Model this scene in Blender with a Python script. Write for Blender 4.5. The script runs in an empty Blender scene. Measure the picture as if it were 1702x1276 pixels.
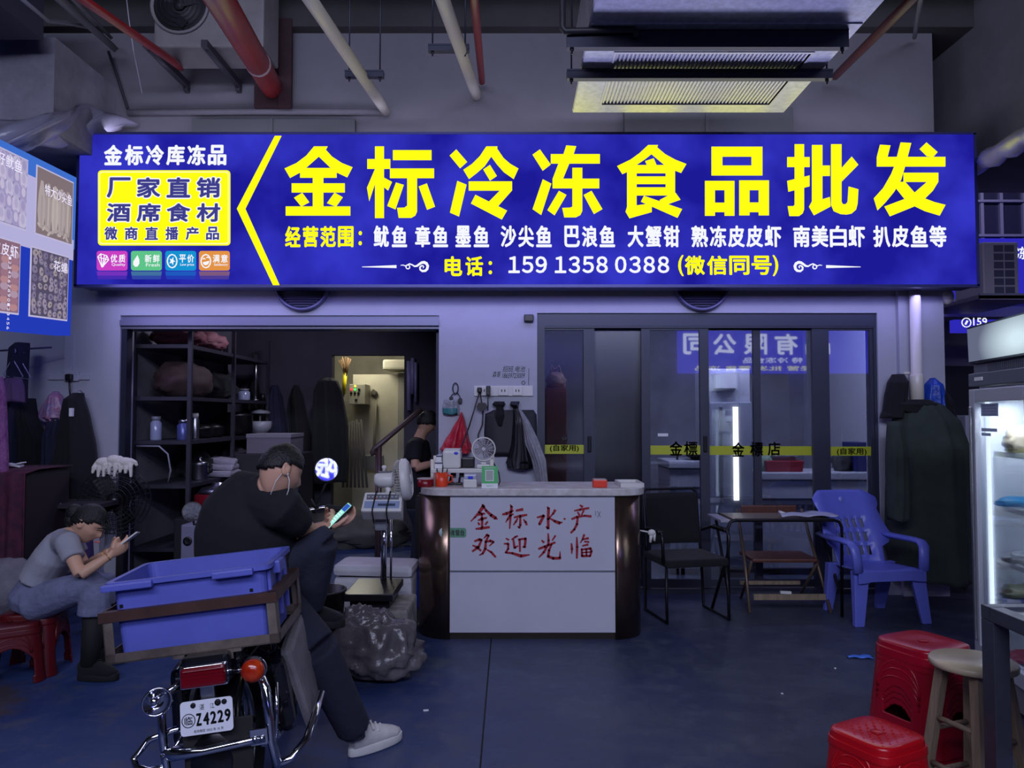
import bpy, bmesh, math, random
from mathutils import Vector, Matrix, Euler, noise
R = math.radians
V = Vector
random.seed(7)
SC = bpy.context.scene
COL = SC.collection

# ---------------------------------------------------------------- camera, world, lights, exposure
CAM_H, FPX = 1.55, 1280.0
PITCH = math.atan2(52.0, FPX)
cd = bpy.data.cameras.new('camera')
cd.sensor_fit = 'HORIZONTAL'
cd.sensor_width = 36.0
cd.lens = 36.0 * FPX / 1702.0
cd.clip_start, cd.clip_end = 0.05, 200
cam = bpy.data.objects.new('camera', cd)
cam.location = (0, 0, CAM_H)
cam.rotation_euler = (math.pi / 2 + PITCH, 0, 0)
COL.objects.link(cam)
SC.camera = cam
SC.view_settings.view_transform = 'Standard'
SC.view_settings.look = 'None'
SC.view_settings.exposure = 0.0
SC.view_settings.gamma = 1.0
SC.view_settings.use_curve_mapping = False

wd = bpy.data.worlds.new('hall_ambient')
SC.world = wd
wd.use_nodes = True
wd.node_tree.nodes['Background'].inputs[0].default_value = (0.38, 0.42, 0.75, 1)
wd.node_tree.nodes['Background'].inputs[1].default_value = 0.035


def area(name, loc, target, sx, sy, power, col):
    l = bpy.data.lights.new(name, 'AREA')
    l.shape = 'RECTANGLE'
    l.size, l.size_y, l.energy, l.color = sx, sy, power, col
    o = bpy.data.objects.new(name, l)
    o.location = loc
    o.rotation_euler = (V(target) - V(loc)).to_track_quat('-Z', 'Y').to_euler()
    COL.objects.link(o)
    return o


def point(name, loc, power, col, r=0.1):
    l = bpy.data.lights.new(name, 'POINT')
    l.energy, l.color, l.shadow_soft_size = power, col, r
    o = bpy.data.objects.new(name, l)
    o.location = loc
    COL.objects.link(o)
    return o


# unseen fill lamps added high behind the viewer to light the whole front
area('hall_fill_light', (-0.4, -1.6, 4.7), (0.2, 6.6, 1.0), 7.0, 0.5, 255, (0.69, 0.74, 1.0))
area('aisle_fill_light', (1.0, -5.5, 4.9), (0.3, 6.0, 2.2), 8.0, 0.5, 235, (0.62, 0.66, 1.0))
# added lamps under and over the sign box, tinting the wall around it
area('sign_underside_fill', (0.1, 6.50, 2.57), (0.1, 6.75, 0.6), 7.2, 0.12, 17, (0.36, 0.34, 1.0))
area('sign_top_fill', (0.1, 6.46, 3.95), (0.1, 6.95, 5.6), 7.2, 0.12, 9.0, (0.74, 0.72, 1.0))
# light thrown forward by the lit letters of the big sign
area('sign_letter_light', (0.9, 6.25, 3.3), (0.9, 0.0, 2.6), 5.4, 0.6, 9, (0.95, 0.93, 0.30))
# lamp added before the sign's face, boosting its violet glow on the duct
area('sign_face_fill', (0.1, 6.28, 2.74), (0.1, 0.0, 3.4), 7.2, 0.22, 20, (0.55, 0.55, 1.0))
# lamp of the back room, and unseen fill lamps in other rooms
point('back_room_lamp', (-2.2, 10.9, 2.55), 30, (1.0, 0.96, 0.80), 0.2)
area('storeroom_fill', (-1.9, 8.0, 2.95), (-3.4, 8.3, .8), 0.6, 0.3, 18, (0.75, 0.72, 1.0))  # unseen fill, added to lift the wall behind the rack
area('menu_board_glow', (-3.25, 5.6, 2.75), (0.5, 6.2, 1.2), 1.2, 0.9, 9, (0.62, 0.55, 1.0))
area('side_aisle_fill', (5.3, 8.0, 4.9), (5.2, 9.8, 2.4), 2.0, 0.3, 45, (0.62, 0.58, 1.0))  # added fill for the dark far right, no fixture there
area('shop_room_fill', (2.1, 7.1, 2.9), (2.1, 7.9, 0.6), 2.4, 0.2, 110, (0.75, 0.78, 1.0))  # unseen fill behind the doors, added to bring up the freezers


# ---------------------------------------------------------------- pixel -> world helpers
_cp, _sp = math.cos(PITCH), math.sin(PITCH)


def P(px, py, Y):
    dx, dy = (px - 851.0) / FPX, (638.0 - py) / FPX
    d = V((dx, _cp - dy * _sp, _sp + dy * _cp))
    return V((0, 0, CAM_H)) + d * (Y / d.y)


def G(px, py, z=0.0):
    dx, dy = (px - 851.0) / FPX, (638.0 - py) / FPX
    d = V((dx, _cp - dy * _sp, _sp + dy * _cp))
    return V((0, 0, CAM_H)) + d * ((z - CAM_H) / d.z)


# ---------------------------------------------------------------- materials
def lin(c):
    r = []
    for v in c[:3]:
        v /= 255.0
        r.append(v / 12.92 if v <= 0.04045 else ((v + 0.055) / 1.055) ** 2.4)
    return (r[0], r[1], r[2], 1)


_M = {}


def mat(name, col, rough=0.6, metal=0.0, var=0.0, scale=8.0, bump=0.0, bscale=60.0, col2=None, spec=0.5, emit=None, es=0.0, detail=6.0, stretch=None, sheen=0.0, coat=0.0):
    if name in _M:
        return _M[name]
    m = bpy.data.materials.new(name)
    m.use_nodes = True
    nt = m.node_tree
    b = nt.nodes['Principled BSDF']
    b.inputs['Base Color'].default_value = lin(col)
    b.inputs['Roughness'].default_value = rough
    b.inputs['Metallic'].default_value = metal
    b.inputs['Specular IOR Level'].default_value = spec
    b.inputs['Coat Weight'].default_value = coat
    if sheen:
        b.inputs['Sheen Weight'].default_value = sheen
    tc = nt.nodes.new('ShaderNodeTexCoord')
    vec = tc.outputs['Object']
    if stretch:
        mp = nt.nodes.new('ShaderNodeMapping')
        mp.inputs['Scale'].default_value = stretch
        nt.links.new(vec, mp.inputs[0])
        vec = mp.outputs[0]
    if var or col2:
        n = nt.nodes.new('ShaderNodeTexNoise')
        n.inputs['Scale'].default_value = scale
        n.inputs['Detail'].default_value = detail
        n.inputs['Roughness'].default_value = 0.65
        nt.links.new(vec, n.inputs['Vector'])
        cr = nt.nodes.new('ShaderNodeValToRGB')
        cr.color_ramp.elements[0].position = 0.35
        cr.color_ramp.elements[1].position = 0.68
        c0 = lin(col)
        c1 = lin(col2) if col2 else tuple(max(0, v * (1 - var)) for v in c0[:3]) + (1,)
        cr.color_ramp.elements[0].color = c1
        cr.color_ramp.elements[1].color = c0
        nt.links.new(n.outputs['Fac'], cr.inputs[0])
        nt.links.new(cr.outputs[0], b.inputs['Base Color'])
    if bump:
        n2 = nt.nodes.new('ShaderNodeTexNoise')
        n2.inputs['Scale'].default_value = bscale
        n2.inputs['Detail'].default_value = 4
        nt.links.new(vec, n2.inputs['Vector'])
        bp = nt.nodes.new('ShaderNodeBump')
        bp.inputs['Strength'].default_value = bump
        bp.inputs['Distance'].default_value = 0.02
        nt.links.new(n2.outputs['Fac'], bp.inputs['Height'])
        nt.links.new(bp.outputs[0], b.inputs['Normal'])
    if emit:
        b.inputs['Emission Color'].default_value = lin(emit)
        b.inputs['Emission Strength'].default_value = es
    _M[name] = m
    return m


def emi(name, col, s=1.0):
    if name in _M:
        return _M[name]
    m = bpy.data.materials.new(name)
    m.use_nodes = True
    nt = m.node_tree
    nt.nodes.remove(nt.nodes['Principled BSDF'])
    e = nt.nodes.new('ShaderNodeEmission')
    e.inputs[0].default_value = lin(col)
    e.inputs[1].default_value = s
    nt.links.new(e.outputs[0], nt.nodes['Material Output'].inputs[0])
    _M[name] = m
    return m


def glassmat(name, tint, refl=0.12, rough=0.02, flute=0.0):
    m = bpy.data.materials.new(name)
    m.use_nodes = True
    nt = m.node_tree
    nt.nodes.remove(nt.nodes['Principled BSDF'])
    t = nt.nodes.new('ShaderNodeBsdfTransparent')
    t.inputs[0].default_value = lin(tint)
    g = nt.nodes.new('ShaderNodeBsdfGlossy')
    g.inputs['Roughness'].default_value = rough
    g.inputs[0].default_value = (0.9, 0.92, 1, 1)
    mx = nt.nodes.new('ShaderNodeMixShader')
    lw = nt.nodes.new('ShaderNodeLayerWeight')
    lw.inputs[0].default_value = 0.25
    ad = nt.nodes.new('ShaderNodeMath')
    ad.operation = 'MULTIPLY_ADD'
    ad.inputs[1].default_value = 0.6
    ad.inputs[2].default_value = refl
    nt.links.new(lw.outputs['Fresnel'], ad.inputs[0])
    nt.links.new(ad.outputs[0], mx.inputs[0])
    nt.links.new(t.outputs[0], mx.inputs[1])
    nt.links.new(g.outputs[0], mx.inputs[2])
    nt.links.new(mx.outputs[0], nt.nodes['Material Output'].inputs[0])
    if flute:
        tc = nt.nodes.new('ShaderNodeTexCoord')
        w = nt.nodes.new('ShaderNodeTexWave')
        w.inputs['Scale'].default_value = flute
        nt.links.new(tc.outputs['Object'], w.inputs[0])
        bp = nt.nodes.new('ShaderNodeBump')
        bp.inputs['Strength'].default_value = 0.5
        nt.links.new(w.outputs['Fac'], bp.inputs['Height'])
        nt.links.new(bp.outputs[0], g.inputs['Normal'])
    return m


# ---------------------------------------------------------------- object helpers
W = {}


def mw(o):
    return W.get(o.name, Matrix.Identity(4)) if o is not None else Matrix.Identity(4)


def tag(o, label=None, cat=None, group=None, kind=None):
    if label:
        o['label'] = label
    if cat:
        o['category'] = cat
    if group:
        o['group'] = group
    if kind:
        o['kind'] = kind
    return o


def empty(name, loc=(0, 0, 0), rot=(0, 0, 0), label=None, cat=None, group=None, kind=None):
    o = bpy.data.objects.new(name, None)
    o.empty_display_size = 0.1
    o.location = loc
    o.rotation_euler = rot
    COL.objects.link(o)
    W[o.name] = Matrix.Translation(V(loc)) @ Euler(rot).to_matrix().to_4x4()
    return tag(o, label, cat, group, kind)


def copy_thing(o, loc, rot=None, label=None, group=None):
    c = o.copy()
    COL.objects.link(c)
    c.location = loc
    if rot is not None:
        c.rotation_euler = rot
    if label:
        c['label'] = label
    if group:
        c['group'] = group
    W[c.name] = Matrix.Translation(V(loc)) @ Euler(c.rotation_euler).to_matrix().to_4x4()
    for ch in [x for x in bpy.data.objects if x.parent == o]:
        d = ch.copy()
        COL.objects.link(d)
        d.parent = c
        for g in [x for x in bpy.data.objects if x.parent == ch]:
            e = g.copy()
            COL.objects.link(e)
            e.parent = d
    return c


def frame(o, x, y, z):
    m = Matrix((V(x), V(y), V(z))).transposed().to_4x4()
    m.translation = V(o)
    return m


class MB:
    """collects shapes into one bmesh"""

    def __init__(s):
        s.bm = bmesh.new()

    def _add(s, verts, faces, mi=0, smooth=False, M=None):
        vs = [s.bm.verts.new((M @ V(v)) if M is not None else V(v)) for v in verts]
        for f in faces:
            try:
                fc = s.bm.faces.new([vs[i] for i in f])
                fc.material_index = mi
                fc.smooth = smooth
            except ValueError:
                pass
        return vs

    def box(s, c, d, rot=None, mi=0, bev=0.0, M=None, taper=None):
        x, y, z = d[0] / 2, d[1] / 2, d[2] / 2
        T = Matrix.Translation(V(c))
        if rot is not None:
            T = T @ Euler(rot).to_matrix().to_4x4()
        if M is not None:
            T = M @ T
        t = taper or (1, 1)
        if bev <= 0:
            v = [(-x * t[0], -y * t[1], -z), (x * t[0], -y * t[1], -z), (x * t[0], y * t[1], -z), (-x * t[0], y * t[1], -z), (-x, -y, z), (x, -y, z), (x, y, z), (-x, y, z)]
            s._add(v, [(3, 2, 1, 0), (4, 5, 6, 7), (0, 1, 5, 4), (1, 2, 6, 5), (2, 3, 7, 6), (3, 0, 4, 7)], mi, False, T)
        else:
            b = min(bev, x * .95, y * .95, z * .95)
            tmp = bmesh.new()
            bmesh.ops.create_cube(tmp, size=1)
            for vv in tmp.verts:
                k = t if vv.co.z < 0 else (1, 1)
                vv.co = V((vv.co.x * d[0] * k[0], vv.co.y * d[1] * k[1], vv.co.z * d[2]))
            bmesh.ops.bevel(tmp, geom=tmp.edges[:] + tmp.verts[:], offset=b, segments=2, profile=0.6, affect='EDGES')
            tmp.verts.index_update()
            s._add([v.co.copy() for v in tmp.verts], [[v.index for v in f.verts] for f in tmp.faces], mi, False, T)
            tmp.free()
        return s

    def box2(s, a, b, mi=0, bev=0.0, M=None):
        a, b = V(a), V(b)
        return s.box((a + b) / 2, [abs(b[i] - a[i]) for i in range(3)], None, mi, bev, M)

    def tube(s, pts, r, seg=10, mi=0, cap=True, flat=None, M=None, smooth=True, up=None):
        """swept tube; r number or list; flat=(a,b) scales of the cross-section along side and up"""
        pts = [V(p) for p in pts]
        n = len(pts)
        rr = r if isinstance(r, (list, tuple)) else [r] * n
        fl = flat if flat else (1, 1)
        rings = []
        prev = None
        for i, p in enumerate(pts):
            if i == 0:
                t = pts[1] - pts[0]
            elif i == n - 1:
                t = pts[-1] - pts[-2]
            else:
                t = (pts[i + 1] - p).normalized() + (p - pts[i - 1]).normalized()
            if t.length < 1e-9:
                t = V((0, 0, 1))
            t.normalize()
            if prev is None:
                u = V(up) if up is not None else (V((0, 0, 1)) if abs(t.z) < 0.95 else V((0, 1, 0)))
            else:
                u = prev
            u = (u - t * u.dot(t))
            if u.length < 1e-6:
                u = t.orthogonal()
            u.normalize()
            prev = u
            sd = t.cross(u)
            f2 = fl[i] if isinstance(fl[0], (list, tuple)) else fl
            rings.append([p + (sd * math.cos(2 * math.pi * k / seg) * f2[0] + u * math.sin(2 * math.pi * k / seg) * f2[1]) * rr[i] for k in range(seg)])
        verts = [v for rg in rings for v in rg]
        faces = []
        for i in range(n - 1):
            for k in range(seg):
                k2 = (k + 1) % seg
                faces.append((i * seg + k, i * seg + k2, (i + 1) * seg + k2, (i + 1) * seg + k))
        if cap:
            faces.append(tuple(range(seg - 1, -1, -1)))
            faces.append(tuple(range((n - 1) * seg, n * seg)))
        s._add(verts, faces, mi, smooth, M)
        return s

    def cyl(s, a, b, r, r2=None, seg=20, mi=0, M=None, cap=True):
        return s.tube([a, b], [r, r if r2 is None else r2], seg, mi, cap, None, M)

    def lathe(s, prof, M=None, seg=28, mi=0, smooth=True):
        """prof: list of (r, z), revolved about local z"""
        n = len(prof)
        verts = [(r * math.cos(2 * math.pi * k / seg), r * math.sin(2 * math.pi * k / seg), z) for r, z in prof for k in range(seg)]
        faces = []
        for i in range(n - 1):
            for k in range(seg):
                k2 = (k + 1) % seg
                faces.append((i * seg + k, i * seg + k2, (i + 1) * seg + k2, (i + 1) * seg + k))
        closed = V((prof[0][0], prof[0][1])) == V((prof[-1][0], prof[-1][1]))
        if prof[0][0] > 1e-6 and not closed:
            faces.append(tuple(range(seg - 1, -1, -1)))
        if prof[-1][0] > 1e-6 and not closed:
            faces.append(tuple(range((n - 1) * seg, n * seg)))
        s._add(verts, faces, mi, smooth, M)
        return s

    def sph(s, c, r, sc=(1, 1, 1), u=16, v=10, mi=0, M=None, rot=None):
        T = Matrix.Translation(V(c))
        if rot is not None:
            T = T @ Euler(rot).to_matrix().to_4x4()
        T = T @ Matrix.Diagonal((sc[0], sc[1], sc[2], 1))
        if M is not None:
            T = M @ T
        prof = [(r * math.sin(math.pi * i / v) + (1e-7), -r * math.cos(math.pi * i / v)) for i in range(v + 1)]
        return s.lathe(prof, T, u, mi)

    def prism(s, poly, M, depth, mi=0, smooth=False):
        """poly 2D outline in local xy, extruded from z=0 to z=depth"""
        n = len(poly)
        verts = [(x, y, 0) for x, y in poly] + [(x, y, depth) for x, y in poly]
        ar = sum(poly[i][0] * poly[(i + 1) % n][1] - poly[(i + 1) % n][0] * poly[i][1] for i in range(n))
        top = tuple(range(n, 2 * n))
        bot = tuple(range(n - 1, -1, -1))
        sides = [(i, (i + 1) % n, n + (i + 1) % n, n + i) for i in range(n)]
        fs = [top, bot] + sides
        if ar < 0:
            fs = [tuple(reversed(f)) for f in fs]
        s._add(verts, fs, mi, smooth, M)
        return s

    def grid(s, fn, nu, nv, mi=0, M=None, closed_u=False, smooth=True):
        verts = [fn(i / (nu if closed_u else nu - 1), j / (nv - 1)) for j in range(nv) for i in range(nu)]
        faces = []
        for j in range(nv - 1):
            for i in range(nu if closed_u else nu - 1):
                i2 = (i + 1) % nu
                faces.append((j * nu + i, j * nu + i2, (j + 1) * nu + i2, (j + 1) * nu + i))
        s._add(verts, faces, mi, smooth, M)
        return s

    def noise(s, amp, sc, seed=0.0):
        for v in s.bm.verts:
            v.co += noise.noise_vector(v.co * sc + V((seed, seed * 1.7, -seed))) * amp
        return s

    def build(s, name, m, parent=None, local=False, label=None, smooth=None, bevel=0.0, subsurf=0, remesh=0.0, smooth_it=0, solid=0.0, origin=None, orient=True):
        if orient:
            bmesh.ops.recalc_face_normals(s.bm, faces=s.bm.faces[:])
        me = bpy.data.meshes.new(name)
        if parent is not None and not local:
            s.bm.transform(mw(parent).inverted())
        s.bm.to_mesh(me)
        s.bm.free()
        ms = m if isinstance(m, (list, tuple)) else [m]
        for x in ms:
            me.materials.append(x)
        o = bpy.data.objects.new(name, me)
        COL.objects.link(o)
        if parent is not None:
            o.parent = parent
            W[o.name] = mw(parent).copy()
        if smooth is not None:
            for f in me.polygons:
                f.use_smooth = smooth
        if solid:
            md = o.modifiers.new('s', 'SOLIDIFY')
            md.thickness = solid
            md.offset = 0
        if remesh:
            md = o.modifiers.new('r', 'REMESH')
            md.mode = 'VOXEL'
            md.voxel_size = remesh
            md.use_smooth_shade = True
        if smooth_it:
            md = o.modifiers.new('sm', 'SMOOTH')
            md.iterations = smooth_it
            md.factor = 0.5
        if bevel:
            md = o.modifiers.new('b', 'BEVEL')
            md.width = bevel
            md.segments = 2
            md.limit_method = 'ANGLE'
        if subsurf:
            md = o.modifiers.new('ss', 'SUBSURF')
            md.levels = md.render_levels = subsurf
        if label:
            o['label'] = label
        if origin is not None:
            rebase(o, origin)
        return o


def rebase(o, loc):
    """move a top-level mesh's origin to loc without moving the mesh"""
    loc = V(loc)
    o.data.transform(Matrix.Translation(-loc))
    o.location = loc
    W[o.name] = Matrix.Translation(loc)


def thing(o, label, cat, group=None):
    """a thing that is one mesh: origin to the foot of its bounding box"""
    vs = [v.co for v in o.data.vertices]
    lo = V([min(v[i] for v in vs) for i in range(3)])
    hi = V([max(v[i] for v in vs) for i in range(3)])
    rebase(o, ((lo.x + hi.x) / 2, (lo.y + hi.y) / 2, lo.z))
    return tag(o, label, cat, group)


def struct(o):
    o['kind'] = 'structure'
    return o


def text_mesh(body):
    c = bpy.data.curves.new('tmp', 'FONT')
    c.body = body
    c.resolution_u = 3
    o = bpy.data.objects.new('tmp', c)
    COL.objects.link(o)
    dg = bpy.context.evaluated_depsgraph_get()
    me = bpy.data.meshes.new_from_object(o.evaluated_get(dg))
    bpy.data.objects.remove(o)
    bpy.data.curves.remove(c)
    return me


_TX = {}


def add_text(mb, body, M, w, h, depth=0.003, bold=0.0, mi=0, fit='both', shear=0.0):
    """text fitted into a w x h box whose lower left corner is the origin of M (x right, y up, z out)
    bold: extra stroke weight as a share of the text height, drawn as shifted strokes"""
    if body not in _TX:
        me = text_mesh(body)
        _TX[body] = ([v.co.copy() for v in me.vertices], [tuple(p.vertices) for p in me.polygons])
        bpy.data.meshes.remove(me)
    vs, fs = _TX[body]
    if not vs:
        return
    x0, x1 = min(v.x for v in vs), max(v.x for v in vs)
    y0, y1 = min(v.y for v in vs), max(v.y for v in vs)
    b = bold * h
    sx, sy = (w - 2 * b) / (x1 - x0), (h - 2 * b) / (y1 - y0)
    if fit == 'h':
        sx = sy
    offs = [(0, 0)] if b <= 0 else [(b * math.cos(R(k * 45)), b * math.sin(R(k * 45))) for k in range(8)]
    for ox, oy in offs:
        verts = []
        for v in vs:
            y = b + oy + (v.y - y0) * sy
            verts.append((b + ox + (v.x - x0) * sx + shear * y, y, depth))
        mb._add(verts, fs, mi, False, M)


def pxtext(mb, body, x0, y0, x1, y1, Y, depth=0.004, bold=0.02, mi=0, chars=False, shear=0.0):
    """text on a plane facing the viewer at depth Y, inside the pixel box"""
    a, b = P(x0, y1, Y), P(x1, y0, Y)
    add_text(mb, body, frame(a, (1, 0, 0), (0, 0, 1), (0, -1, 0)), b.x - a.x, b.z - a.z, depth, bold, mi, shear=shear)


def wbox(mb, x0, y0, x1, y1, Ya, Yb, mi=0, bev=0.0, ref=None):
    """box whose front (at Ya) fills the pixel box, running back to Yb"""
    a, b = P(x0, y1, ref or Ya), P(x1, y0, ref or Ya)
    return mb.box2((a.x, Ya, a.z), (b.x, Yb, b.z), mi, bev)


# ---------------------------------------------------------------- common materials
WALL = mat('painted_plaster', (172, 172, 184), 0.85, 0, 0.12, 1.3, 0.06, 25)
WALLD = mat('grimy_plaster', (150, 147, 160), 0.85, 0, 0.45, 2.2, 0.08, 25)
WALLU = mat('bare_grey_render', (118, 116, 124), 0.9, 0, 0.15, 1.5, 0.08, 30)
CONC = mat('dark_concrete', (72, 70, 72), 0.95, 0, 0.3, 1.2, 0.1, 12)
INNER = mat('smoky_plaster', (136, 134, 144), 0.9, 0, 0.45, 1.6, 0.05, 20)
DARKST = mat('black_steel', (30, 30, 36), 0.45, 0.6)
ALU = mat('grey_aluminium', (62, 64, 78), 0.4, 0.7)
STEEL = mat('brushed_steel', (180, 180, 185), 0.3, 1.0, 0.15, 40)
CHROME = mat('chrome', (225, 225, 230), 0.08, 1.0)
GALV = mat('galvanised_sheet', (206, 208, 220), 0.36, 0.65, 0.25, 22, detail=2)
BLACKPL = mat('black_plastic', (18, 18, 20), 0.4)
BLACKRUB = mat('black_rubber', (16, 16, 17), 0.8)
WHITEPL = mat('white_plastic', (205, 203, 200), 0.4, 0, 0.06, 6)
GREYPL = mat('grey_plastic', (120, 122, 130), 0.45)
REDPL = mat('red_plastic', (158, 10, 36), 0.28, 0, 0.1, 5)
BLUEPL = mat('blue_plastic', (92, 100, 188), 0.42, 0, 0.14, 4)
REDPIPE = mat('red_pipe_paint', (150, 38, 42), 0.4, 0, 0.25, 5)
PVC = mat('white_pvc', (214, 208, 196), 0.35)
WOODL = mat('worn_pale_wood', (146, 126, 104), 0.65, 0, 0.4, 6, 0.15, 40, stretch=(6, 6, 0.7))
WOODR = mat('red_brown_wood', (96, 52, 42), 0.5, 0, 0.4, 5, stretch=(5, 5, 0.6))
SKIN = mat('skin', (196, 150, 126), 0.55, 0, 0.1, 10)
HAIR = mat('black_hair', (14, 13, 14), 0.55, 0, 0.3, 60, 0.4, 120)
BLACKCL = mat('black_cloth', (13, 13, 18), 0.9, 0, 0.3, 9, 0.2, 30, sheen=0.05)
NAVYCL = mat('navy_cloth', (34, 36, 62), 0.9, 0, 0.3, 9, 0.2, 30)
CLBAG = mat('cloudy_plastic_bag', (150, 150, 158), 0.25, 0, 0.3, 8, 0.5, 18)
PAPER = mat('white_paper', (220, 220, 224), 0.7)
BLKINK = mat('black_ink', (12, 12, 14), 0.6)

# ================================================================= THE SETTING
WY, WT = 6.72, 0.25


def wx(px, Y=WY):
    return P(px, 690, Y).x


def wz(py, Y=WY):
    return P(851, py, Y).z


# --- floor: worn dark blue paint over concrete
fm = bpy.data.materials.new('painted_floor')
fm.use_nodes = True
_nt = fm.node_tree
_b = _nt.nodes['Principled BSDF']
_b.inputs['Specular IOR Level'].default_value = 0.35
_tc = _nt.nodes.new('ShaderNodeTexCoord')


def _noise(scale, det=8, rough=0.65):
    n = _nt.nodes.new('ShaderNodeTexNoise')
    n.inputs['Scale'].default_value = scale
    n.inputs['Detail'].default_value = det
    n.inputs['Roughness'].default_value = rough
    _nt.links.new(_tc.outputs['Object'], n.inputs['Vector'])
    return n


def _ramp(a, b, c0, c1, src):
    r = _nt.nodes.new('ShaderNodeValToRGB')
    r.color_ramp.elements[0].position, r.color_ramp.elements[1].position = a, b
    r.color_ramp.elements[0].color, r.color_ramp.elements[1].color = c0, c1
    _nt.links.new(src, r.inputs[0])
    return r


def _mix(fac, a, b):
    m = _nt.nodes.new('ShaderNodeMixRGB')
    _nt.links.new(fac, m.inputs[0])
    for i, v in ((1, a), (2, b)):
        if isinstance(v, tuple):
            m.inputs[i].default_value = v
        else:
            _nt.links.new(v, m.inputs[i])
    return m


_n1 = _noise(0.7)
_n2 = _noise(5.0, 10, 0.75)
_n3 = _noise(22.0, 6)
_baseg = _ramp(0.35, 0.7, lin((38, 44, 68)), lin((70, 75, 92)), _n1.outputs['Fac'])
_baseb = _ramp(0.35, 0.7, lin((30, 50, 100)), lin((52, 72, 118)), _n1.outputs['Fac'])
_sx = _nt.nodes.new('ShaderNodeSeparateXYZ')
_nt.links.new(_tc.outputs['Object'], _sx.inputs[0])
_wx = _nt.nodes.new('ShaderNodeMath')
_wx.operation = 'MULTIPLY_ADD'
_wx.inputs[1].default_value = 3.0
_nt.links.new(_n1.outputs['Fac'], _wx.inputs[0])
_nt.links.new(_sx.outputs['X'], _wx.inputs[2])
_wr = _nt.nodes.new('ShaderNodeMapRange')
_wr.inputs['From Min'].default_value = 0.2
_wr.inputs['From Max'].default_value = 2.6
_nt.links.new(_wx.outputs[0], _wr.inputs['Value'])
_base = _mix(_wr.outputs[0], _baseb.outputs[0], _baseg.outputs[0])
_scuff = _ramp(0.5, 0.66, (0, 0, 0, 1), (0.75, 0.75, 0.75, 1), _n2.outputs['Fac'])
_m1 = _mix(_scuff.outputs[0], _base.outputs[0], lin((74, 78, 92)))
_dirt = _ramp(0.62, 0.74, (0, 0, 0, 1), (0.8, 0.8, 0.8, 1), _noise(9.0, 8, 0.7).outputs['Fac'])
_m2 = _mix(_dirt.outputs[0], _m1.outputs[0], lin((22, 24, 32)))
# bare brown patch where the paint has worn off at the left
_mp = _nt.nodes.new('ShaderNodeMapping')
_mp.inputs['Location'].default_value = (2.95, -4.1, 0)
_nt.links.new(_tc.outputs['Object'], _mp.inputs[0])
_mp2 = _nt.nodes.new('ShaderNodeMapping')
_mp2.inputs['Scale'].default_value = (1.4, 1.1, 1)
_nt.links.new(_mp.outputs[0], _mp2.inputs[0])
_ln = _nt.nodes.new('ShaderNodeVectorMath')
_ln.operation = 'LENGTH'
_nt.links.new(_mp2.outputs[0], _ln.inputs[0])
_ad = _nt.nodes.new('ShaderNodeMath')
_ad.operation = 'MULTIPLY_ADD'
_ad.inputs[1].default_value = 1.0
_nt.links.new(_n2.outputs['Fac'], _ad.inputs[0])
_nt.links.new(_ln.outputs['Value'], _ad.inputs[2])
_pt = _ramp(0.85, 1.25, (0.8, 0.8, 0.8, 1), (0, 0, 0, 1), _ad.outputs[0])
_m3 = _mix(_pt.outputs[0], _m2.outputs[0], lin((78, 66, 62)))
_nt.links.new(_m3.outputs[0], _b.inputs['Base Color'])
_rr = _ramp(0.3, 0.7, (0.32, 0.32, 0.32, 1), (0.62, 0.62, 0.62, 1), _n2.outputs['Fac'])
_nt.links.new(_rr.outputs[0], _b.inputs['Roughness'])
_bp = _nt.nodes.new('ShaderNodeBump')
_bp.inputs['Strength'].default_value = 0.15
_bp.inputs['Distance'].default_value = 0.01
_nt.links.new(_n3.outputs['Fac'], _bp.inputs['Height'])
_nt.links.new(_bp.outputs[0], _b.inputs['Normal'])

m = MB()
m.box2((-9, -10, -0.2), (9, 15, 0))
struct(m.build('floor', fm))
m = MB()
a, b = G(798, 1276), G(815, 1078)
d = (b - a).normalized()
m.tube([a - d * 2 + V((0, 0, .0005)), b + d * .25 + V((0, 0, .0005))], 0.004, 6)
struct(m.build('trim_1', mat('floor_joint', (8, 10, 18), 0.9)))

# --- ceiling slab and beams
m = MB()
m.box2((-9, -10, 5.5), (9, 15, 5.7))
struct(m.build('ceiling', CONC))
m = MB()
m.box2((-9, 6.60, wz(55)), (wx(1640), 7.3, 5.5))
m.noise(0.01, 3)
struct(m.build('beam_1', CONC))
m = MB()
for y in (1.2, 3.9):
    m.box2((-9, y, 5.05), (9, y + 0.35, 5.5))
struct(m.build('beam_2', CONC))
m = MB()
m.box2((wx(1622), 2.0, wz(278)), (9, 7.5, 5.5))
struct(m.build('beam_right', mat('grey_beam', (112, 110, 118), .9, 0, .35, 1.1)))
m = MB()
m.box2((-9, 5.8, P(88, 218, 5.8).z), (P(88, 218, 5.8).x, 6.72, P(88, 62, 5.8).z))
struct(m.build('beam_left', WALLD))

# --- shop front wall
ztopL, ztopR = wz(524), wz(520)
xl0, xl1, xr0, xr1 = wx(197), wx(729), wx(893), wx(1461)
zsplit = wz(350)
xe = wx(1567)
m = MB()
m.box2((-9, WY, 0), (xl0, WY + WT, zsplit))
m.box2((xl0, WY, ztopL), (xl1, WY + WT, zsplit))
m.box2((xl1, WY, 0), (xr0, WY + WT, zsplit))
m.box2((xr0, WY, ztopR), (xr1, WY + WT, zsplit))
m.box2((xr1, WY, 0), (xe, WY + WT, zsplit))
m.box2((xe - .12, WY + WT, 0), (xe, 9.8, zsplit))
struct(m.build('wall_back', WALL))
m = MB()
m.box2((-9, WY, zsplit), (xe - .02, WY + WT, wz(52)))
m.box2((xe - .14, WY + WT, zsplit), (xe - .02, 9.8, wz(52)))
struct(m.build('wall_back_upper', WALLU))
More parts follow.
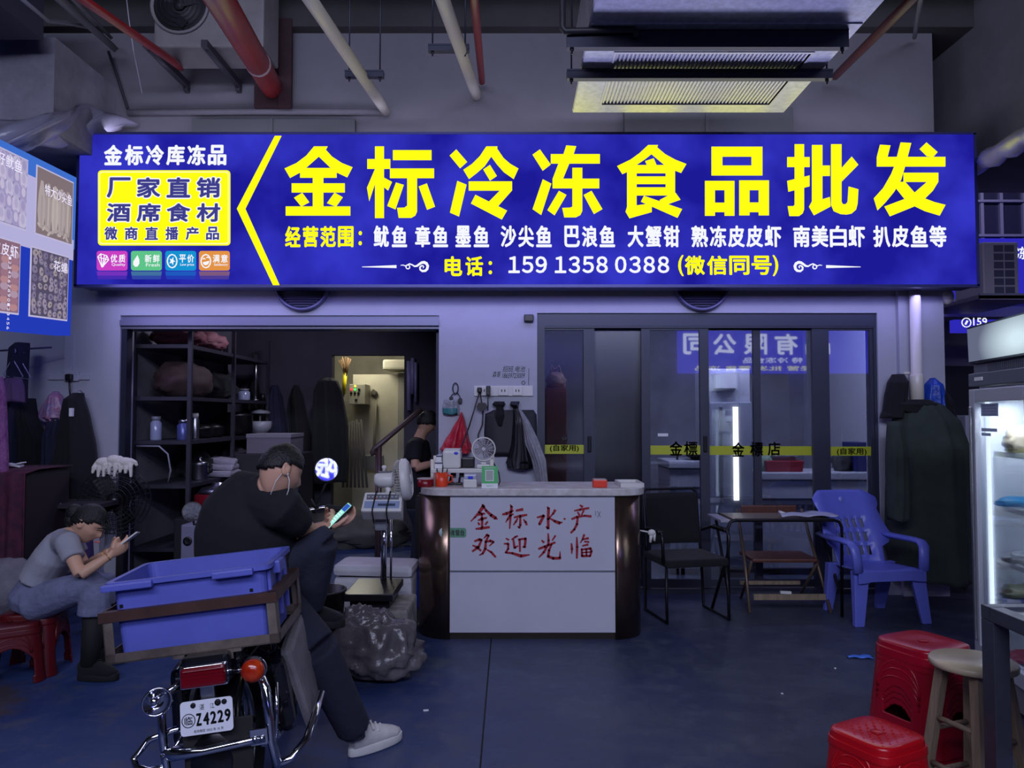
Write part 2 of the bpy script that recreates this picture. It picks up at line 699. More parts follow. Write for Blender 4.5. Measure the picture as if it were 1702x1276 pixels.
# pilaster at the right end of the front
m = MB()
m.box2((wx(1492), WY - .05, 0), (xe, WY, wz(480)))
struct(m.build('pillar_right', WALL))

# --- storeroom behind the left opening
m = MB()
m.box2((-3.62, WY + WT, 0), (-3.5, 9.6, 3.3))
struct(m.build('wall_left', INNER))
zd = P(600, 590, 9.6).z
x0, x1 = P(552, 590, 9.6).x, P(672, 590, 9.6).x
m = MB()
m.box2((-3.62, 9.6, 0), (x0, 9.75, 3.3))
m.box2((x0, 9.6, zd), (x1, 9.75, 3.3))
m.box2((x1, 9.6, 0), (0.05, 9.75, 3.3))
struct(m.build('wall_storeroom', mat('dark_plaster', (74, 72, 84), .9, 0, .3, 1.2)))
m = MB()
m.box2((-3.62, WY + WT, 3.0), (3.8, 9.75, 3.12))
struct(m.build('ceiling_shop', INNER))
m = MB()
m.box2((-0.05, WY + WT, 0), (0.05, 9.6, 3.0))
struct(m.build('wall_middle', INNER))
# back room seen through the doorway
BACKW = mat('cream_plaster', (180, 176, 160), .85, 0, .3, 2)
m = MB()
m.box2((-4.2, 12.6, 0), (-.3, 12.7, 3.2))
m.box2((-4.3, 9.75, 0), (-4.2, 12.7, 3.2))
m.box2((-.3, 9.75, 0), (-.2, 12.7, 3.2))
m.box2((-4.3, 9.75, 3.1), (-.2, 12.7, 3.2))
struct(m.build('wall_back_room', BACKW))
# --- room behind the sliding doors
m = MB()
m.box2((0.05, 9.6, 0), (3.64, 9.75, 3.0))
struct(m.build('wall_shop_room', INNER))
# --- neighbour's front, far right
m = MB()
xa = xe
m.box2((xa, 9.8, 0), (9, 10.0, 5.5))
struct(m.build('wall_right', mat('mottled_facade', (120, 116, 132), .9, 0, .3, .9)))  # uneven grey-mauve base colour
m = MB()
m.box2((P(1568, 608, 9.75).x, 9.74, 0), (P(1660, 608, 9.75).x, 9.81, P(1568, 608, 9.75).z))
struct(m.build('door_3', mat('dark_doorway', (26, 26, 36), .7)))
NFR = mat('mullion_paint', (120, 120, 140), .6)
m = MB()
a = P(1630, 275, 9.7)
b = P(1760, 400, 9.7)
m.box2((a.x, 9.72, b.z), (b.x, 9.81, a.z), 0)
for x in (1630, 1662, 1700):
    q = P(x, 300, 9.7).x
    m.box2((q - .02, 9.68, b.z), (q + .02, 9.72, a.z), 1)
for y in (335, 392):
    z = P(1600, y, 9.7).z
    m.box2((a.x - .1, 9.66, z - .015), (b.x, 9.72, z + .015), 1)
struct(m.build('window_2', [mat('dark_window', (44, 46, 66), .25), NFR]))
m = MB()
z0, z1 = P(1600, 528, 9.4).z, P(1600, 503, 9.4).z
m.box2((xe, 9.3, z0), (9, 9.8, z1))
struct(m.build('trim_2', mat('pale_fascia', (150, 146, 168), .7)))

# opposite side of the aisle, behind the viewer
m = MB()
m.box2((-9, -9.0, 0), (9, -8.8, 5.5))
struct(m.build('wall_front', WALLD))

# --- shutter housing and steel reveal of the left opening
m = MB()
m.box2((xl0, WY + .02, wz(546)), (xl1, WY + WT - .02, ztopL))
m.box2((xl0, WY - .015, wz(541)), (xl1, WY + .02, wz(532)))
struct(m.build('trim_3', mat('shutter_box_metal', (118, 118, 140), .45, .4)))
m = MB()
m.box2((xl0, WY + .02, 0), (xl0 + .05, WY + .12, wz(546)))
m.box2((xl1 - .035, WY + .12, 0), (xl1, WY + .2, wz(546)))
struct(m.build('trim_4', mat('shutter_rail', (46, 48, 62), .45, .5)))

# ================================================================= BIG SHOP SIGN
SY = 6.35
sg = empty('shop_sign', P(870, 475, 6.5), (0, 0, 0), 'wide blue backlit shop sign with big yellow characters above the shopfront', 'sign')
sA, sB = P(125, 475, SY), P(1620, 221, SY)
m = MB()
m.box2((sA.x, SY + .012, sA.z), (sB.x, 6.6, sB.z))
m.build('lightbox', mat('lightbox_sheet', (58, 60, 110), .5, .4), sg)
sm = bpy.data.materials.new('lit_blue_face')
sm.use_nodes = True
_nt = sm.node_tree
_nt.nodes.remove(_nt.nodes['Principled BSDF'])
_e = _nt.nodes.new('ShaderNodeEmission')
_e.inputs[1].default_value = 1.0
_tc = _nt.nodes.new('ShaderNodeTexCoord')
_r = _ramp(0.36, 0.66, lin((29, 26, 150)), lin((52, 54, 196)), _noise(1.7, 3, .5).outputs['Fac'])
_nt.links.new(_r.outputs[0], _e.inputs[0])
_nt.links.new(_e.outputs[0], _nt.nodes['Material Output'].inputs[0])
m = MB()
m.box2((sA.x + .012, SY, sA.z + .012), (sB.x - .012, SY + .012, sB.z - .012))
m.build('face_panel', sm, sg)
YEL = emi('lit_yellow', (255, 252, 20), 1.05)
WHT = emi('lit_white', (246, 248, 255), 1.0)
NAVYL = emi('lit_navy', (62, 62, 140), 1.0)
m = MB()
m.box2((sA.x - .01, SY - .004, sA.z - .012), (sB.x + .01, SY + .03, sA.z + .012))
m.box2((sA.x - .01, SY - .004, sB.z - .012), (sB.x + .01, SY + .03, sB.z + .008))
m.box2((sA.x - .012, SY - .004, sA.z), (sA.x + .012, SY + .03, sB.z))
m.box2((sB.x - .012, SY - .004, sA.z), (sB.x + .012, SY + .03, sB.z))
m.build('edge_trim', mat('sign_edge', (70, 72, 130), .4, .5), sg)

K = 280.0 / 1702.0


def glyph(mb, polys, ox, oy=230.0, k=K):
    for pl in polys:
        if len(pl) == 4 and not isinstance(pl[0], tuple):
            x0, y0, x1, y1 = pl
            pl = [(x0, y0), (x1, y0), (x1, y1), (x0, y1)]
        pts = [P(ox + x * k, oy + y * k, SY) for x, y in pl]
        o = V((0, SY, 0))
        mb.prism([(p.x, p.z) for p in pts], frame(o, (1, 0, 0), (0, 0, 1), (0, -1, 0)), .006)


G1 = [  # jin
    [(378, 82), (515, 82), (425, 185), (295, 300), (237, 345), (135, 400), (80, 305), (200, 250), (300, 175)],
    [(420, 110), (515, 82), (497, 115), (560, 185), (660, 250), (766, 292), (712, 395), (606, 345), (545, 300), (425, 185)],
    [237, 300, 606, 398], [365, 390, 472, 700], [152, 455, 688, 547], [(175, 600), (260, 550), (330, 645), (248, 690)],
    [(585, 548), (668, 595), (600, 690), (508, 655)], [92, 688, 744, 780]]
G2 = [  # biao
    [993, 82, 1084, 805], [915, 210, 1148, 308], [(993, 310), (1000, 440), (935, 635), (912, 500)],
    [(1080, 395), (1165, 440), (1125, 528), (1080, 490)], [1174, 120, 1564, 220], [1144, 305, 1590, 402],
    [(1318, 400), (1418, 400), (1418, 740), (1400, 780), (1360, 803), (1232, 803), (1216, 702), (1290, 700), (1318, 680)],
    [(1205, 447), (1284, 470), (1200, 718), (1117, 683)], [(1434, 487), (1518, 455), (1600, 690), (1518, 722)]]
G3 = [  # leng
    [(112, 112), (222, 238), (150, 303), (45, 175)], [(122, 430), (216, 468), (140, 790), (48, 750)],
    [(415, 82), (528, 82), (465, 185), (400, 280), (320, 350), (240, 412), (183, 318), (270, 260), (350, 180)],
    [(470, 100), (528, 82), (525, 105), (590, 200), (660, 260), (740, 305), (692, 412), (590, 340), (520, 260), (465, 185)],
    [(452, 268), (522, 380), (452, 428), (384, 315)], [237, 435, 676, 528],
    [(560, 520), (676, 525), (535, 685), (440, 640)], [(305, 570), (625, 730), (572, 820), (260, 658)]]
G4 = [  # dong
    [(957, 112), (1066, 265), (985, 328), (882, 165)], [(985, 413), (1072, 458), (970, 775), (882, 715)],
    [(1222, 72), (1324, 80), (1296, 165), (1192, 165)], [1066, 160, 1562, 255],
    [(1145, 250), (1254, 255), (1190, 410), (1084, 410)], [1084, 408, 1556, 505],
    [(1284, 298), (1385, 298), (1385, 735), (1365, 775), (1320, 798), (1202, 798), (1182, 703), (1260, 700), (1284, 690)],
    [(1148, 530), (1225, 572), (1105, 778), (1032, 725)], [(1398, 572), (1478, 530), (1588, 715), (1502, 765)]]
G5 = [  # shi
    [(408, 68), (508, 68), (442, 160), (380, 210), (290, 270), (240, 320), (148, 362), (95, 280), (230, 215), (320, 150)],
    [(442, 80), (508, 68), (500, 92), (580, 160), (680, 215), (795, 260), (742, 350), (640, 310), (570, 268), (442, 160)],
    [(378, 230), (465, 202), (495, 275), (400, 280)], [195, 270, 680, 353], [195, 330, 292, 700],
    [(195, 690), (380, 665), (445, 680), (445, 745), (220, 808), (180, 740)], [585, 330, 680, 575],
    [280, 385, 600, 462], [280, 495, 680, 577], [(365, 580), (752, 715), (705, 803), (335, 640)],
    [(610, 577), (685, 550), (735, 620), (540, 690), (525, 622)]]
G6 = [  # pin
    [1048, 85, 1562, 185], [1048, 275, 1562, 375], [1048, 85, 1158, 375], [1452, 85, 1562, 375],
    [982, 430, 1280, 523], [982, 650, 1280, 745], [982, 430, 1083, 782], [1180, 430, 1280, 782],
    [1328, 425, 1628, 523], [1328, 648, 1628, 745], [1328, 425, 1432, 778], [1525, 425, 1628, 778]]
G7 = [  # pi
    [(125, 60), (220, 60), (220, 720), (205, 760), (170, 785), (72, 785), (55, 685), (110, 685), (125, 670)],
    [50, 190, 276, 290], [(50, 430), (275, 375), (275, 485), (62, 540)], [(300, 68), (405, 68), (405, 615), (300, 640)],
    [400, 275, 480, 380], [(298, 640), (405, 615), (480, 592), (487, 690), (320, 778), (270, 690)],
    [(493, 60), (598, 60), (598, 640), (610, 665), (640, 665), (660, 640), (670, 487), (768, 515), (760, 660), (745, 720), (700, 760), (650, 770), (590, 765), (520, 735), (493, 670)],
    [(598, 300), (700, 185), (768, 268), (598, 440)]]
G8 = [  # fa
    [(987, 65), (1092, 72), (1062, 190), (955, 190)], [955, 188, 1646, 285],
    [(1195, 42), (1302, 48), (1240, 285), (1200, 420), (1130, 540), (1040, 650), (962, 728), (925, 605), (1020, 500), (1100, 360), (1140, 260)],
    [(1455, 42), (1568, 140), (1525, 188), (1460, 180), (1387, 107)], [1225, 348, 1575, 440],
    [(1460, 440), (1575, 440), (1520, 530), (1440, 610), (1330, 690), (1088, 788), (1032, 688), (1240, 610), (1335, 548)],
    [(1240, 440), (1335, 548), (1440, 608), (1540, 645), (1648, 672), (1590, 780), (1440, 735), (1330, 682), (1230, 605), (1150, 505), (1170, 440)]]
m = MB()
for gl, ox in ((G1, 460), (G2, 460), (G3, 740), (G4, 740), (G5, 1010), (G6, 1010), (G7, 1300), (G8, 1300)):
    glyph(m, gl, ox)
m.build('main_lettering', YEL, sg, label='big yellow shop name characters')


def chars(mb, s, x0, x1, y0, y1, Y=SY, bold=.03, depth=.006, gaps=None, cw=None, mi=0):
    """characters spread evenly over a pixel span"""
    n = len(s)
    cw = cw or (x1 - x0) / n * .92
    for i, c in enumerate(s):
        if c == ' ':
            continue
        cx = x0 + cw / 2 + (x1 - x0 - cw) * (i / (n - 1) if n > 1 else 0)
        w = cw
        pxtext(mb, c, cx - w / 2, y0, cx + w / 2, y1, Y, depth, bold, mi)


m = MB()
chars(m, '金标冷库冻品', 173, 377, 241, 275, bold=.035)
m.build('heading_lettering', WHT, sg, label='small white heading at the left end')


def rrect(x0, y0, x1, y1, r, n=4):
    o = []
    for cx, cy, a0 in ((x1 - r, y0 + r, -90), (x1 - r, y1 - r, 0), (x0 + r, y1 - r, 90), (x0 + r, y0 + r, 180)):
        for i in range(n + 1):
            a = R(a0 + 90 * i / n)
            o.append((cx + r * math.cos(a), cy + r * math.sin(a)))
    return o


def pxpoly(mb, poly, Y, depth=.003, mi=0, z0=0.0):
    pts = [P(x, y, Y) for x, y in poly]
    mb.prism([(p.x, p.z) for p in pts], frame((0, Y - z0, 0), (1, 0, 0), (0, 0, 1), (0, -1, 0)), depth, mi)


m = MB()
pxpoly(m, rrect(163, 283, 383, 408, 6), SY, .003, 0)
pxpoly(m, rrect(165.2, 285.2, 380.8, 405.8, 5), SY, .004, 1)
pxpoly(m, rrect(167, 287, 379, 404, 4), SY, .005, 0)
yp = m.build('yellow_panel', [YEL, emi('lit_pale_yellow', (255, 250, 190), 1.0)], sg, label='bright yellow panel')
m = MB()
chars(m, '厂家直销', 176, 369, 293, 331, bold=.075, depth=.0065, mi=1, cw=44)
chars(m, '酒席食材', 176, 369, 336, 371, bold=.075, depth=.0065, mi=1, cw=44)
chars(m, '微商直播产品', 173, 366, 376, 400, bold=.075, depth=.0065, mi=1, cw=24)
chars(m, '厂家直销', 178, 367, 295, 329, bold=.035, depth=.008, cw=40)
chars(m, '酒席食材', 178, 367, 338, 369, bold=.035, depth=.008, cw=40)
chars(m, '微商直播产品', 174, 365, 377, 399, bold=.03, depth=.008, cw=22)
m.build('lettering', [NAVYL, WHT], yp)

m = MB()
pxpoly(m, [(457, 226), (468, 226), (408, 347), (465, 474), (454, 474), (394, 347)], SY, .006)
m.build('chevron', YEL, sg)
m = MB()
chars(m, '经营范围', 474, 588, 376, 411, bold=.03)
pxtext(m, ':', 596, 384, 602, 408, SY, .006, .03)
m.build('scope_caption', YEL, sg, label='small yellow caption before the seafood names')
m = MB()
chars(m, '电话', 739, 803, 426, 459, bold=.03)
pxtext(m, ':', 812, 434, 818, 456, SY, .006, .03)
m.build('phone_caption', YEL, sg, label='yellow caption before the phone number')
m = MB()
pxtext(m, '(', 1127, 424, 1136, 459, SY, .006, .02)
chars(m, '微信同号', 1138, 1282, 425, 457, bold=.03)
pxtext(m, ')', 1284, 424, 1293, 459, SY, .006, .02)
m.build('bracket_note', YEL, sg, label='yellow note in brackets after the phone number')
for s, x0, x1 in (('鱿鱼', 621, 677), ('章鱼', 690, 745), ('墨鱼', 757, 813), ('沙尖鱼', 832, 917), ('巴浪鱼', 938, 1022), ('大蟹钳', 1043, 1129),
                  ('熟冻皮皮虾', 1149, 1298), ('南美白虾', 1318, 1437), ('扒皮鱼等', 1451, 1572)):
    m = MB()
    chars(m, s, x0, x1, 375, 411, bold=.028)
    m.build('goods_lettering', WHT, sg)
for tx_ in ((('１５９', 845, 909)), ('１３５８', 922, 1010), ('０３８８', 1022, 1112)):
    m = MB()
    chars(m, tx_[0], tx_[1], tx_[2], 426, 454, bold=.03, cw=19)
    m.build('phone_lettering', WHT, sg, label='white phone digits')


def pxtube(mb, pts, rs, Y, mi=0):
    """flat ribbon-like stroke on the sign face: a tapered run of short quads"""
    n = len(pts)
    for i in range(n - 1):
        a, b = V(pts[i]), V(pts[i + 1])
        d = (b - a)
        if d.length < 1e-6:
            continue
        d.normalize()
        nn = V((-d.y, d.x))
        e = d * rs[i] * .3
        a2, b2 = a - e, b + e
        pxpoly(mb, [tuple(a2 + nn * rs[i]), tuple(b2 + nn * rs[i + 1]), tuple(b2 - nn * rs[i + 1]), tuple(a2 - nn * rs[i])], Y, .006, mi)


for sx, ox in ((1, 0), (-1, 2032)):
    m = MB()
    def X(x):
        return ox + sx * x if sx < 0 else x
    pxpoly(m, [(X(602), 443.2), (X(659), 440.6), (X(659), 445.4), (X(602), 444)], SY, .006)
    cur = [(666, 441), (670, 440.5), (674, 442), (678, 440), (681, 438.5), (685, 440), (689, 442.5), (693, 442), (697, 439), (701, 436.5), (705, 436), (709, 438), (711, 442), (710, 447), (707, 450), (702, 450.5), (698.5, 448), (698, 444.5), (700, 442), (703, 441.5), (704.5, 443.5), (703, 445.5)]
    wd_ = [.4, .7, .8, .9, 1.0, 1.0, 1.2, 1.5, 1.7, 2.0, 2.3, 2.3, 2.1, 2.0, 1.8, 1.7, 1.4, 1.2, 1, .9, .7, .5]
    pxtube(m, [(X(x), y) for x, y in cur], wd_, SY)
    ring = [(678 + 3.2 * math.cos(t), 443.6 + 3.2 * math.sin(t)) for t in [i * .5 - 1.2 for i in range(11)]]
    pxtube(m, [(X(x), y) for x, y in ring], [.8] * 11, SY)
    m.build('flourish', WHT, sg, label='white cloud scroll flourish')

# four coloured badges
BG = [('magenta', (206, 66, 200), 161, '优质', 'Quality'), ('green', (96, 200, 140), 218, '新鲜', 'Fresh'), ('blue', (22, 150, 214), 275, '平价', 'Low price'), ('orange', (232, 150, 70), 331, '满意', 'Satisfactory')]
for nm, c, x, t, en in BG:
    m = MB()
    pxpoly(m, rrect(x, 417, x + 51, 449.5, 4), SY, .003, 0)
    pxpoly(m, [(x, 451), (x + 51, 451), (x + 50, 458), (x + 1, 458)], SY, .002, 1)
    pxpoly(m, [(x + 1, 458), (x + 50, 458), (x + 49, 464), (x + 2, 464)], SY, .002, 2)
    c2 = tuple(int(.45 * c[i] + .55 * (40, 40, 175)[i]) for i in range(3))
    c3 = tuple(int(.2 * c[i] + .8 * (38, 38, 172)[i]) for i in range(3))
    bd = m.build('badge', [emi('lit_' + nm, c, .95), emi('lit_faded_' + nm, c2, 1), emi('lit_dim_' + nm, c3, 1)], sg, label='%s rounded badge' % nm)
    m = MB()
    chars(m, t, x + 23, x + 48, 423, 436.5, bold=.02, depth=.005)
    pxtext(m, en, x + 25, 437.5, x + 48, 443, SY, .005, .01)
    if nm == 'magenta':
        for a, b in (((163, 427), (168, 422)), ((168, 422), (178, 425)), ((178, 425), (181, 432)), ((181, 432), (170, 444)), ((170, 444), (163, 427)), ((165, 428), (181, 432)), ((168, 422), (170, 444)), ((174, 424), (171, 444)), ((178, 425), (172, 443))):
            pxtube(m, [a, b], [.7, .7], SY)
    elif nm == 'green':
        pxpoly(m, [(229, 424), (232, 432), (232, 438), (229, 443), (225, 443.5), (222, 440), (222, 435), (225, 430)], SY, .006)
    else:
        cx = x + 11.5
        cc = [(cx + 8 * math.cos(R(i * 30)), 434 + 11 * math.sin(R(i * 30))) for i in range(13)]
        pxtube(m, cc, [.9] * 13, SY)
        if nm == 'blue':
            for i in range(5):
                an = R(i * 72 - 70)
                pxpoly(m, [(cx + 2.2 * math.sin(an), 434 - 2.2 * math.cos(an)), (cx + 5.5 * math.cos(an), 434 + 7 * math.sin(an)), (cx - 2.2 * math.sin(an), 434 + 2.2 * math.cos(an)), (cx - 1.5 * math.cos(an), 434 - 1.5 * math.sin(an))], SY, .006)
        else:
            pxtube(m, [(cx - 5, 431), (cx - 3, 429), (cx - 1, 431)], [.7] * 3, SY)
            pxtube(m, [(cx + 1, 428.5), (cx + 3, 427), (cx + 5, 429)], [.7] * 3, SY)
            pxpoly(m, [(cx - 5, 436), (cx + 6, 433.5), (cx + 4, 439), (cx, 441), (cx - 4, 439.5)], SY, .006)
    m.build('lettering', WHT, bd)

# sign across the aisle (behind the viewer), which the glass doors mirror
OY = -8.3
og = empty('shop_sign', (7.3, OY, 2.9), (0, 0, 0), 'blue backlit sign across the aisle with white characters, mirrored in the glass doors', 'sign')
m = MB()
m.box2((4.75, OY - .25, 2.75), (10.6, OY, 4.05))
m.build('lightbox', emi('lit_blue_opposite', (62, 58, 225), 2.2), og)
for i, c in enumerate('品有限公司'):
    m = MB()
    add_text(m, c, frame((9.05 - i * .88, OY, 3.28), (-1, 0, 0), (0, 0, 1), (0, 1, 0)), .66, .6, .006, .03)
    m.build('lettering', emi('lit_white_opposite', (225, 230, 255), 3.0), og)
m = MB()
add_text(m, '特 冷冻食品', frame((8.3, OY, 3.04), (-1, 0, 0), (0, 0, 1), (0, 1, 0)), 1.7, .16, .006, .02)
m.build('lettering', emi('lit_white_opposite', (225, 230, 255), 3.0), og)
m = MB()
add_text(m, '经营 批发 零售 冻品', frame((8.6, OY, 2.82), (-1, 0, 0), (0, 0, 1), (0, 1, 0)), 3.4, .14, .006, .02)
m.build('lettering', emi('lit_pale_opposite', (240, 240, 190), 2.4), og)

# ================================================================= UNDER THE CEILING
# ducted unit with louvred grilles
hz = P(1000, 187, 5.6).z
hx0, hx1 = P(951, 187, 5.6).x, P(1303, 178, 5.6).x
du = empty('ceiling_duct', ((hx0 + hx1) / 2, 4.5, hz), (0, 0, 0), 'galvanised ceiling duct box with slatted grilles hung above the sign', 'air duct')
m = MB()
m.box2((hx0, 3.0, hz + .012), (hx1, 5.6, hz + .45), 0)
m.build('casing', GALV, du)
yb0, yb1 = 4.78, 5.42   # grille zone (Y)
gx0, gx1 = hx0 + .2, hx1 - .16
m = MB()
m.box2((hx0 + .005, 3.0, hz), (hx1 - .005, 4.66, hz + .012))
m.box2((hx0 + .005, 5.46, hz), (hx1 - .005, 5.598, hz + .012))
m.box2((hx0 + .005, 4.66, hz), (gx0, 5.46, hz + .012))
m.box2((gx1, 4.66, hz), (hx1 - .005, 5.46, hz + .012))
m.box2((hx0 + .01, 3.95, hz - .006), (hx1 - .01, 3.965, hz))
m.box2((hx0 + .01, 4.3, hz - .006), (hx1 - .01, 4.315, hz))
m.build('bottom_sheet', GALV, du)
m = MB()
n = 48
for i in range(n):
    x = gx0 + (gx1 - gx0) * (i + .5) / n
    m.box((x, 5.06, hz + .018), (.011, .78, .03), (0, R(12), 0))
m.box2((gx0, 5.45, hz - .004), (gx1, 5.47, hz + .02))
m.box2((gx0, 4.65, hz - .004), (gx1, 4.67, hz + .02))
m.box2((gx0 - .015, 4.65, hz - .004), (gx0, 5.47, hz + .02))
m.box2((gx1, 4.65, hz - .004), (gx1 + .015, 5.47, hz + .02))
m.build('grille', mat('grille_alu', (190, 190, 196), .35, .8), du)
m = MB()
m.box2((gx0, 4.67, hz + .06), (gx1, 5.45, hz + .07))
m.build('filter', mat('dark_filter', (20, 20, 22), .9), du)


def hanger(px0, px1, py, Y, label, h=.05, name='hanger_rail'):
    a, b = P(px0, py, Y), P(px1, py, Y)
    o = empty(name, ((a.x + b.x) / 2, Y, a.z), (0, 0, 0), label, 'bracket')
    m = MB()
    m.box2((a.x, Y - .025, a.z - h / 2), (b.x, Y + .025, b.z + h / 2 - .01))
    m.box2((a.x, Y - .03, a.z + h / 2 - .012), (b.x, Y + .03, b.z + h / 2))
    m.build('rail', ALU, o)
    for x in (a.x + .03, b.x - .03):
        m = MB()
        m.cyl((x, Y, a.z - h / 2 - .03), (x, Y, 5.5), .006, seg=8)
        m.cyl((x, Y, a.z - h / 2 - .015), (x, Y, a.z - h / 2), .012, seg=6)
        m.build('rod', ALU, o)
    return o


hanger(942, 1408, 66, 4.40, 'wide steel channel carrying the near end of the ceiling duct', .11)
hanger(942, 1382, 125, 4.90, 'thin steel channel across the middle of the duct grille', .06)
# condensate pipe on the duct
m = MB()
pts = [P(935, 0, 4.35), P(935, 46, 4.35), P(940, 52, 4.35), P(1052, 49, 4.35), P(1057, 54, 4.35), P(1058, 62, 4.35)]
pts[0].z = 4.9
m.tube(pts, .02, 10)
thing(m.build('drain_pipe', mat('dark_pipe', (40, 40, 48), .5)), 'thin dark drain pipe bending across the duct underside', 'pipe')


def pipe(name, pts, r, mt, label, cat='pipe', seg=16, rings=()):
    o = empty(name, pts[-1], (0, 0, 0), label, cat)
    m = MB()
    m.tube(pts, r, seg)
    m.build('tube', mt, o)
    for t, rr, mm in rings:
        a, b = V(pts[0]), V(pts[-1])
        c = a.lerp(b, t)
        d = (b - a).normalized()
        mb = MB()
        mb.cyl(c - d * .02, c + d * .02, r * rr, seg=seg)
        mb.build('coupling', mm, o)
    return o


# big red fire main running into the wall
a, b = P(342, -40, 4.35), P(455, 150, 6.70)
a2 = a - (b - a) * .6
rp = pipe('fire_main', [a2, b], .095, REDPIPE, 'thick red fire pipe running into the wall beside the air conditioner', rings=((.36, 1.06, REDPIPE), (.80, 1.05, mat('white_band', (190, 170, 175), .5))))
m = MB()
wbox(m, 422, 60, 482, 178, 6.62, 6.72)
wbox(m, 462, 30, 485, 178, 6.58, 6.62)
m.build('wall_plate', mat('rusty_plate', (66, 40, 46), .7, .2, .4, 8), rp)
# white drain pipes
a, b = P(508, -12, 4.5), P(641, 184, 6.66)
pipe('drain_pipe', [a - (b - a) * .8, b], .045, PVC, 'white drain pipe running to the wall above the left half of the sign', rings=((.02, 1.2, PVC), (.05, 1.2, PVC)))
a, b = P(733, -8, 4.5), P(792, 158, 6.68)
pipe('drain_pipe', [a - (b - a) * .8, b], .045, PVC, 'short white drain pipe meeting the wall above the middle of the sign')
hanger(574, 638, 124, 5.85, 'short steel hanger under the left white pipe')
hanger(712, 780, 81, 5.5, 'short steel hanger under the middle white pipe')
m = MB()
m.tube([P(640, 186, 6.69), P(420, 185, 6.69), P(212, 187, 6.69)], .028, 12)
thing(m.build('conduit', WALLU), 'wall coloured conduit running level above the left half of the sign', 'conduit')
# sprinkler pipes
SPR = mat('sprinkler_red', (150, 34, 42), .4, 0, .2, 6)
a, b = P(788, -5, 4.7), P(801, 136, 6.6)
pipe('sprinkler_pipe', [a - (b - a) * .8, b], .028, SPR, 'thin red sprinkler pipe between the white pipe and the duct')
a, b = P(1520, -5, 4.6), P(1388, 127, 6.5)
pipe('sprinkler_pipe', [a - (b - a) * .6, b], .032, mat('dark_red_pipe', (92, 36, 40), .5), 'thin dark red pipe slanting up to the right of the duct')
a, b = P(150, -5, 4.6), P(385, 145, 6.6)
pipe('sprinkler_pipe', [a - (b - a) * .6, P(285, 100, 5.9), P(300, 112, 6.5)], .03, SPR, 'thin red pipe crossing in front of the old air conditioner')
a, b = P(1531, -5, 5.4), P(1520, 62, 6.6)
pipe('conduit', [a - (b - a) * .4, b], .018, mat('grey_conduit', (120, 120, 130), .5), 'thin grey conduit reaching the top right wall corner')
# electrical trunking upper left
for k, (p0, p1, r, lb) in enumerate((((95, -5), (190, 80), .035, 'wide'), ((118, -5), (184, 62), .02, 'narrow'))):
    a, b = P(p0[0], p0[1], 4.8), P(p1[0], p1[1], 6.5)
    m = MB()
    m.tube([a - (b - a) * .5, b], r, 4)
    thing(m.build('electrical_trunking', mat('dark_trunk', (84, 82, 92), .6)), '%s grey cable trunk running under the ceiling at upper left' % lb, 'trunking')
m = MB()
m.tube([P(32, -5, 4.9), P(80, 35, 5.3), P(110, 38, 5.6), P(150, 46, 6.1)], .014, 8)
thing(m.build('cable', mat('grey_cable', (110, 108, 118), .6)), 'grey sagging cable at the upper left corner', 'cable')
m = MB()
m.tube([P(210, -5, 5.6), P(214, 30, 5.6), P(222, 85, 5.6), P(236, 155, 5.6)], .004, 6)
thing(m.build('cord', mat('pale_string', (170, 165, 180), .7)), 'thin pale string hanging under the ceiling near the air conditioner', 'cord')
m = MB()
m.tube([P(180, 85, 6.6), P(196, 130, 6.66), P(212, 180, 6.68)], .012, 6)
thing(m.build('cable', mat('dark_cable', (40, 40, 52), .6)), 'short dark cable drop on the wall above the sign left end', 'cable')

# outdoor unit of an air conditioner on wall brackets
AY = 6.05
ac = empty('air_conditioner', P(345, 78, AY), (0, 0, 0), 'old outdoor air conditioner unit on wall brackets, top left', 'air conditioner')
ACM = mat('old_ac_paint', (138, 134, 136), .55, 0, .25, 4)
a, b = P(255, 78, AY), P(440, -70, AY)
m = MB()
m.box2((a.x, AY, a.z), (b.x, 6.45, b.z), 0, .02)
m.build('cabinet', ACM, ac)
c = P(300, 10, AY)
m = MB()
fr = frame((c.x, AY - .005, c.z), (1, 0, 0), (0, 0, 1), (0, -1, 0))
m.lathe([(.235, 0), (.235, .02), (.215, .02), (.21, 0)], fr, 32)
m.build('fan_ring', ACM, ac)
m = MB()
m.lathe([(0, -.01), (.215, -.01), (.215, .006), (0, .006)], fr, 32)
m.lathe([(0, .006), (.05, .006), (.045, .03), (0, .035)], fr, 16)
for i in range(3):
    m.box((0, 0, .012), (.2, .07, .006), (0, R(12), R(i * 120)), M=fr @ Matrix.Rotation(R(i * 120 + 20), 4, 'Z') @ Matrix.Translation((.11, 0, 0)))
m.build('fan', mat('dark_fan', (32, 30, 36), .6), ac)
m = MB()
for i in range(1, 6):
    r = .215 * i / 6
    m.lathe([(r, .022), (r + .004, .022), (r + .004, .026), (r, .026), (r, .022)], fr, 28)
m.build('fan_guard', mat('guard_wire', (60, 58, 66), .5, .4), ac)
for px in (312, 398):
    x = P(px, 120, 6.7).x
    z0 = P(px, 78, AY).z
    z1 = P(px, 152, 6.68).z
    m = MB()
    m.box2((x - .025, 5.92, z0 - .06), (x + .025, 6.7, z0 - .005))
    m.box2((x - .02, 6.66, z1), (x + .02, 6.71, z0))
    m.tube([(x, 5.98, z0 - .05), (x, 6.67, z1 + .05)], .026, 4)
    m.build('wall_bracket', mat('bracket_steel', (70, 68, 78), .5, .5), ac)

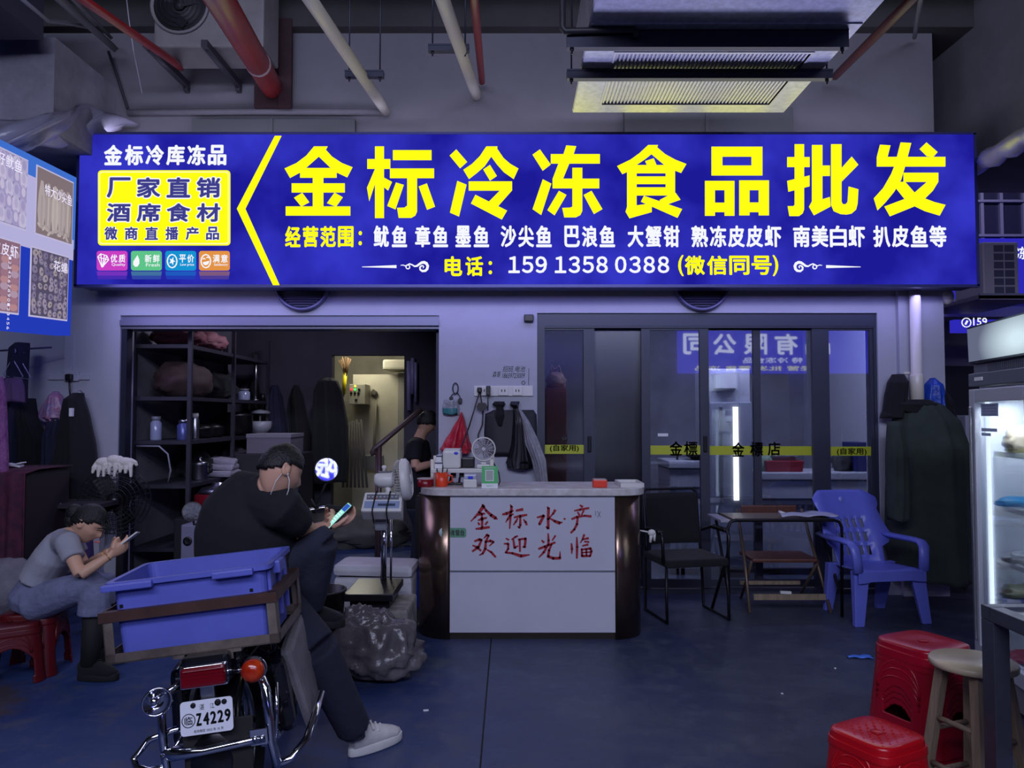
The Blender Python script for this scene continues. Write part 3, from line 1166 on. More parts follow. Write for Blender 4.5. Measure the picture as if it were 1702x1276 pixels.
# dark panels fixed on the wall just above the sign
for x0, x1, y0, lb in ((318, 590, 198, 'left'), (1038, 1318, 178, 'right')):
    m = MB()
    wbox(m, x0, y0, x1, 240, 6.66, 6.72)
    for t in (.5,):
        xx = P(x0 + (x1 - x0) * t, 200, 6.66).x
        m.box2((xx - .03, 6.645, P(0, 236, 6.66).z), (xx, 6.66, P(0, y0, 6.66).z))
    thing(m.build('vent_panel', mat('vent_paint', (86, 88, 92), .6)), 'flat grey vent panel above the sign, under the %s' % ('red pipe' if lb == 'left' else 'ceiling duct'), 'panel')

# round wall fans half hidden behind the sign
for cx, lb in ((501, 'dark round wall vent under the sign, above the storeroom opening'), (1168, 'dark round wall vent under the sign, above the glass doors')):
    o = empty('wall_vent', P(cx, 512, 6.7), (0, 0, 0), lb, 'vent')
    c = P(cx, 470, 6.66)
    fr = frame((c.x, 6.72, c.z), (1, 0, 0), (0, 0, 1), (0, -1, 0))
    m = MB()
    m.lathe([(.245, 0), (.245, .05), (.228, .06), (.215, .05), (.215, .02)], fr, 40)
    m.build('rim', mat('vent_rim', (92, 90, 118), .4, .3), o)
    m = MB()
    m.lathe([(0, .01), (.216, .01), (.216, .03), (0, .035)], fr, 32)
    for i in range(-9, 10):
        h = math.sqrt(max(.001, .21 ** 2 - (i * .022) ** 2))
        m.box((0, i * .022, .036), (2 * h, .008, .01), M=fr)
    m.build('louvre', mat('vent_dark', (52, 50, 72), .6), o)

# big dark duct corner at the very top left
m = MB()
a = P(72, 66, 5.6)
m.box2((-9, 4.6, a.z), (a.x, 5.6, a.z + .55))
thing(m.build('ceiling_duct', mat('dark_duct', (66, 66, 82), .6, .2)), 'dark boxed duct end in the top left corner', 'air duct')

# plastic sheeting slung under the beam at the left
FILM = mat('plastic_film', (142, 140, 160), .3, 0, .2, 4, .3, 6)
m = MB()
top = [P(-60, 205, 5.6), P(90, 190, 5.75), P(150, 175, 6.3), P(230, 205, 6.66)]
bot = [P(-60, 262, 5.5), P(60, 236, 5.6), P(118, 232, 6.2), P(205, 218, 6.6)]


def lerpl(l, t):
    t = t * (len(l) - 1)
    i = min(int(t), len(l) - 2)
    return l[i].lerp(l[i + 1], t - i)


def film(u, v):
    p = lerpl(top, u).lerp(lerpl(bot, u), v)
    p.y += -.10 * math.sin(math.pi * v) * math.sin(u * 9) - .04 * math.sin(u * 23 + v * 5)
    p.z -= .05 * math.sin(math.pi * u) * v
    return p


m.grid(film, 40, 12)
thing(m.build('plastic_sheet', FILM, solid=.004), 'crumpled clear plastic sheet slung below the grey beam at left', 'sheet')
m = MB()
m.tube([P(-40, 262, 5.45), P(48, 222, 5.5), P(110, 193, 5.8), P(128, 176, 6.0)], [.012, .02, .02, .008], 6)
thing(m.build('plastic_roll', FILM), 'twisted plastic strip tied across the sheet at upper left', 'sheet')
# wrapped pipe along the right beam
m = MB()
a, b = P(1614, 272, 6.8), P(1760, 182, 4.6)
for k in range(9):
    pass
m.tube([a.lerp(b, i / 14) + V((0, 0, -.05 + .01 * math.sin(i * 2.1))) for i in range(15)], [.075 + .012 * math.sin(i * 1.7) for i in range(15)], 10)
thing(m.build('wrapped_pipe', FILM), 'plastic wrapped pipe along the lower edge of the right beam', 'pipe')

# neighbour's outdoor unit on a tray and its blue signs
NY = 7.7
o = empty('air_conditioner', P(1655, 492, NY), (0, 0, R(-14)), 'small outdoor air conditioner with square grille on a tray, right of the sign', 'air conditioner')
a, b = P(1625, 489, NY), P(1692, 402, NY)
fx = [P(1652, 489, NY), P(1692, 402, NY)]
NAC = mat('neighbour_ac', (150, 146, 160), .5)
m = MB()
m.box2((a.x + .06, NY, a.z), (b.x, NY + .5, b.z), 0, .015)
m.build('cabinet', NAC, o)
gx0, gx1 = P(1652, 489, NY).x, P(1688, 489, NY).x
m = MB()
n = 6
for j in range(n):
    for i in range(2):
        x0 = gx0 + (gx1 - gx0) * i / 2 + .008
        x1 = gx0 + (gx1 - gx0) * (i + 1) / 2 - .008
        z0 = a.z + (b.z - a.z) * (j + .12) / (n + .3)
        z1 = a.z + (b.z - a.z) * (j + .9) / (n + .3)
        m.box2((x0, NY - .006, z0), (x1, NY + .01, z1))
m.build('grille', mat('grille_dark', (70, 68, 92), .6), o)
m = MB()
a = P(1618, 490, 7.3)
b = P(1700, 500, 7.3)
m.box2((a.x, 7.2, a.z - .05), (b.x + .15, 8.3, a.z - .02))
m.box2((a.x, 7.2, a.z - .06), (b.x + .15, 7.22, a.z))
thing(m.build('support_tray', mat('tray_steel', (120, 116, 140), .5, .4)), 'steel tray carrying the small air conditioner at right', 'tray')
o = empty('shop_sign', P(1680, 490, 8.9), (0, 0, 0), 'blue lit neighbour sign behind the small air conditioner', 'sign')
m = MB()
a, b = P(1590, 492, 8.9), P(1790, 396, 8.9)
m.box2((a.x, 8.9, a.z), (b.x, 9.1, b.z))
m.build('lightbox', emi('lit_blue_far', (44, 40, 180), 1.0), o)
m = MB()
for i, ch in enumerate('冻品'):
    pxtext(m, ch, 1689 + i * 34, 410, 1707 + i * 34, 431, 8.9, .006, .02)
m.build('lettering', WHT, o)
o = empty('shop_sign', P(1640, 551, 8.6), (0, 0, 0), 'small blue phone number sign showing above the fridge', 'sign')
m = MB()
a, b = P(1587, 552, 8.6), P(1730, 531, 8.6)
m.box2((a.x, 8.6, a.z), (b.x, 8.7, b.z))
m.build('lightbox', _M['lit_blue_far'], o)
m = MB()
pxtext(m, '159', 1617, 528, 1640, 541, 8.6, .006, .02)
c = P(1606, 536, 8.6)
m.lathe([(.045, 0), (.055, 0), (.055, .006), (.045, .006), (.045, 0)], frame((c.x, 8.6, c.z), (1, 0, 0), (0, 0, 1), (0, -1, 0)), 20)
m.box((c.x, 8.597, c.z), (.02, .006, .05), (0, R(30), 0))
m.build('lettering', WHT, o)

# ================================================================= LEFT MENU BOARD
A, B, C, D = P(124, 311, 6.1), P(117, 558, 6.1), P(-80, 214, 4.62), P(-80, 541, 4.62)
mb_r = empty('menu_board', B, (0, 0, 0), 'lit blue seafood picture board at the left edge, facing the aisle', 'sign')
up = (A - B).normalized()
rt = (A - C).normalized()
nrm = rt.cross(up).normalized()
if nrm.x < 0:
    nrm = -nrm
Wd, Hd = (A - C).length, (A - B).length
MF = frame(C - up * Hd, rt, up, nrm)     # origin lower left corner of the face
m = MB()
m.box2((0, 0, -.12), (Wd, Hd, 0), M=MF)
m.build('lightbox', emi('lit_board_blue', (36, 62, 190), .9), mb_r)


def uv_of(px, py):
    dx, dy = (px - 851.0) / FPX, (638.0 - py) / FPX
    d = V((dx, _cp - dy * _sp, _sp + dy * _cp))
    o = V((0, 0, CAM_H))
    o0 = MF.translation
    t = (o0 - o).dot(nrm) / d.dot(nrm)
    q = o + d * t - o0
    return q.dot(rt), q.dot(up)


SKB = emi('lit_board_sky', (66, 116, 214), .9)
PAL = emi('lit_board_pale', (186, 182, 228), .9)
u0, v1 = uv_of(51, 280)
u1, v0 = uv_of(114, 424)
u0b, v1b = uv_of(46, 418)
u1b, v0b = uv_of(108, 550)
pw = u1 - u0
lf = u0 - .11 - pw
m = MB()
m.box2((.0, v0 - .02, 0), (u1 + .05, v1 + .05, .002), 0, M=MF)
m.box2((.0, v1b - .02, .002), (u1 + .03, v0 + .05, .004), 1, M=MF)
m.box2((u0 - .11, v0 + .05, .002), (u0, v1 - .1, .004), 1, M=MF)
m.build('backdrop', [SKB, PAL], mb_r)
PH = emi('lit_photo_white', (196, 190, 226), .9)
random.seed(3)


def photo(x0, x1, y0, y1, kind, cap, lab):
    m = MB()
    m.box2((x0, y0, 0), (x1, y1, .006), 0, M=MF)
    base = {'squid': (150, 140, 184), 'sand': (140, 124, 130), 'snail': (92, 84, 112), 'shrimp': (150, 116, 136)}[kind]
    m.box2((x0 + .012, y0 + .012, .006), (x1 - .012, y1 - .012, .009), 1, M=MF)
    cols = {'squid': [(186, 178, 214), (168, 158, 204), (204, 196, 226)], 'sand': [(184, 170, 172), (172, 158, 160), (194, 182, 178)],
            'snail': [(158, 146, 172), (134, 124, 156), (166, 154, 160), (116, 106, 142)], 'shrimp': [(190, 142, 150), (164, 122, 142), (184, 156, 178)]}[kind]
    w, h = x1 - x0 - .03, y1 - y0 - .03
    xa, ya = x0 + .015, y0 + .015

    def ell(cx, cy, rx, ry, mi, an=0.0, z=.009, n=14):
        pl = []
        for i in range(n):
            t = 2 * math.pi * i / n
            x, y = rx * math.cos(t), ry * math.sin(t)
            pl.append((min(max(cx + x * math.cos(an) - y * math.sin(an), xa), xa + w), min(max(cy + x * math.sin(an) + y * math.cos(an), ya), ya + h)))
        m.prism(pl, MF @ Matrix.Translation((0, 0, z)), .002, mi)
    if kind == 'squid':
        for j in range(5):
            for i in range(6):
                ell(xa + w * (i + .5) / 6, ya + h * (j + .5) / 5, w * .1, h * .13, 2 + (i + j) % 3, random.uniform(-.3, .3) + (0 if j < 3 else .2))
                ell(xa + w * (i + .5) / 6, ya + h * (j + .6) / 5, w * .045, h * .07, 2 + (i + j + 1) % 3, .1, .011)
    elif kind == 'sand':
        for i in range(5):
            cx = xa + w * (i + .6) / 5.4
            pl = [(cx - .03, ya + h * .1), (cx + .03, ya + h * .08), (cx + .055, ya + h * .35), (cx + .045, ya + h * .6), (cx + .015, ya + h * .82), (cx - .015, ya + h * .82), (cx - .04, ya + h * .6), (cx - .05, ya + h * .35)]
            m.prism(pl, MF @ Matrix.Translation((0, 0, .009)), .002, 2 + i % 3)
            m.prism([(cx - .012, ya + h * .15), (cx + .008, ya + h * .15), (cx + .012, ya + h * .6), (cx - .008, ya + h * .6)], MF @ Matrix.Translation((0, 0, .011)), .001, 2 + (i + 1) % 3)
        for i in range(16):
            ell(xa + w * random.uniform(.05, .95), ya + h * random.uniform(.03, .14), .03, .012, 2 + i % 3, random.uniform(-1, 1), .0115)
    elif kind == 'snail':
        for j in range(8):
            for i in range(7):
                cx = xa + w * (i + .5 + random.uniform(-.2, .2)) / 7
                cy = ya + h * (j + .5 + random.uniform(-.2, .2)) / 8
                s = random.uniform(.75, 1.1)
                ell(cx, cy, w * .07 * s, h * .056 * s, 2 + random.randrange(4), random.uniform(0, 3))
                ell(cx, cy, w * .04 * s, h * .03 * s, 2 + random.randrange(4), random.uniform(0, 3), .011)
                ell(cx, cy, w * .018 * s, h * .014 * s, 1, random.uniform(0, 3), .0135)
    else:
        for i in range(4):
            cx = xa + w * (i + .5) / 4
            for j in range(9):
                ell(cx, ya + h * (j + .7) / 10.5, w * .1, h * .055, 2 + (j + i) % 3, 0, .009 + .0004 * j)
    mats = [PH, emi('lit_photo_' + kind, base, .8)] + [emi('lit_%s_%d' % (kind, i), c, .85) for i, c in enumerate(cols)]
    pn = m.build('picture', mats, mb_r, label=lab)
    m = MB()
    a, b, yy, hh = cap[1]
    n = len(cap[0])
    for i, ch in enumerate(cap[0]):
        add_text(m, ch, MF @ Matrix.Translation((x0 + a + (b - a) * i / n, y0 + yy, .014)), (b - a) / n * .9, hh, .002, .01)
    if kind == 'shrimp':
        for i, ch in enumerate('1234567890123456'):
            add_text(m, ch, MF @ Matrix.Translation((x1 - .16, y1 - .12 - .032 * i, .016)) @ Matrix.Rotation(R(-90), 4, 'Z'), .02, .03, .002, .0)
    m.build('lettering', [emi('lit_caption', (236, 230, 255), 1)], pn)


photo(u0, u1, v0, v1, 'sand', ('特大沙尖鱼', (.1, pw - .03, (v1 - v0) - .2, .085)), 'picture of a row of long pale fish')
photo(u0b, u0b + pw, v0b, v1b, 'snail', ('花螺', (pw * .55, pw * .95, (v1b - v0b) - .14, .08)), 'picture of a heap of spotted sea snails')
photo(lf, u0 - .11, v0, v1, 'squid', ('大籽鱿鱼', (.05, pw - .08, (v1 - v0) - .12, .085)), 'picture of rows of pale squid')
photo(lf - .02, u0b - .13, v0b, v1b, 'shrimp', ('生皮皮虾', (.05, pw - .08, (v1b - v0b) - .12, .085)), 'picture of mantis shrimps beside a ruler')

# ================================================================= hanging cloth / bags
def drape(mb, prof, Y, dep=.07, folds=6, famp=.18, seed=0.0, mi=0, nu=40, sub=5, back=0.15):
    """closed cloth body hanging against a plane at Y. prof: (py, xl, xr[, depth scale]) from top to bottom"""
    lev = []
    for i in range(len(prof) - 1):
        for k in range(sub):
            t = k / sub
            s = t * t * (3 - 2 * t) * .5 + t * .5
            A, B = prof[i], prof[i + 1]
            lev.append([A[j] + (B[j] - A[j]) * s for j in range(3)] + [(A[3] if len(A) > 3 else 1) * (1 - s) + (B[3] if len(B) > 3 else 1) * s])
    L = prof[-1]
    lev.append(list(L[:3]) + [L[3] if len(L) > 3 else 1])
    rings = []
    n = len(lev)
    for r, (py, xl, xr, ds) in enumerate(lev):
        a, b = P(xl, py, Y), P(xr, py, Y)
        c = (a + b) / 2
        hw = (b.x - a.x) / 2
        ring = []
        for k in range(nu):
            t = 2 * math.pi * k / nu
            v = r / n
            f = 1 + famp * math.sin(folds * t + seed + 1.5 * v) * (.35 + .65 * v) + famp * .5 * math.sin((folds * 2 + 1) * t + seed * 2 - 2 * v)
            x = c.x + hw * math.cos(t) * (1 + (f - 1) * .25)
            sy = math.sin(t)
            y = Y - dep * ds * max(sy, 0) * f if sy > 0 else Y - dep * ds * back * sy * .3
            z = c.z + .012 * math.sin(3 * t + seed + r) * (v if r < n - 1 else .6)
            ring.append((x, y, z))
        rings.append(ring)
    verts = [p for rg in rings for p in rg]
    faces = []
    for i in range(len(rings) - 1):
        for k in range(nu):
            k2 = (k + 1) % nu
            faces.append((i * nu + k, i * nu + k2, (i + 1) * nu + k2, (i + 1) * nu + k))
    faces.append(tuple(range(nu - 1, -1, -1)))
    faces.append(tuple(range((n - 1) * nu, n * nu)))
    mb._add(verts, faces, mi, True)
    return mb


def blob(mb, c, r, sc, amp=.15, fs=4.0, seed=0.0, mi=0, u=28, v=16, flat=True, ridge=False):
    """lumpy sack: a ball pushed about by noise, flattened where it rests"""
    c = V(c)
    verts = []
    for j in range(v + 1):
        for i in range(u):
            th, ph = math.pi * j / v, 2 * math.pi * i / u
            d = V((math.sin(th) * math.cos(ph), math.sin(th) * math.sin(ph), -math.cos(th)))
            q = d * fs + V((seed, seed * 2, seed * 3))
            k = noise.noise(q) + .5 * noise.noise(q * 2.1)
            if ridge == 'soft':
                k = .6 * k + .35 * (.5 - 2.4 * abs(noise.noise(q * 1.3 + V((d.z * 2, 0, 3)))))
            elif ridge:
                k = .5 - abs(k) * 2.2
            p = V((d.x * sc[0], d.y * sc[1], d.z * sc[2])) * r * (1 + amp * k)
            if flat:
                p.z = max(p.z, -r * sc[2] * .72)
            verts.append(c + p)
    faces = []
    for j in range(v):
        for i in range(u):
            i2 = (i + 1) % u
            faces.append((j * u + i, j * u + i2, (j + 1) * u + i2, (j + 1) * u + i))
    mb._add(verts, faces, mi, True)
    bmesh.ops.remove_doubles(mb.bm, verts=mb.bm.verts[:], dist=1e-5)
    return mb


# ================================================================= SLIDING GLASS DOORS
DY = 6.80
dr = empty('door_1', P(1177, 985, DY), kind='structure')
zt, zb = wz(543, DY), .05
FRM = mat('door_frame_grey', (52, 55, 70), .45, .15)
m = MB()
m.box2((xr0, DY - .06, wz(543, DY)), (xr1, DY + .1, ztopR))
m.box2((xr0, DY - .06, 0), (wx(905, DY), DY + .1, wz(543, DY)))
m.box2((wx(1449, DY), DY - .06, 0), (xr1, DY + .1, wz(543, DY)))
m.box2((wx(905, DY), DY - .05, 0), (wx(1449, DY), DY + .1, .04))
m.box2((wx(905, DY), DY - .055, wz(546, DY)), (wx(1449, DY), DY - .045, wz(543, DY)))
m.build('door_frame', FRM, dr)
GL = glassmat('door_glass', (196, 200, 212), .11)
GLF = glassmat('fluted_glass', (170, 172, 184), .10, .12, 60)
GLD = glassmat('dark_fluted_glass', (70, 72, 88), .16, .22, 60)
TAPE = mat('yellow_green_tape', (178, 186, 40), .5)
pan = [(897, 905, 970, 988, 0, GLF), (970, 988, 1066, 1080, 1, GLD), (1066, 1080, 1163, 1178, 0, GL), (1163, 1178, 1252, 1258, 1, GL),
       (1258, 1264, 1350, 1366, 1, GL), (1350, 1378, 1446, 1452, 0, GL)]
for i, (f0, g0, g1, f1, tr, gm) in enumerate(pan):
    y = DY + (-.02 if tr == 0 else .03)
    m = MB()
    a0, a1, b1, b0 = wx(f0, y), wx(g0, y), wx(g1, y), wx(f1, y)
    m.box2((a0, y - .02, zb), (a1, y + .02, zt))
    m.box2((b1, y - .02, zb), (b0, y + .02, zt))
    m.box2((a1, y - .02, zb), (b1, y + .02, wz(962, y)))
    m.box2((a1, y - .02, wz(549, y)), (b1, y + .02, zt))
    pf = m.build('sliding_panel', FRM, dr)
    m = MB()
    m.box2((a1, y - .003, wz(962, y)), (b1, y + .003, wz(549, y)))
    m.build('glass_pane', gm, pf)
    if i != 1:
        m = MB()
        m.box2((a1, y - .006, wz(754 + i * .6, y)), (b1, y - .0035, wz(739 + i * .6, y)), 0)
        txt = {0: [('(自家用)', 914, 962, 739, 751)], 2: [('金', 1113, 1134, 733, 757), ('標', 1137, 1159, 733, 757)],
               3: [('金', 1217, 1237, 734, 758), ('標', 1231 + 15, 1251, 734, 758)] if False else [('金', 1217, 1237, 735, 759)],
               4: [('標', 1266, 1272 + 8, 734, 758), ('店', 1283, 1303, 733, 757)] if False else [('店', 1276, 1297, 734, 757)],
               5: [('(自家用)', 1391, 1440, 744, 757)]}[i]
        for t, x0, x1, y0, y1 in txt:
            pxtext(m, t, x0, y0, x1, y1, y - .0065, .002, .02, 1)
        if i == 0:
            pxtext(m, '点', 933, 723, 944, 733, y - .0065, .002, .02, 2)
        if i == 2:
            m.box2((wx(1093, y), y - .006, wz(725, y)), (wx(1110, y), y - .0035, wz(720, y)), 2)
        m.build('warning_tape', [TAPE, BLKINK, PAPER], pf)
    if i in (0, 2):
        m = MB()
        x = (b1 + b0) / 2
        m.box((x, y - .03, 1.3), (.03, .025, .14), None, 0, .006)
        m.build('door_handle', DARKST, pf)
# the character that straddles the stile between the two middle panes
m = MB()
pxtext(m, '標', 1247, 734, 1268, 758, DY - .0265 + .03, .002, .02)
m.build('lettering', BLKINK, dr)

# ================================================================= BEHIND THE GLASS
ty = 7.35
m = MB()
wbox(m, 906, 668, 942, 1000, ty, ty + .4)
x0, x1 = wx(906, ty), wx(942, ty)
cb = empty('tall_cabinet', ((x0 + x1) / 2, ty, 0), (0, 0, 0), 'narrow red-brown wooden cabinet behind the first glass door', 'cabinet')
m = MB()
CABW = mat('cabinet_wood', (148, 84, 66), .5, 0, .35, 5, stretch=(5, 5, .6))
m.box2((x0, ty, 0), (x1, ty + .4, wz(645, ty)), 0, .006)
m.build('body', CABW, cb)
m = MB()
m.box2((x0 + .01, ty - .015, .08), (x1 - .01, ty, wz(650, ty)), 0, .004)
m.cyl((x1 - .03, ty - .03, 1.15), (x1 - .03, ty - .015, 1.15), .01, seg=10)
m.build('door', CABW, cb)
m = MB()
c = P(924, 630, ty + .2)
blob(m, (c.x, c.y, wz(645, ty) + .07), .1, (1, .9, .95), .2, 3, 1.0)
m.tube([(c.x - .05, c.y, c.z + .05), (c.x - .04, c.y, c.z + .13), (c.x - .01, c.y, c.z + .09), (c.x + .03, c.y, c.z + .13), (c.x + .05, c.y, c.z + .05)], .012, 6)
thing(m.build('tied_bag', mat('tan_bag', (168, 134, 118), .6, 0, .4, 8)), 'tan tied bag lying on top of the narrow brown cabinet', 'bag')
# chest freezers
FRZ = mat('freezer_white', (190, 190, 200), .35, 0, .08, 3)


def chest(x0, x1, ytop, Y, dep, label):
    a, b = wx(x0, Y), wx(x1, Y)
    zt_ = wz(ytop, Y)
    o = empty('chest_freezer', ((a + b) / 2, Y, 0), (0, 0, 0), label, 'freezer')
    m = MB()
    m.box2((a, Y, .06), (b, Y + dep, zt_ - .08), 0, .012)
    m.build('body', FRZ, o)
    m = MB()
    m.box2((a - .01, Y - .02, zt_ - .075), (b + .01, Y + dep, zt_), 0, .012)
    m.build('lid', FRZ, o)
    m = MB()
    m.box2((a, Y - .012, zt_ - .27), (b, Y, zt_ - .25))
    m.box2((a, Y - .008, zt_ - .36), (b, Y, zt_ - .31))
    m.build('trim_strip', mat('freezer_trim', (60, 60, 74), .4), o)
    m = MB()
    m.box2((a + .03, Y + .04, 0), (b - .03, Y + dep - .04, .06))
    m.build('base', BLACKPL, o)
    return zt_


zc = chest(1262, 1462, 785, 7.55, .6, 'long white chest freezer behind the right glass doors')
zc2 = chest(1112, 1172, 766, 7.55, .6, 'short white chest freezer behind the third glass door')
m = MB()
a, b = wx(1272, 7.6), wx(1336, 7.6)
m.box(((a + b) / 2, 7.75, zc + .055), (b - a, .3, .11), None, 0, .01, taper=(.93, .93))
thing(m.build('red_tray', mat('dull_red_tray', (150, 40, 52), .5)), 'dull red tray on the long freezer behind the glass', 'tray')
m = MB()
blob(m, ((a + b) / 2 + .03, 7.72, zc + .15), .12, (1.2, .7, .35), .3, 4, 3.1)
thing(m.build('plastic_bag', CLBAG), 'cloudy plastic bag lying on the red tray', 'bag')
m = MB()
c = P(1252, 772, 7.7)
blob(m, (c.x + .13, 7.72, zc + .07), .1, (.8, .7, 1), .25, 4, 5.2)
thing(m.build('plastic_bag', mat('pale_green_bag', (132, 156, 128), .4, 0, .2, 8)), 'pale green plastic bag at the left end of the long freezer', 'bag')
m = MB()
c = P(1402, 770, 7.7)
blob(m, (c.x, 7.75, zc + .09), .12, (.8, .7, 1), .3, 4, 7.2)
thing(m.build('plastic_bag', mat('dark_grey_bag', (64, 64, 66), .4, 0, .3, 8)), 'dark grey bag on the right part of the long freezer', 'bag')
m = MB()
a, b = wx(1416, 7.7), wx(1446, 7.7)
m.box2((a, 7.65, zc), (b, 7.95, wz(735, 7.7)), 0, .01)
thing(m.build('storage_box', mat('dark_blue_box', (34, 36, 92), .5)), 'dark blue box standing at the right end of the long freezer', 'box')
o = empty('wok', P(1165, 770, 7.7), (0, 0, 0), 'dark shallow wok with a pale bowl in it on the short freezer', 'pan')
c = V((P(1163, 765, 7.75).x, 7.8, zc2))
m = MB()
m.lathe([(.06, 0), (.15, .05), (.165, .07), (.155, .07), (.06, .01), (0, .008)], Matrix.Translation(c), 24)
m.build('bowl', BLACKPL, o)
m = MB()
m.tube([c + V((-.15, 0, .06)), c + V((-.21, -.01, .07)), c + V((-.22, -.02, .0))], .012, 8)
m.build('handle', BLACKPL, o)
m = MB()
c2 = V((c.x + .03, 7.72, zc2 + .06))
m.lathe([(0, 0), (.06, .005), (.09, .07), (.095, .09), (.085, .09), (.055, .02), (0, .015)], Matrix.Translation(c2), 20)
thing(m.build('bowl', mat('pale_bowl', (170, 172, 150), .4)), 'pale bowl stacked in the dark wok behind the glass', 'bowl')
# upright display fridge with a light strip
fy = 7.4
a, b = wx(1180, fy), wx(1250, fy)
o = empty('display_fridge', ((a + b) / 2, fy, 0), (0, 0, 0), 'tall pale fridge with a bright vertical light strip behind the glass doors', 'fridge')
m = MB()
m.box2((a, fy + .05, .1), (b, fy + .6, wz(612, fy)), 0, .01)
m.build('body', FRZ, o)
m = MB()
m.box2((a, fy, .2), (b, fy + .045, wz(668, fy)), 0, .008)
m.build('door', mat('fridge_door_grey', (150, 154, 170), .3), o)
m = MB()
m.box2((wx(1190, fy), fy - .004, wz(645, fy)), (wx(1226, fy), fy + .05, wz(618, fy)))
m.build('header', PAPER, o)
m = MB()
m.box2((wx(1218, fy), fy - .02, wz(831, fy)), (wx(1226, fy), fy, wz(676, fy)))
m.build('light_strip', emi('fridge_strip', (255, 252, 235), 6.0), o)
m = MB()
m.box2((wx(1195, fy), fy - .02, wz(831, fy)), (wx(1200, fy), fy, wz(676, fy)))
m.build('handle', STEEL, o)

# ================================================================= ON THE MIDDLE PIER
FY = WY
m = MB()
wbox(m, 871, 522, 887, 534, FY - .05, FY, 0, .008)
thing(m.build('wall_sensor', BLACKPL), 'small black sensor box on the wall left of the glass doors', 'sensor')
m = MB()
pxtext(m, '招班.电池', 835, 608, 872, 618, FY - .0005, .001, 0, shear=.2)
pxtext(m, '森哥', 818, 617, 831, 627, FY - .0005, .001, 0, shear=.2)
pxtext(m, '18659723009', 834, 620, 871, 628, FY - .0005, .001, 0, shear=.25)
c = P(870, 636, FY)
m.lathe([(.012, 0), (.017, 0), (.017, .002), (.012, .002), (.012, 0)], frame((c.x, FY, c.z), (1, 0, 0), (0, 0, 1), (0, -1, 0)), 14)
m.tube([P(879, 612, FY - .001), P(878.5, 640, FY - .001)], .002, 5)
thing(m.build('wall_writing', BLKINK), 'black handwritten note on the white wall beside the glass doors', 'writing')
o = empty('socket_strip', P(830, 658, FY), (0, 0, 0), 'white trunking with sockets and switches on the middle wall', 'socket')
m = MB()
wbox(m, 788, 641, 886, 658, FY - .02, FY, 0, .004)
m.build('trunking', WHITEPL, o)
for x0, x1 in ((800, 814), (828, 845), (852, 868)):
    m = MB()
    wbox(m, x0, 642, x1, 657, FY - .03, FY - .02, 0, .004)
    for dx in (.35, .65):
        wbox(m, x0 + (x1 - x0) * dx - .8, 647, x0 + (x1 - x0) * dx + .8, 651, FY - .0315, FY - .03, 1)
    m.build('socket', [WHITEPL, BLACKPL], o)
m = MB()
wbox(m, 808, 641, 815, 657, FY - .09, FY - .03, 0, .006)
m.tube([P(811, 657, FY - .06), P(811, 670, FY - .03), P(811, 682, FY - .03)], .004, 6)
thing(m.build('phone_charger', BLACKPL), 'black charger plugged into the white socket strip', 'charger')
m = MB()
c = P(797, 648, FY - .05)
m.box(c, (.04, .06, .045), None, 0, .01)
m.tube([c + V((0, -.02, -.02)), P(792, 668, FY - .08), P(780, 708, FY - .1), P(766, 745, FY - .3), P(760, 770, FY - .7)], .006, 6)
thing(m.build('power_cable', BLACKPL), 'black plug and long cable slanting down from the socket strip', 'cable')
m = MB()
m.tube([P(798, 652, FY - .03), P(800, 666, FY - .04), P(801, 674, FY - .04)], .005, 6)
m.prism([(0, -.045), (.05, 0), (.03, .035), (-.03, .035), (-.045, 0)], frame(P(801, 676, FY - .03), (1, 0, 0), (0, 0, 1), (0, -1, 0)), .05)
m.tube([P(803, 682, FY - .04), P(802, 705, FY - .03), P(795, 722, FY - .04), P(795, 735, FY - .05)], .006, 6)
thing(m.build('power_adaptor', BLACKPL), 'black diamond shaped adaptor hanging on its cable under the socket strip', 'adaptor')
m = MB()
pts = []
for i in range(26):
    t = i / 25 * 2 * math.pi * 2.2
    pts.append(P(757 + 4.5 * math.cos(t), 645 + 9 * math.sin(t), FY - .015 - .0008 * i))
pts += [P(752, 655, FY - .03), P(749, 660, FY - .03)]
m.tube(pts, .0045, 6)
m.box(P(750, 662, FY - .03), (.03, .02, .03), None, 0, .006)
m.tube([P(760, 652, FY - .02), P(765, 660, FY - .02), P(764, 668, FY - .03)], .004, 6)
m.box(P(765, 666, FY - .03), (.03, .025, .045), None, 0, .006)
thing(m.build('coiled_cable', BLACKPL), 'coiled dark cable hung on the wall above the red bag', 'cable')
o = empty('soap_bag', P(750, 690, FY), (0, 0, 0), 'clear pouch with green contents hanging on the wall', 'pouch')
m = MB()
drape(m, [(664, 738, 762), (680, 735, 764), (689, 737, 763)], FY - .002, .035, 4, .15, 1.0)
m.build('pouch', CLBAG, o)
m = MB()
drape(m, [(678, 736, 760), (688, 737, 760)], FY - .034, .02, 4, .1, 2.0)
m.build('contents', mat('teal_packet', (40, 110, 112), .4), o)
m = MB()
drape(m, [(685, 766, 768.5), (694, 763, 772), (712, 752, 776), (730, 741, 780), (746, 731, 785), (752, 738, 782)], FY - .02, .12, 6, .2, 3.0)
thing(m.build('plastic_bag', mat('red_bag_film', (190, 26, 50), .35, 0, .35, 14, .3, 25)), 'red plastic bag hanging on the middle wall above the printer', 'bag')
m = MB()
drape(m, [(681, 820, 886), (688, 806, 891), (720, 804, 892), (757, 805, 891)], FY - .002, .04, 3, .12, 0.4)
thing(m.build('apron', mat('dark_apron', (26, 28, 38), .6, 0, .3, 5)), 'dark blue-black apron hanging flat on the middle wall', 'apron')
m = MB()
drape(m, [(667, 822, 838, .5), (672, 818, 840), (676, 825, 836, .6), (690, 822, 838), (706, 828, 835, .5)], FY - .05, .04, 5, .25, 1.4)
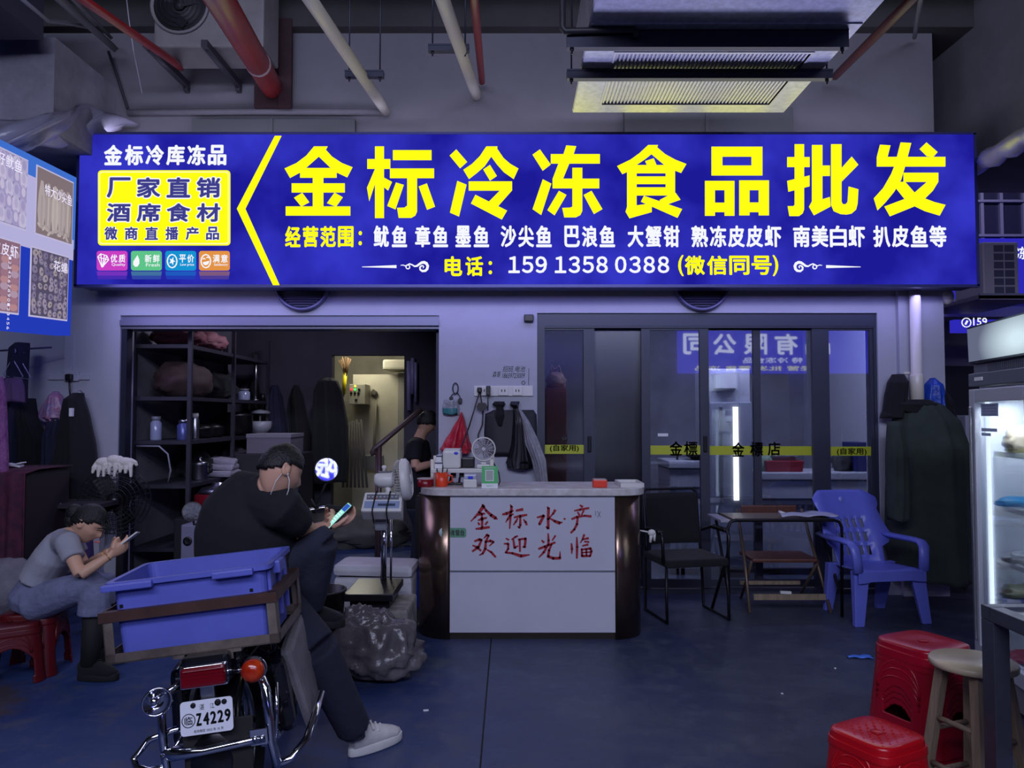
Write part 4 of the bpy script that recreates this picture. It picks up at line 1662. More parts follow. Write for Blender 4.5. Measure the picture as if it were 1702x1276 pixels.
thing(m.build('knotted_bag', BLACKCL), 'short black knotted bag hooked over the apron', 'bag')
m = MB()
drape(m, [(667, 849, 864, .5), (673, 847, 862), (678, 853, 861, .5), (700, 853, 872), (740, 850, 878), (768, 842, 886), (778, 845, 884)], FY - .045, .08, 5, .22, 2.4)
thing(m.build('plastic_bag', mat('black_bag_film', (20, 20, 26), .35, 0, .2, 10)), 'long black plastic bag hanging beside the glass doors', 'bag')
m = MB()
drape(m, [(679, 861, 865, .4), (700, 868, 880), (735, 872, 897), (765, 884, 908), (800, 893, 911), (818, 895, 910)], FY - .09, .09, 5, .25, 4.4)
thing(m.build('plastic_bag', CLBAG), 'cloudy grey plastic bag hanging at the left edge of the glass doors', 'bag')

# ================================================================= COUNTER
CY = 5.40
ct = empty('reception_counter', (P(885, 985, CY).x, CY + .3, 0), (0, 0, 0), 'white fronted counter with rounded bronze columns and red brush lettering', 'counter')
cx0, cx1 = P(748, 900, CY).x, P(1022, 900, CY).x
ztop = P(885, 814, CY).z
CPAN = mat('counter_white', (188, 188, 200), .35, 0, .06, 3)
BRZ = mat('bronze_steel', (150, 126, 110), .24, .95, .3, 2.5, stretch=(4, 4, .6))
m = MB()
zj = P(885, 949, CY).z
m.box2((cx0, CY, zj + .006), (cx1, CY + .02, ztop - .04))
fp = m.build('front_panel', CPAN, ct, label='upper white front panel with red lettering')
m = MB()
m.box2((cx0, CY, P(885, 1051, CY).z), (cx1, CY + .02, zj - .006))
m.build('front_panel', CPAN, ct, label='plain lower front panel')
m = MB()
m.box2((cx0, CY - .004, zj - .006), (cx1, CY + .018, zj + .006))
m.build('trim_strip', STEEL, ct)
m = MB()
m.box2((cx0, CY + .012, 0), (cx1, CY + .06, P(885, 1051, CY).z))
m.build('plinth', mat('bronze_plinth', (60, 52, 48), .35, .7), ct)
rl, rr_ = cx0 - P(691, 950, CY).x, P(1070, 950, CY).x - cx1
for cx, r, a0, a1 in ((cx0, rl, 180, 270), (cx1, rr_, 270, 360)):
    m = MB()
    n = 14
    outer = [(cx + r * math.cos(R(a0 + (a1 - a0) * i / n)), CY + r + r * math.sin(R(a0 + (a1 - a0) * i / n))) for i in range(n + 1)]
    verts = [(x, y, 0.0) for x, y in outer] + [(x, y, ztop - .04) for x, y in outer]
    m._add(verts, [(i, i + 1, n + 2 + i, n + 1 + i) for i in range(n)], 0, True)
    m.build('corner_column', BRZ, ct, solid=.012)
m = MB()
m.box2((cx0 - rl, CY + rl, 0), (cx0 - rl + .02, CY + .58, ztop - .04))
m.build('side_panel', BRZ, ct)
m = MB()
m.box2((cx1 + rr_ - .02, CY + rr_, 0), (cx1 + rr_, CY + .58, ztop - .04))
m.build('side_panel', BRZ, ct)
tx0, tx1 = P(694, 815, CY - .03).x, P(1078, 815, CY - .03).x
r = .2
pl = [(tx0, CY + .56)]
pl += [(tx0 + r + r * math.cos(R(180 + 90 * i / 8)), CY - .03 + r + r * math.sin(R(180 + 90 * i / 8))) for i in range(9)]
pl += [(tx1 - r + r * math.cos(R(270 + 90 * i / 8)), CY - .03 + r + r * math.sin(R(270 + 90 * i / 8))) for i in range(9)]
pl += [(tx1, CY + .56)]
m = MB()
m.prism(pl, Matrix.Translation((0, 0, ztop - .04)), .05)
m.build('countertop', mat('worn_countertop', (206, 204, 206), .45, 0, .35, 9, col2=(168, 160, 156)), ct, bevel=.006)
CT = ztop + .01


# red brush characters on the panel, each stroke a tapered prism
def brush(mb, pts, w, Y, mi=0):
    n = len(pts)
    for i in range(n - 1):
        a, b = V(pts[i]), V(pts[i + 1])
        d = b - a
        if d.length < 1e-6:
            continue
        d.normalize()
        nn = V((-d.y, d.x))
        e = d * min(w[i], w[i + 1]) * .6
        A, B = a - e, b + e
        pxpoly(mb, [tuple(A + nn * w[i]), tuple(B + nn * w[i + 1]), tuple(B - nn * w[i + 1]), tuple(A - nn * w[i])], Y, .0012, mi)


KB = 240.0 / 1702.0


def bstroke(mb, s, *pts):
    """pts: (x, y, halfwidth) in the enlarged lettering drawing"""
    brush(mb, [(770 + x * KB, 830 + y * KB) for x, y, w in pts], [w * KB * 1.35 for x, y, w in pts], CY - .0006)


m = MB()
B_ = lambda *p: bstroke(m, 0, *p)
# jin
B_((228, 58, 6), (236, 78, 16), (190, 150, 13), (140, 205, 9), (88, 258, 4))
B_((236, 78, 8), (270, 130, 11), (330, 185, 14), (375, 215, 15), (404, 232, 4))
B_((180, 185, 5), (215, 168, 12), (252, 165, 8)); B_((175, 245, 5), (215, 228, 13), (275, 215, 7))
B_((218, 165, 8), (222, 240, 11), (222, 325, 10)); B_((175, 272, 6), (190, 295, 11)); B_((285, 262, 8), (262, 292, 9))
B_((150, 345, 7), (215, 338, 13), (305, 325, 10))
# biao
B_((465, 175, 8), (510, 165, 14), (590, 130, 6)); B_((555, 62, 5), (570, 85, 12), (558, 190, 11), (547, 340, 6))
B_((552, 180, 9), (525, 230, 9), (500, 268, 4)); B_((560, 190, 5), (590, 170, 7)); B_((625, 130, 9), (700, 115, 13))
B_((600, 210, 7), (670, 195, 13), (748, 180, 8)); B_((672, 195, 8), (672, 300, 11), (662, 332, 9), (640, 315, 4))
B_((640, 225, 7), (620, 260, 10), (592, 300, 5)); B_((712, 235, 5), (735, 265, 11), (748, 296, 9))
# shui
B_((990, 85, 5), (1005, 105, 13), (1000, 230, 12), (1002, 340, 12), (975, 320, 5)); B_((872, 210, 7), (950, 190, 12), (900, 285, 13), (895, 300, 4))
B_((1082, 125, 12), (1060, 165, 9), (1015, 215, 5)); B_((1010, 215, 5), (1080, 255, 12), (1130, 275, 15), (1168, 268, 4)); B_((1190, 225, 8), (1200, 230, 8))
# chan
B_((1378, 68, 7), (1405, 85, 12)); B_((1310, 132, 6), (1380, 118, 11), (1478, 100, 9)); B_((1350, 150, 7), (1368, 180, 9)); B_((1420, 130, 9), (1395, 180, 6))
B_((1280, 230, 8), (1340, 205, 11), (1430, 190, 9), (1505, 198, 11)); B_((1348, 215, 9), (1340, 290, 11), (1310, 350, 10), (1270, 390, 9))
# huan
B_((135, 490, 8), (190, 470, 12), (215, 475, 10), (180, 560, 11), (110, 608, 9)); B_((112, 540, 6), (160, 560, 11), (205, 600, 9))
B_((245, 455, 4), (280, 415, 11), (300, 425, 9), (262, 500, 10)); B_((262, 500, 7), (320, 485, 12), (358, 500, 9), (310, 545, 5))
B_((265, 500, 9), (260, 580, 12), (230, 635, 10), (190, 655, 4)); B_((280, 590, 5), (330, 620, 11), (380, 675, 9))
# ying
B_((505, 458, 6), (535, 475, 10)); B_((482, 520, 6), (530, 520, 11), (530, 580, 9), (500, 625, 9)); B_((500, 625, 8), (580, 632, 10), (680, 665, 15), (780, 650, 5))
B_((570, 470, 5), (615, 440, 10), (640, 430, 7)); B_((590, 470, 8), (605, 570, 11), (645, 545, 5)); B_((650, 470, 7), (735, 460, 11), (725, 560, 11), (700, 555, 5)); B_((665, 470, 10), (668, 610, 8))
# guang
B_((1000, 400, 6), (1005, 480, 11), (1000, 540, 9)); B_((925, 480, 6), (950, 505, 11)); B_((1085, 425, 9), (1050, 480, 6)); B_((890, 580, 9), (960, 555, 12), (1080, 505, 9))
B_((985, 560, 9), (950, 620, 11), (892, 680, 5)); B_((1040, 530, 8), (1010, 600, 11), (1000, 670, 12), (1060, 692, 13), (1140, 690, 12), (1140, 610, 3))
# lin
B_((1275, 520, 7), (1282, 580, 11), (1278, 635, 5)); B_((1338, 445, 6), (1342, 560, 12), (1338, 690, 8)); B_((1425, 415, 10), (1405, 470, 8), (1380, 510, 4))
B_((1410, 470, 6), (1475, 455, 11)); B_((1430, 495, 7), (1480, 500, 9)); B_((1405, 545, 6), (1470, 530, 10)); B_((1395, 580, 8), (1400, 665, 11), (1495, 665, 9))
B_((1395, 590, 7), (1500, 575, 11), (1512, 610, 9), (1495, 665, 9)); B_((1450, 585, 8), (1452, 660, 8)); B_((1400, 625, 6), (1500, 618, 6))
m.build('lettering', mat('dark_red_paint', (150, 14, 34), .5), fp)
m = MB()
brush(m, [(990, 849), (990, 857)], [.35, .35], CY - .0006)
brush(m, [(993, 849), (998, 859)], [.35, .35], CY - .0006)
brush(m, [(998, 850), (993, 860)], [.35, .35], CY - .0006)
m.build('scribble', mat('pencil', (70, 70, 90), .7), fp)
m = MB()
pxpoly(m, rrect(744, 877, 775, 893, 4), CY - .001, .001, 0)
c = P(738, 885, CY - .004)
m.lathe([(0, 0), (.036, 0), (.036, .004), (0, .004)], frame((c.x, CY + .005, c.z), (1, 0, 0), (0, 0, 1), (0, -1, 0)), 20, 1)
chars(m, '收银台', 749, 772, 880, 890, CY - .0025, .02, .001, mi=1)
pxpoly(m, [(735, 883), (738, 886), (742, 880), (743, 882), (738, 889), (734, 885)], CY - .0005, .001, 0)
m.build('sticker', [mat('pale_green_sticker', (92, 140, 112), .5), mat('pale_sticker', (190, 200, 204), .5)], ct)

# ---- things on the counter
sy = 5.72
sh = empty('counter_shelf', (P(770, 812, sy).x, sy, CT), (0, 0, 0), 'small white two tier shelf standing on the left of the counter', 'shelf')
sx0, sx1 = P(721, 800, sy).x, P(818, 800, sy).x
zs = P(770, 777, sy).z
for x in (sx0, sx1):
    for y in (sy - .1, sy + .1):
        m = MB()
        m.cyl((x, y, CT), (x, y, P(0, 758, sy).z if y > sy else P(0, 762, sy).z), .014, seg=10)
        m.build('post', PVC, sh)
m = MB()
m.box2((sx0 - .01, sy - .12, zs - .03), (sx1 + .01, sy + .12, zs), 0, .005)
m.build('shelf_board', WHITEPL, sh)
pr = empty('label_printer', (P(752, 775, sy).x, sy, zs), (0, 0, 0), 'white label printer with a blue badge on the counter shelf', 'printer')
px0, px1 = P(737, 770, sy).x, P(767, 770, sy).x
zp = P(750, 747, sy).z
m = MB()
m.box2((px0, sy - .09, zs), (px1, sy + .08, zp), 0, .02)
m.build('body', WHITEPL, pr)
m = MB()
m.box2((px0 + .01, sy - .07, zp), (px1 - .005, sy + .07, zp + .008), 0, .003)
m.build('lid', WHITEPL, pr)
m = MB()
c = P(758, 753, sy - .09)
m.sph((c.x, sy - .0905, c.z), .016, (1, .15, .7))
m.build('badge', mat('blue_badge', (40, 60, 200), .4), pr)
for k, (x0, x1, y0, lb) in enumerate(((724, 736, 766, 'lower'), (726, 735, 757, 'upper'))):
    m = MB()
    a, b = P(x0, 776, sy - .04), P(x1, 766, sy - .04)
    z0 = zs if k == 0 else zs + .05
    m.box2((a.x, sy - .09, z0), (b.x, sy - .01, z0 + .05 - .004 * k), 0, .004)
    m.box2((a.x - .001, sy - .091, z0 + .034), (b.x + .001, sy - .009, z0 + .044), 1)
    thing(m.build('paper_carton', [PAPER, mat('carton_dark', (60, 62, 86), .6)]), 'small white carton beside the printer, %s of two' % lb, 'box', None)
# small white fan
fo = empty('desk_fan', (P(805, 775, sy).x, sy - .02, zs), (0, 0, R(8)), 'small round white fan on the counter shelf', 'fan')
c = P(804, 746, sy - .02)
FM = frame((c.x, sy - .02, c.z), (1, 0, 0), (0, 0, 1), (0, -1, 0))
m = MB()
m.lathe([(.082, -.03), (.088, -.03), (.09, .03), (.08, .035), (.078, .0), (.082, -.03)], FM, 32)
m.build('ring', WHITEPL, fo)
m = MB()
for i in range(1, 7):
    r = .078 * i / 7
    m.lathe([(r, .03), (r + .0025, .03), (r + .0025, .033), (r, .033), (r, .03)], FM, 24)
for i in range(16):
    an = R(i * 22.5)
    m.tube([FM @ V((.02 * math.cos(an), .02 * math.sin(an), .033)), FM @ V((.08 * math.cos(an + .25), .08 * math.sin(an + .25), .031))], .0015, 4)
m.lathe([(0, .03), (.018, .03), (.016, .038), (0, .04)], FM, 16)
m.build('guard', mat('fan_guard_grey', (190, 186, 196), .4), fo)
m = MB()
for i in range(4):
    m.box((.038, 0, .005), (.06, .05, .003), (R(25), 0, 0), M=FM @ Matrix.Rotation(R(i * 90 + 20), 4, 'Z'))
m.lathe([(0, -.06), (.03, -.06), (.035, -.01), (.02, .01), (0, .012)], FM, 16)
m.build('blades', mat('fan_blade_grey', (120, 116, 126), .4), fo)
m = MB()
m.box2((c.x - .02, sy - .04, zs + .02), (c.x + .02, sy + .0, c.z - .085), 0, .005)
m.box2((c.x - .05, sy - .09, zs), (c.x + .05, sy + .05, zs + .03), 0, .01)
m.build('base', WHITEPL, fo)
m = MB()
m.box2((P(769, 0, sy).x, sy - .03, zs), (P(790, 0, sy).x, sy + .09, zs + .075), 0, .01)
thing(m.build('card_reader', BLACKPL), 'black card reader between the printer and the small fan', 'card reader')
# lower level
o = empty('tape_tub', (P(707, 815, 5.55).x, 5.55, CT), (0, 0, 0), 'dark red round tub at the left end of the counter', 'tub')
c = V((P(707, 815, 5.55).x, 5.55, CT))
m = MB()
m.lathe([(0, 0), (.056, 0), (.058, .005), (.058, .055), (.05, .056), (.05, .01), (0, .01)], Matrix.Translation(c), 28)
m.build('tub', mat('dark_red_tub', (120, 10, 24), .3), o)
m = MB()
m.lathe([(.06, .052), (.061, .06), (.05, .062), (0, .062)], Matrix.Translation(c), 28)
m.build('lid', mat('pale_lid', (170, 150, 150), .4), o)
c = V((P(734, 815, 5.56).x, 5.56, CT))
o = empty('cup', c, (0, 0, 0), 'orange-red mug full of odds and ends on the counter', 'cup')
m = MB()
m.lathe([(0, 0), (.043, 0), (.046, .005), (.047, .1), (.043, .1), (.042, .008), (0, .008)], Matrix.Translation(c), 24)
m.build('cup_body', mat('orange_cup', (226, 66, 30), .35, 0, .2, 12), o)
m = MB()
m.tube([c + V((.045, 0, .08)), c + V((.075, 0, .075)), c + V((.078, 0, .04)), c + V((.046, 0, .025))], .006, 8)
m.build('handle', mat('orange_cup', (226, 66, 30)), o)
m = MB()
for dx, h, t in ((-.02, .13, -.2), (.0, .15, .1), (.02, .125, .25)):
    m.tube([c + V((dx, 0, .02)), c + V((dx + t * .08, .01, h))], .004, 6)
thing(m.build('pens', BLACKPL), 'dark pens standing in the orange-red mug', 'pen', None)
for k, (px, lb, h) in enumerate(((750, 'left', .07), (763, 'right', .075))):
    m = MB()
    c = V((P(px, 815, 5.7).x, 5.7, CT))
    m.box(c + V((0, 0, .008)), (.05, .07, .016), None, 0, .004)
    m.tube([c + V((0, 0, .015)), c + V((.005, 0, .05)), c + V((.02, -.01, h))], .008, 8)
    m.box(c + V((.02, -.015, h + .005)), (.035, .015, .05), (R(-20), 0, 0), 0, .004)
    thing(m.build('phone_stand', BLACKPL), 'small black phone stand under the counter shelf, %s of the pair' % lb, 'stand')
m = MB()
m.tube([V((P(747, 812, 5.8).x, 5.8, CT + .01)), V((P(753, 790, 5.8).x, 5.8, CT + .12))], .006, 6)
thing(m.build('antenna', BLACKPL), 'short black stick leaning under the counter shelf', 'stick')
o = empty('tissue_box', (P(782, 815, 5.5).x, 5.5, CT), (0, 0, 0), 'white tissue tub with a blue mark on the counter', 'tissue box')
a, b = P(771, 815, 5.5).x, P(793, 815, 5.5).x
m = MB()
m.box2((a, 5.45, CT), (b, 5.55, CT + .06), 0, .008)
m.build('body', WHITEPL, o)
m = MB()
m.box2((a + .004, 5.455, CT + .06), (b - .004, 5.545, CT + .09), 0, .006)
m.box2(((a + b) / 2 - .015, 5.449, CT + .062), ((a + b) / 2 + .02, 5.456, CT + .08), 1)
m.build('lid', [mat('clear_tub', (170, 172, 190), .25), mat('blue_badge', (40, 60, 200))], o)
# payment sign
o = empty('payment_sign', (P(814, 816, 5.42).x, 5.44, CT), (0, 0, 0), 'green payment stand with a white square standing on the counter', 'sign')
T_ = frame((P(800.5, 816, 5.42).x, 5.42, CT), (1, 0, 0), V((0, .12, 1)).normalized(), V((0, -1, .12)).normalized())
w_, h_ = .113, .155
m = MB()
m.box2((0, 0, -.008), (w_, h_, 0), M=T_)
m.build('board', mat('payment_green', (44, 168, 82), .4), o)
m = MB()
m.box2((0, 0, 0), (w_, .033, .0008), M=T_)
m.box2((.025, .05, 0), (w_ - .028, .128, .0008), M=T_)
m.build('panel', PAPER, o)
m = MB()
m.box2((.03, .055, .0008), (w_ - .033, .123, .0014), M=T_)
m.build('inset', mat('pale_grey_inset', (150, 158, 150), .5), o)
m = MB()
add_text(m, '推荐使用微信支付', T_ @ Matrix.Translation((.02, .136, .0008)), .075, .011, .0006, 0)
m.build('lettering', PAPER, o)
m = MB()
add_text(m, '微信支付', T_ @ Matrix.Translation((.035, .01, .0008)), .045, .012, .0006, 0)
m.build('lettering', mat('payment_green', (44, 168, 82)), o)
m = MB()
m.box((.056, .05, -.03), (.07, .1, .004), (R(-25), 0, 0), M=T_)
m.build('stand', WHITEPL, o)
m = MB()
m.tube([P(818, 765, 5.7), P(829, 785, 5.68), P(831, 800, 5.66), P(826, 812, 5.65), V((P(822, 814, 5.66).x, 5.66, CT + .006))], .005, 6)
thing(m.build('cable', BLACKPL), 'black cable looping behind the green payment stand', 'cable')
# right half
o = empty('cash_box', (P(997, 817, 5.5).x, 5.5, CT), (0, 0, 0), 'small orange-red box on the right half of the counter', 'box')
a, b = P(986, 817, 5.48).x, P(1009, 817, 5.48).x
m = MB()
m.box2((a, 5.46, CT), (b, 5.56, CT + .055), 0, .008)
m.build('body', mat('orange_box', (222, 60, 34), .4), o)
m = MB()
m.box2((a + .004, 5.464, CT + .052), (b - .004, 5.556, CT + .058), 0, .002)
m.build('lid', mat('pale_lid', (170, 150, 150)), o)
o = empty('tray', (P(1050, 815, 5.55).x, 5.6, CT), (0, 0, 0), 'shallow white tray on the rounded right end of the counter', 'tray')
a, b = P(1031, 815, 5.5).x, P(1070, 815, 5.5).x
m = MB()
m.box2((a, 5.48, CT), (b, 5.8, CT + .012), 0, .004)
for q in ((a, 5.48, a + .01, 5.8), (b - .01, 5.48, b, 5.8), (a, 5.48, b, 5.49), (a, 5.79, b, 5.8)):
    m.box2((q[0], q[1], CT), (q[2], q[3], CT + .03))
m.build('tray_body', WHITEPL, o)
# blue hose / pipe standing at the counter's left side
m = MB()
m.tube([P(706, 925, 5.75), P(699, 945, 5.7), P(696, 975, 5.7), P(697, 1005, 5.7), P(700, 1018, 5.7)], [.012, .02, .022, .02, .015], 8)
thing(m.build('dustpan', mat('bright_blue', (28, 56, 190), .4)), 'blue dustpan edge standing beside the counter on its left side', 'dustpan')

# ================================================================= STOREROOM (left opening)
XF, XB = -2.95, -3.46
rk = empty('storage_rack', (-3.2, 7.9, 0), (0, 0, 0), 'tall dark steel storage rack along the left wall of the storeroom', 'rack')
RKM = mat('rack_steel', (70, 68, 80), .5, .5, .3, 6)
for x in (XB, XF):
    for y in (7.05, 8.15, 9.3):
        m = MB()
        m.box2((x - .018, y - .018, 0), (x + .018, y + .018, 2.45))
        m.build('upright', RKM, rk)
SHZ = [.35, .92, 1.32, 1.72, 2.2]
for z in SHZ:
    m = MB()
    m.box2((XB, 7.03, z - .035), (XF, 9.32, z))
    m.build('shelf_board', RKM, rk)


def on_rack(x, y, k):
    return V((x, y, SHZ[k]))


random.seed(11)
# top shelf: pale red bundles
for i, (y, sc, lb, c) in enumerate(((7.35, (1.5, 1.2, .7), 'dull red bundle at the near end of the top rack shelf', (128, 70, 78)), (7.95, (1.5, 1.3, .75), 'pinkish bundle further along the top rack shelf', (150, 96, 102)))):
    m = MB()
    p = on_rack(-3.2, y, 4)
    blob(m, p + V((0, 0, .1)), .16, sc, .25, 3, i * 3.3, ridge=True)
    thing(m.build('bundle', mat('bundle_%d' % i, c, .7, 0, .3, 6)), lb, 'bundle')
# second shelf: dark brown bag, dark cap shape, jar, silver tube
m = MB()
p = on_rack(-3.18, 7.45, 3)
blob(m, p + V((0, 0, .15)), .22, (1.1, 1.6, .9), .2, 2.5, 8.1)
thing(m.build('sack', mat('brown_sack', (66, 46, 46), .8, 0, .3, 6)), 'large dark brown sack on the second rack shelf', 'sack')
m = MB()
p = on_rack(-3.2, 8.35, 3)
blob(m, p + V((0, 0, .13)), .17, (1.1, 1.5, .95), .3, 2.5, 9.1)
thing(m.build('rucksack', BLACKCL), 'black bag slumped on the middle of the second rack shelf', 'bag')


def jar(x, y, k, r, h, label, mt, capm=None, cat='jar', name='jar', base=None):
    p = V((x, y, base)) if base is not None else on_rack(x, y, k)
    o = empty(name, p, (0, 0, 0), label, cat)
    m = MB()
    m.lathe([(0, 0), (r * .95, 0), (r, .01), (r, h * .72), (r * .75, h * .8), (r * .75, h * .84), (0, h * .84)], Matrix.Translation(p), 18)
    m.build('body', mt, o)
    m = MB()
    m.lathe([(r * .8, h * .83), (r * .82, h), (0, h)], Matrix.Translation(p), 18)
    m.build('lid', capm or GREYPL, o)
    return o


GLJ = mat('pale_jar_glass', (150, 156, 182), .15, 0, .1, 8)
jar(-3.05, 8.75, 3, .07, .13, 'small pale jar on the second rack shelf beside the silver tube', GLJ)
m = MB()
p = on_rack(-3.0, 9.0, 3)
m.cyl(p, p + V((0, 0, .55)), .02, seg=14)
m.lathe([(.04, 0), (.04, .015), (.02, .02)], Matrix.Translation(p), 14)
thing(m.build('steel_tube', STEEL), 'upright shiny steel tube near the far end of the second rack shelf', 'tube')
m = MB()
m.cyl(on_rack(-2.98, 9.2, 3), on_rack(-2.98, 9.2, 3) + V((0, 0, .09)), .03, .025, 12)
thing(m.build('bottle', BLACKPL), 'little dark bottle right of the shiny steel tube', 'bottle')
# third shelf: jars and a bottle, dark clutter, pale bowl
jar(-3.3, 7.15, 2, .05, .22, 'clear jar at the near end of the third rack shelf', GLJ)
jar(-3.06, 7.18, 2, .055, .19, 'blue-grey tin on the third rack shelf beside the clear jar', mat('blue_tin', (84, 92, 150), .3, .3), STEEL, 'tin', 'tin')
jar(-3.08, 7.5, 2, .035, .25, 'shiny steel flask on the third rack shelf', STEEL, WHITEPL, 'flask', 'flask')
for i, (y, r, sc, lb) in enumerate(((7.8, .13, (1, 1.2, .7), 'low black cooking pot lying on the third rack shelf'), (8.1, .12, (1, 1.1, .8), 'dark round tin tub in the middle of the third rack shelf'), (8.75, .2, (1, 1.1, 1.1), 'big round black hat box shape near the far end of the third rack shelf'))):
    m = MB()
    p = on_rack(-3.15, y, 2)
    m.lathe([(0, 0), (r * .8, 0), (r, r * .3), (r, r * sc[2]), (r * 1.05, r * sc[2] + .01), (r * .6, r * sc[2] + .04), (0, r * sc[2] + .05)], Matrix.Translation(p), 24)
    thing(m.build('cooking_pot', BLACKPL), lb, 'pot')
o = empty('lidded_bowl', on_rack(-2.98, 9.12, 2), (0, 0, 0), 'pale bowl with a dark raised lid at the far end of the third rack shelf', 'bowl')
p = on_rack(-2.98, 9.12, 2)
m = MB()
m.lathe([(0, 0), (.08, 0), (.13, .08), (.135, .16), (.125, .16), (.07, .02), (0, .02)], Matrix.Translation(p), 22)
m.build('bowl', mat('pale_grey_bowl', (150, 150, 160), .4), o)
m = MB()
m.cyl(p + V((0, 0, .02)), p + V((0, 0, .25)), .012, seg=8)
m.lathe([(0, .25), (.12, .25), (.1, .28), (0, .3)], Matrix.Translation(p), 22)
m.build('lid', GREYPL, o)
# fourth shelf: kettle, towels, cloth
p = on_rack(-3.05, 7.55, 1)
o = empty('steel_pot', p, (0, 0, 0), 'shiny steel pot with a knobbed lid on the fourth rack shelf', 'pot')
m = MB()
m.lathe([(0, 0), (.075, 0), (.08, .01), (.08, .15), (.085, .155), (.075, .155), (0, .15)], Matrix.Translation(p), 24)
m.build('pot_body', STEEL, o)
m = MB()
m.lathe([(.083, .156), (.07, .175), (.02, .19), (.012, .2), (.02, .22), (0, .225)], Matrix.Translation(p), 20)
m.build('lid', STEEL, o)
m = MB()
m.tube([p + V((.08, 0, .13)), p + V((.12, 0, .12)), p + V((.12, 0, .08)), p + V((.08, 0, .06))], .007, 8)
m.build('handle', BLACKPL, o)
TOW = mat('grey_towel', (170, 164, 178), .9, 0, .2, 14, .3, 40)
m = MB()
p = on_rack(-2.98, 8.0, 1)
for k in range(3):
    m.box(p + V((-.01 * k, .02 * k, .035 + .06 * k)), (.26, .34 - .03 * k, .06), (0, R(4 * k), R(6 * k)), 0, .025)
m.noise(.012, 9)
thing(m.build('folded_towels', TOW), 'pile of folded pale towels on the fourth rack shelf', 'towels')
for i, (y, lb) in enumerate(((7.82, 'dark cloth heap behind the folded towels'), (8.6, 'heap of grey-black cloth on the far half of the fourth rack shelf'))):
    m = MB()
    p = on_rack(-3.2 if i == 0 else -3.1, y, 1)
    blob(m, p + V((0, 0, .12)), .2, (.8, 1.3 if i else .8, .75), .35, 3, 4.4 + i * 2, ridge=True)
    thing(m.build('cloth_heap', BLACKCL if i == 0 else mat('charcoal_cloth', (56, 54, 62), .9, 0, .4, 6)), lb, 'cloth')
m = MB()
m.tube([V((-3.42, 7.03, 1.27)), V((-3.2, 7.0, 1.27)), V((-3.12, 7.0, 1.2)), V((-3.1, 7.02, 1.05)), V((-3.14, 7.06, .94))], .008, 6)
thing(m.build('cable', mat('pale_cable', (150, 150, 160), .5)), 'pale cable hanging from the third rack shelf', 'cable')
# floor of storeroom: dark red pot and boxes
o = empty('rice_cooker', (-2.55, 7.25, 0), (0, 0, 0), 'dark red round cooker with a steel top in the storeroom', 'cooker')
p = V((-2.72, 7.15, .62))
m = MB()
m.lathe([(0, 0), (.17, 0), (.2, .03), (.2, .2), (.17, .22)], Matrix.Translation(p), 26)
m.build('body', mat('dark_red_enamel', (110, 16, 26), .3), o)
m = MB()
m.lathe([(.18, .215), (.14, .26), (.05, .285), (.045, .31), (0, .315)], Matrix.Translation(p), 26)
m.build('lid', STEEL, o)
m = MB()
m.box2((-3.05, 6.99, 0), (-2.4, 7.5, .62), 0, .01)
thing(m.build('storage_crate', mat('dark_crate', (26, 24, 30), .7)), 'dark crate under the red cooker in the storeroom', 'crate')
# box on a stand behind the rider's head
m = MB()
a, b = P(420, 752, 8.4), P(492, 722, 8.4)
m.box2((a.x, 8.2, a.z), (b.x, 8.7, b.z), 0, .005)
m.box2((a.x - .005, 8.195, b.z - .03), (b.x + .005, 8.705, b.z + .012), 1, .004)
thing(m.build('carton', [mat('grey_carton', (118, 110, 124), .8), mat('grey_carton_lid', (134, 128, 140), .8)]), 'grey carton standing high in the storeroom behind the rider', 'box')
m = MB()
m.box2((a.x - .1, 8.15, 0), (b.x + .1, 8.75, a.z), 0, .01)
thing(m.build('low_cupboard', mat('dark_cupboard', (40, 38, 46), .6)), 'dark cupboard carrying the grey carton in the storeroom', 'cupboard')
# speaker-like box with two round holes
a, b = P(300, 915, 6.2), P(343, 872, 6.2)
o = empty('power_box', ((a.x + b.x) / 2, 6.3, 0), (0, 0, 0), 'grey box with two dark round openings in front of the storeroom', 'speaker')
m = MB()
m.box2((a.x, 6.2, 0), (b.x, 6.5, b.z), 0, .012, )
m.build('cabinet', mat('grey_box', (120, 118, 140), .5), o)
for px in (312, 331):
    c = P(px, 899, 6.2)
    m = MB()
    m.lathe([(.028, 0), (.036, 0), (.036, .008), (.02, .004), (0, .002)], frame((c.x, 6.199, c.z), (1, 0, 0), (0, 0, 1), (0, -1, 0)), 20)
    m.build('opening', BLACKPL, o)
# hanging clothes on the back wall
for i, (prof, lb, mt) in enumerate((
        ([(632, 420, 428, .4), (650, 416, 432), (700, 412, 446), (740, 412, 450)], 'dark garment hanging left on the storeroom back wall', BLACKCL),
        ([(640, 452, 462, .4), (660, 446, 470), (720, 444, 478), (748, 446, 476)], 'navy garment hanging in the middle of the storeroom back wall', NAVYCL))):
    m = MB()
    drape(m, prof, 9.58, .16, 6, .2, i * 2.0)
    thing(m.build('hung_garment', mt), lb, 'clothes')
m = MB()
drape(m, [(628, 536, 554, .4), (634, 532, 562), (650, 524, 570), (700, 520, 578), (760, 520, 580), (800, 524, 576)], 9.4, .3, 6, .18, 5.0)
thing(m.build('hung_coat', BLACKCL), 'big black coat hanging beside the lit doorway', 'coat')
m = MB()
drape(m, [(640, 489, 496, .4), (660, 486, 506), (750, 482, 522), (860, 482, 524)], 9.55, .2, 5, .2, 6.0)
thing(m.build('hung_garment', BLACKCL), 'long dark garment hanging left of the black coat by the doorway', 'clothes')
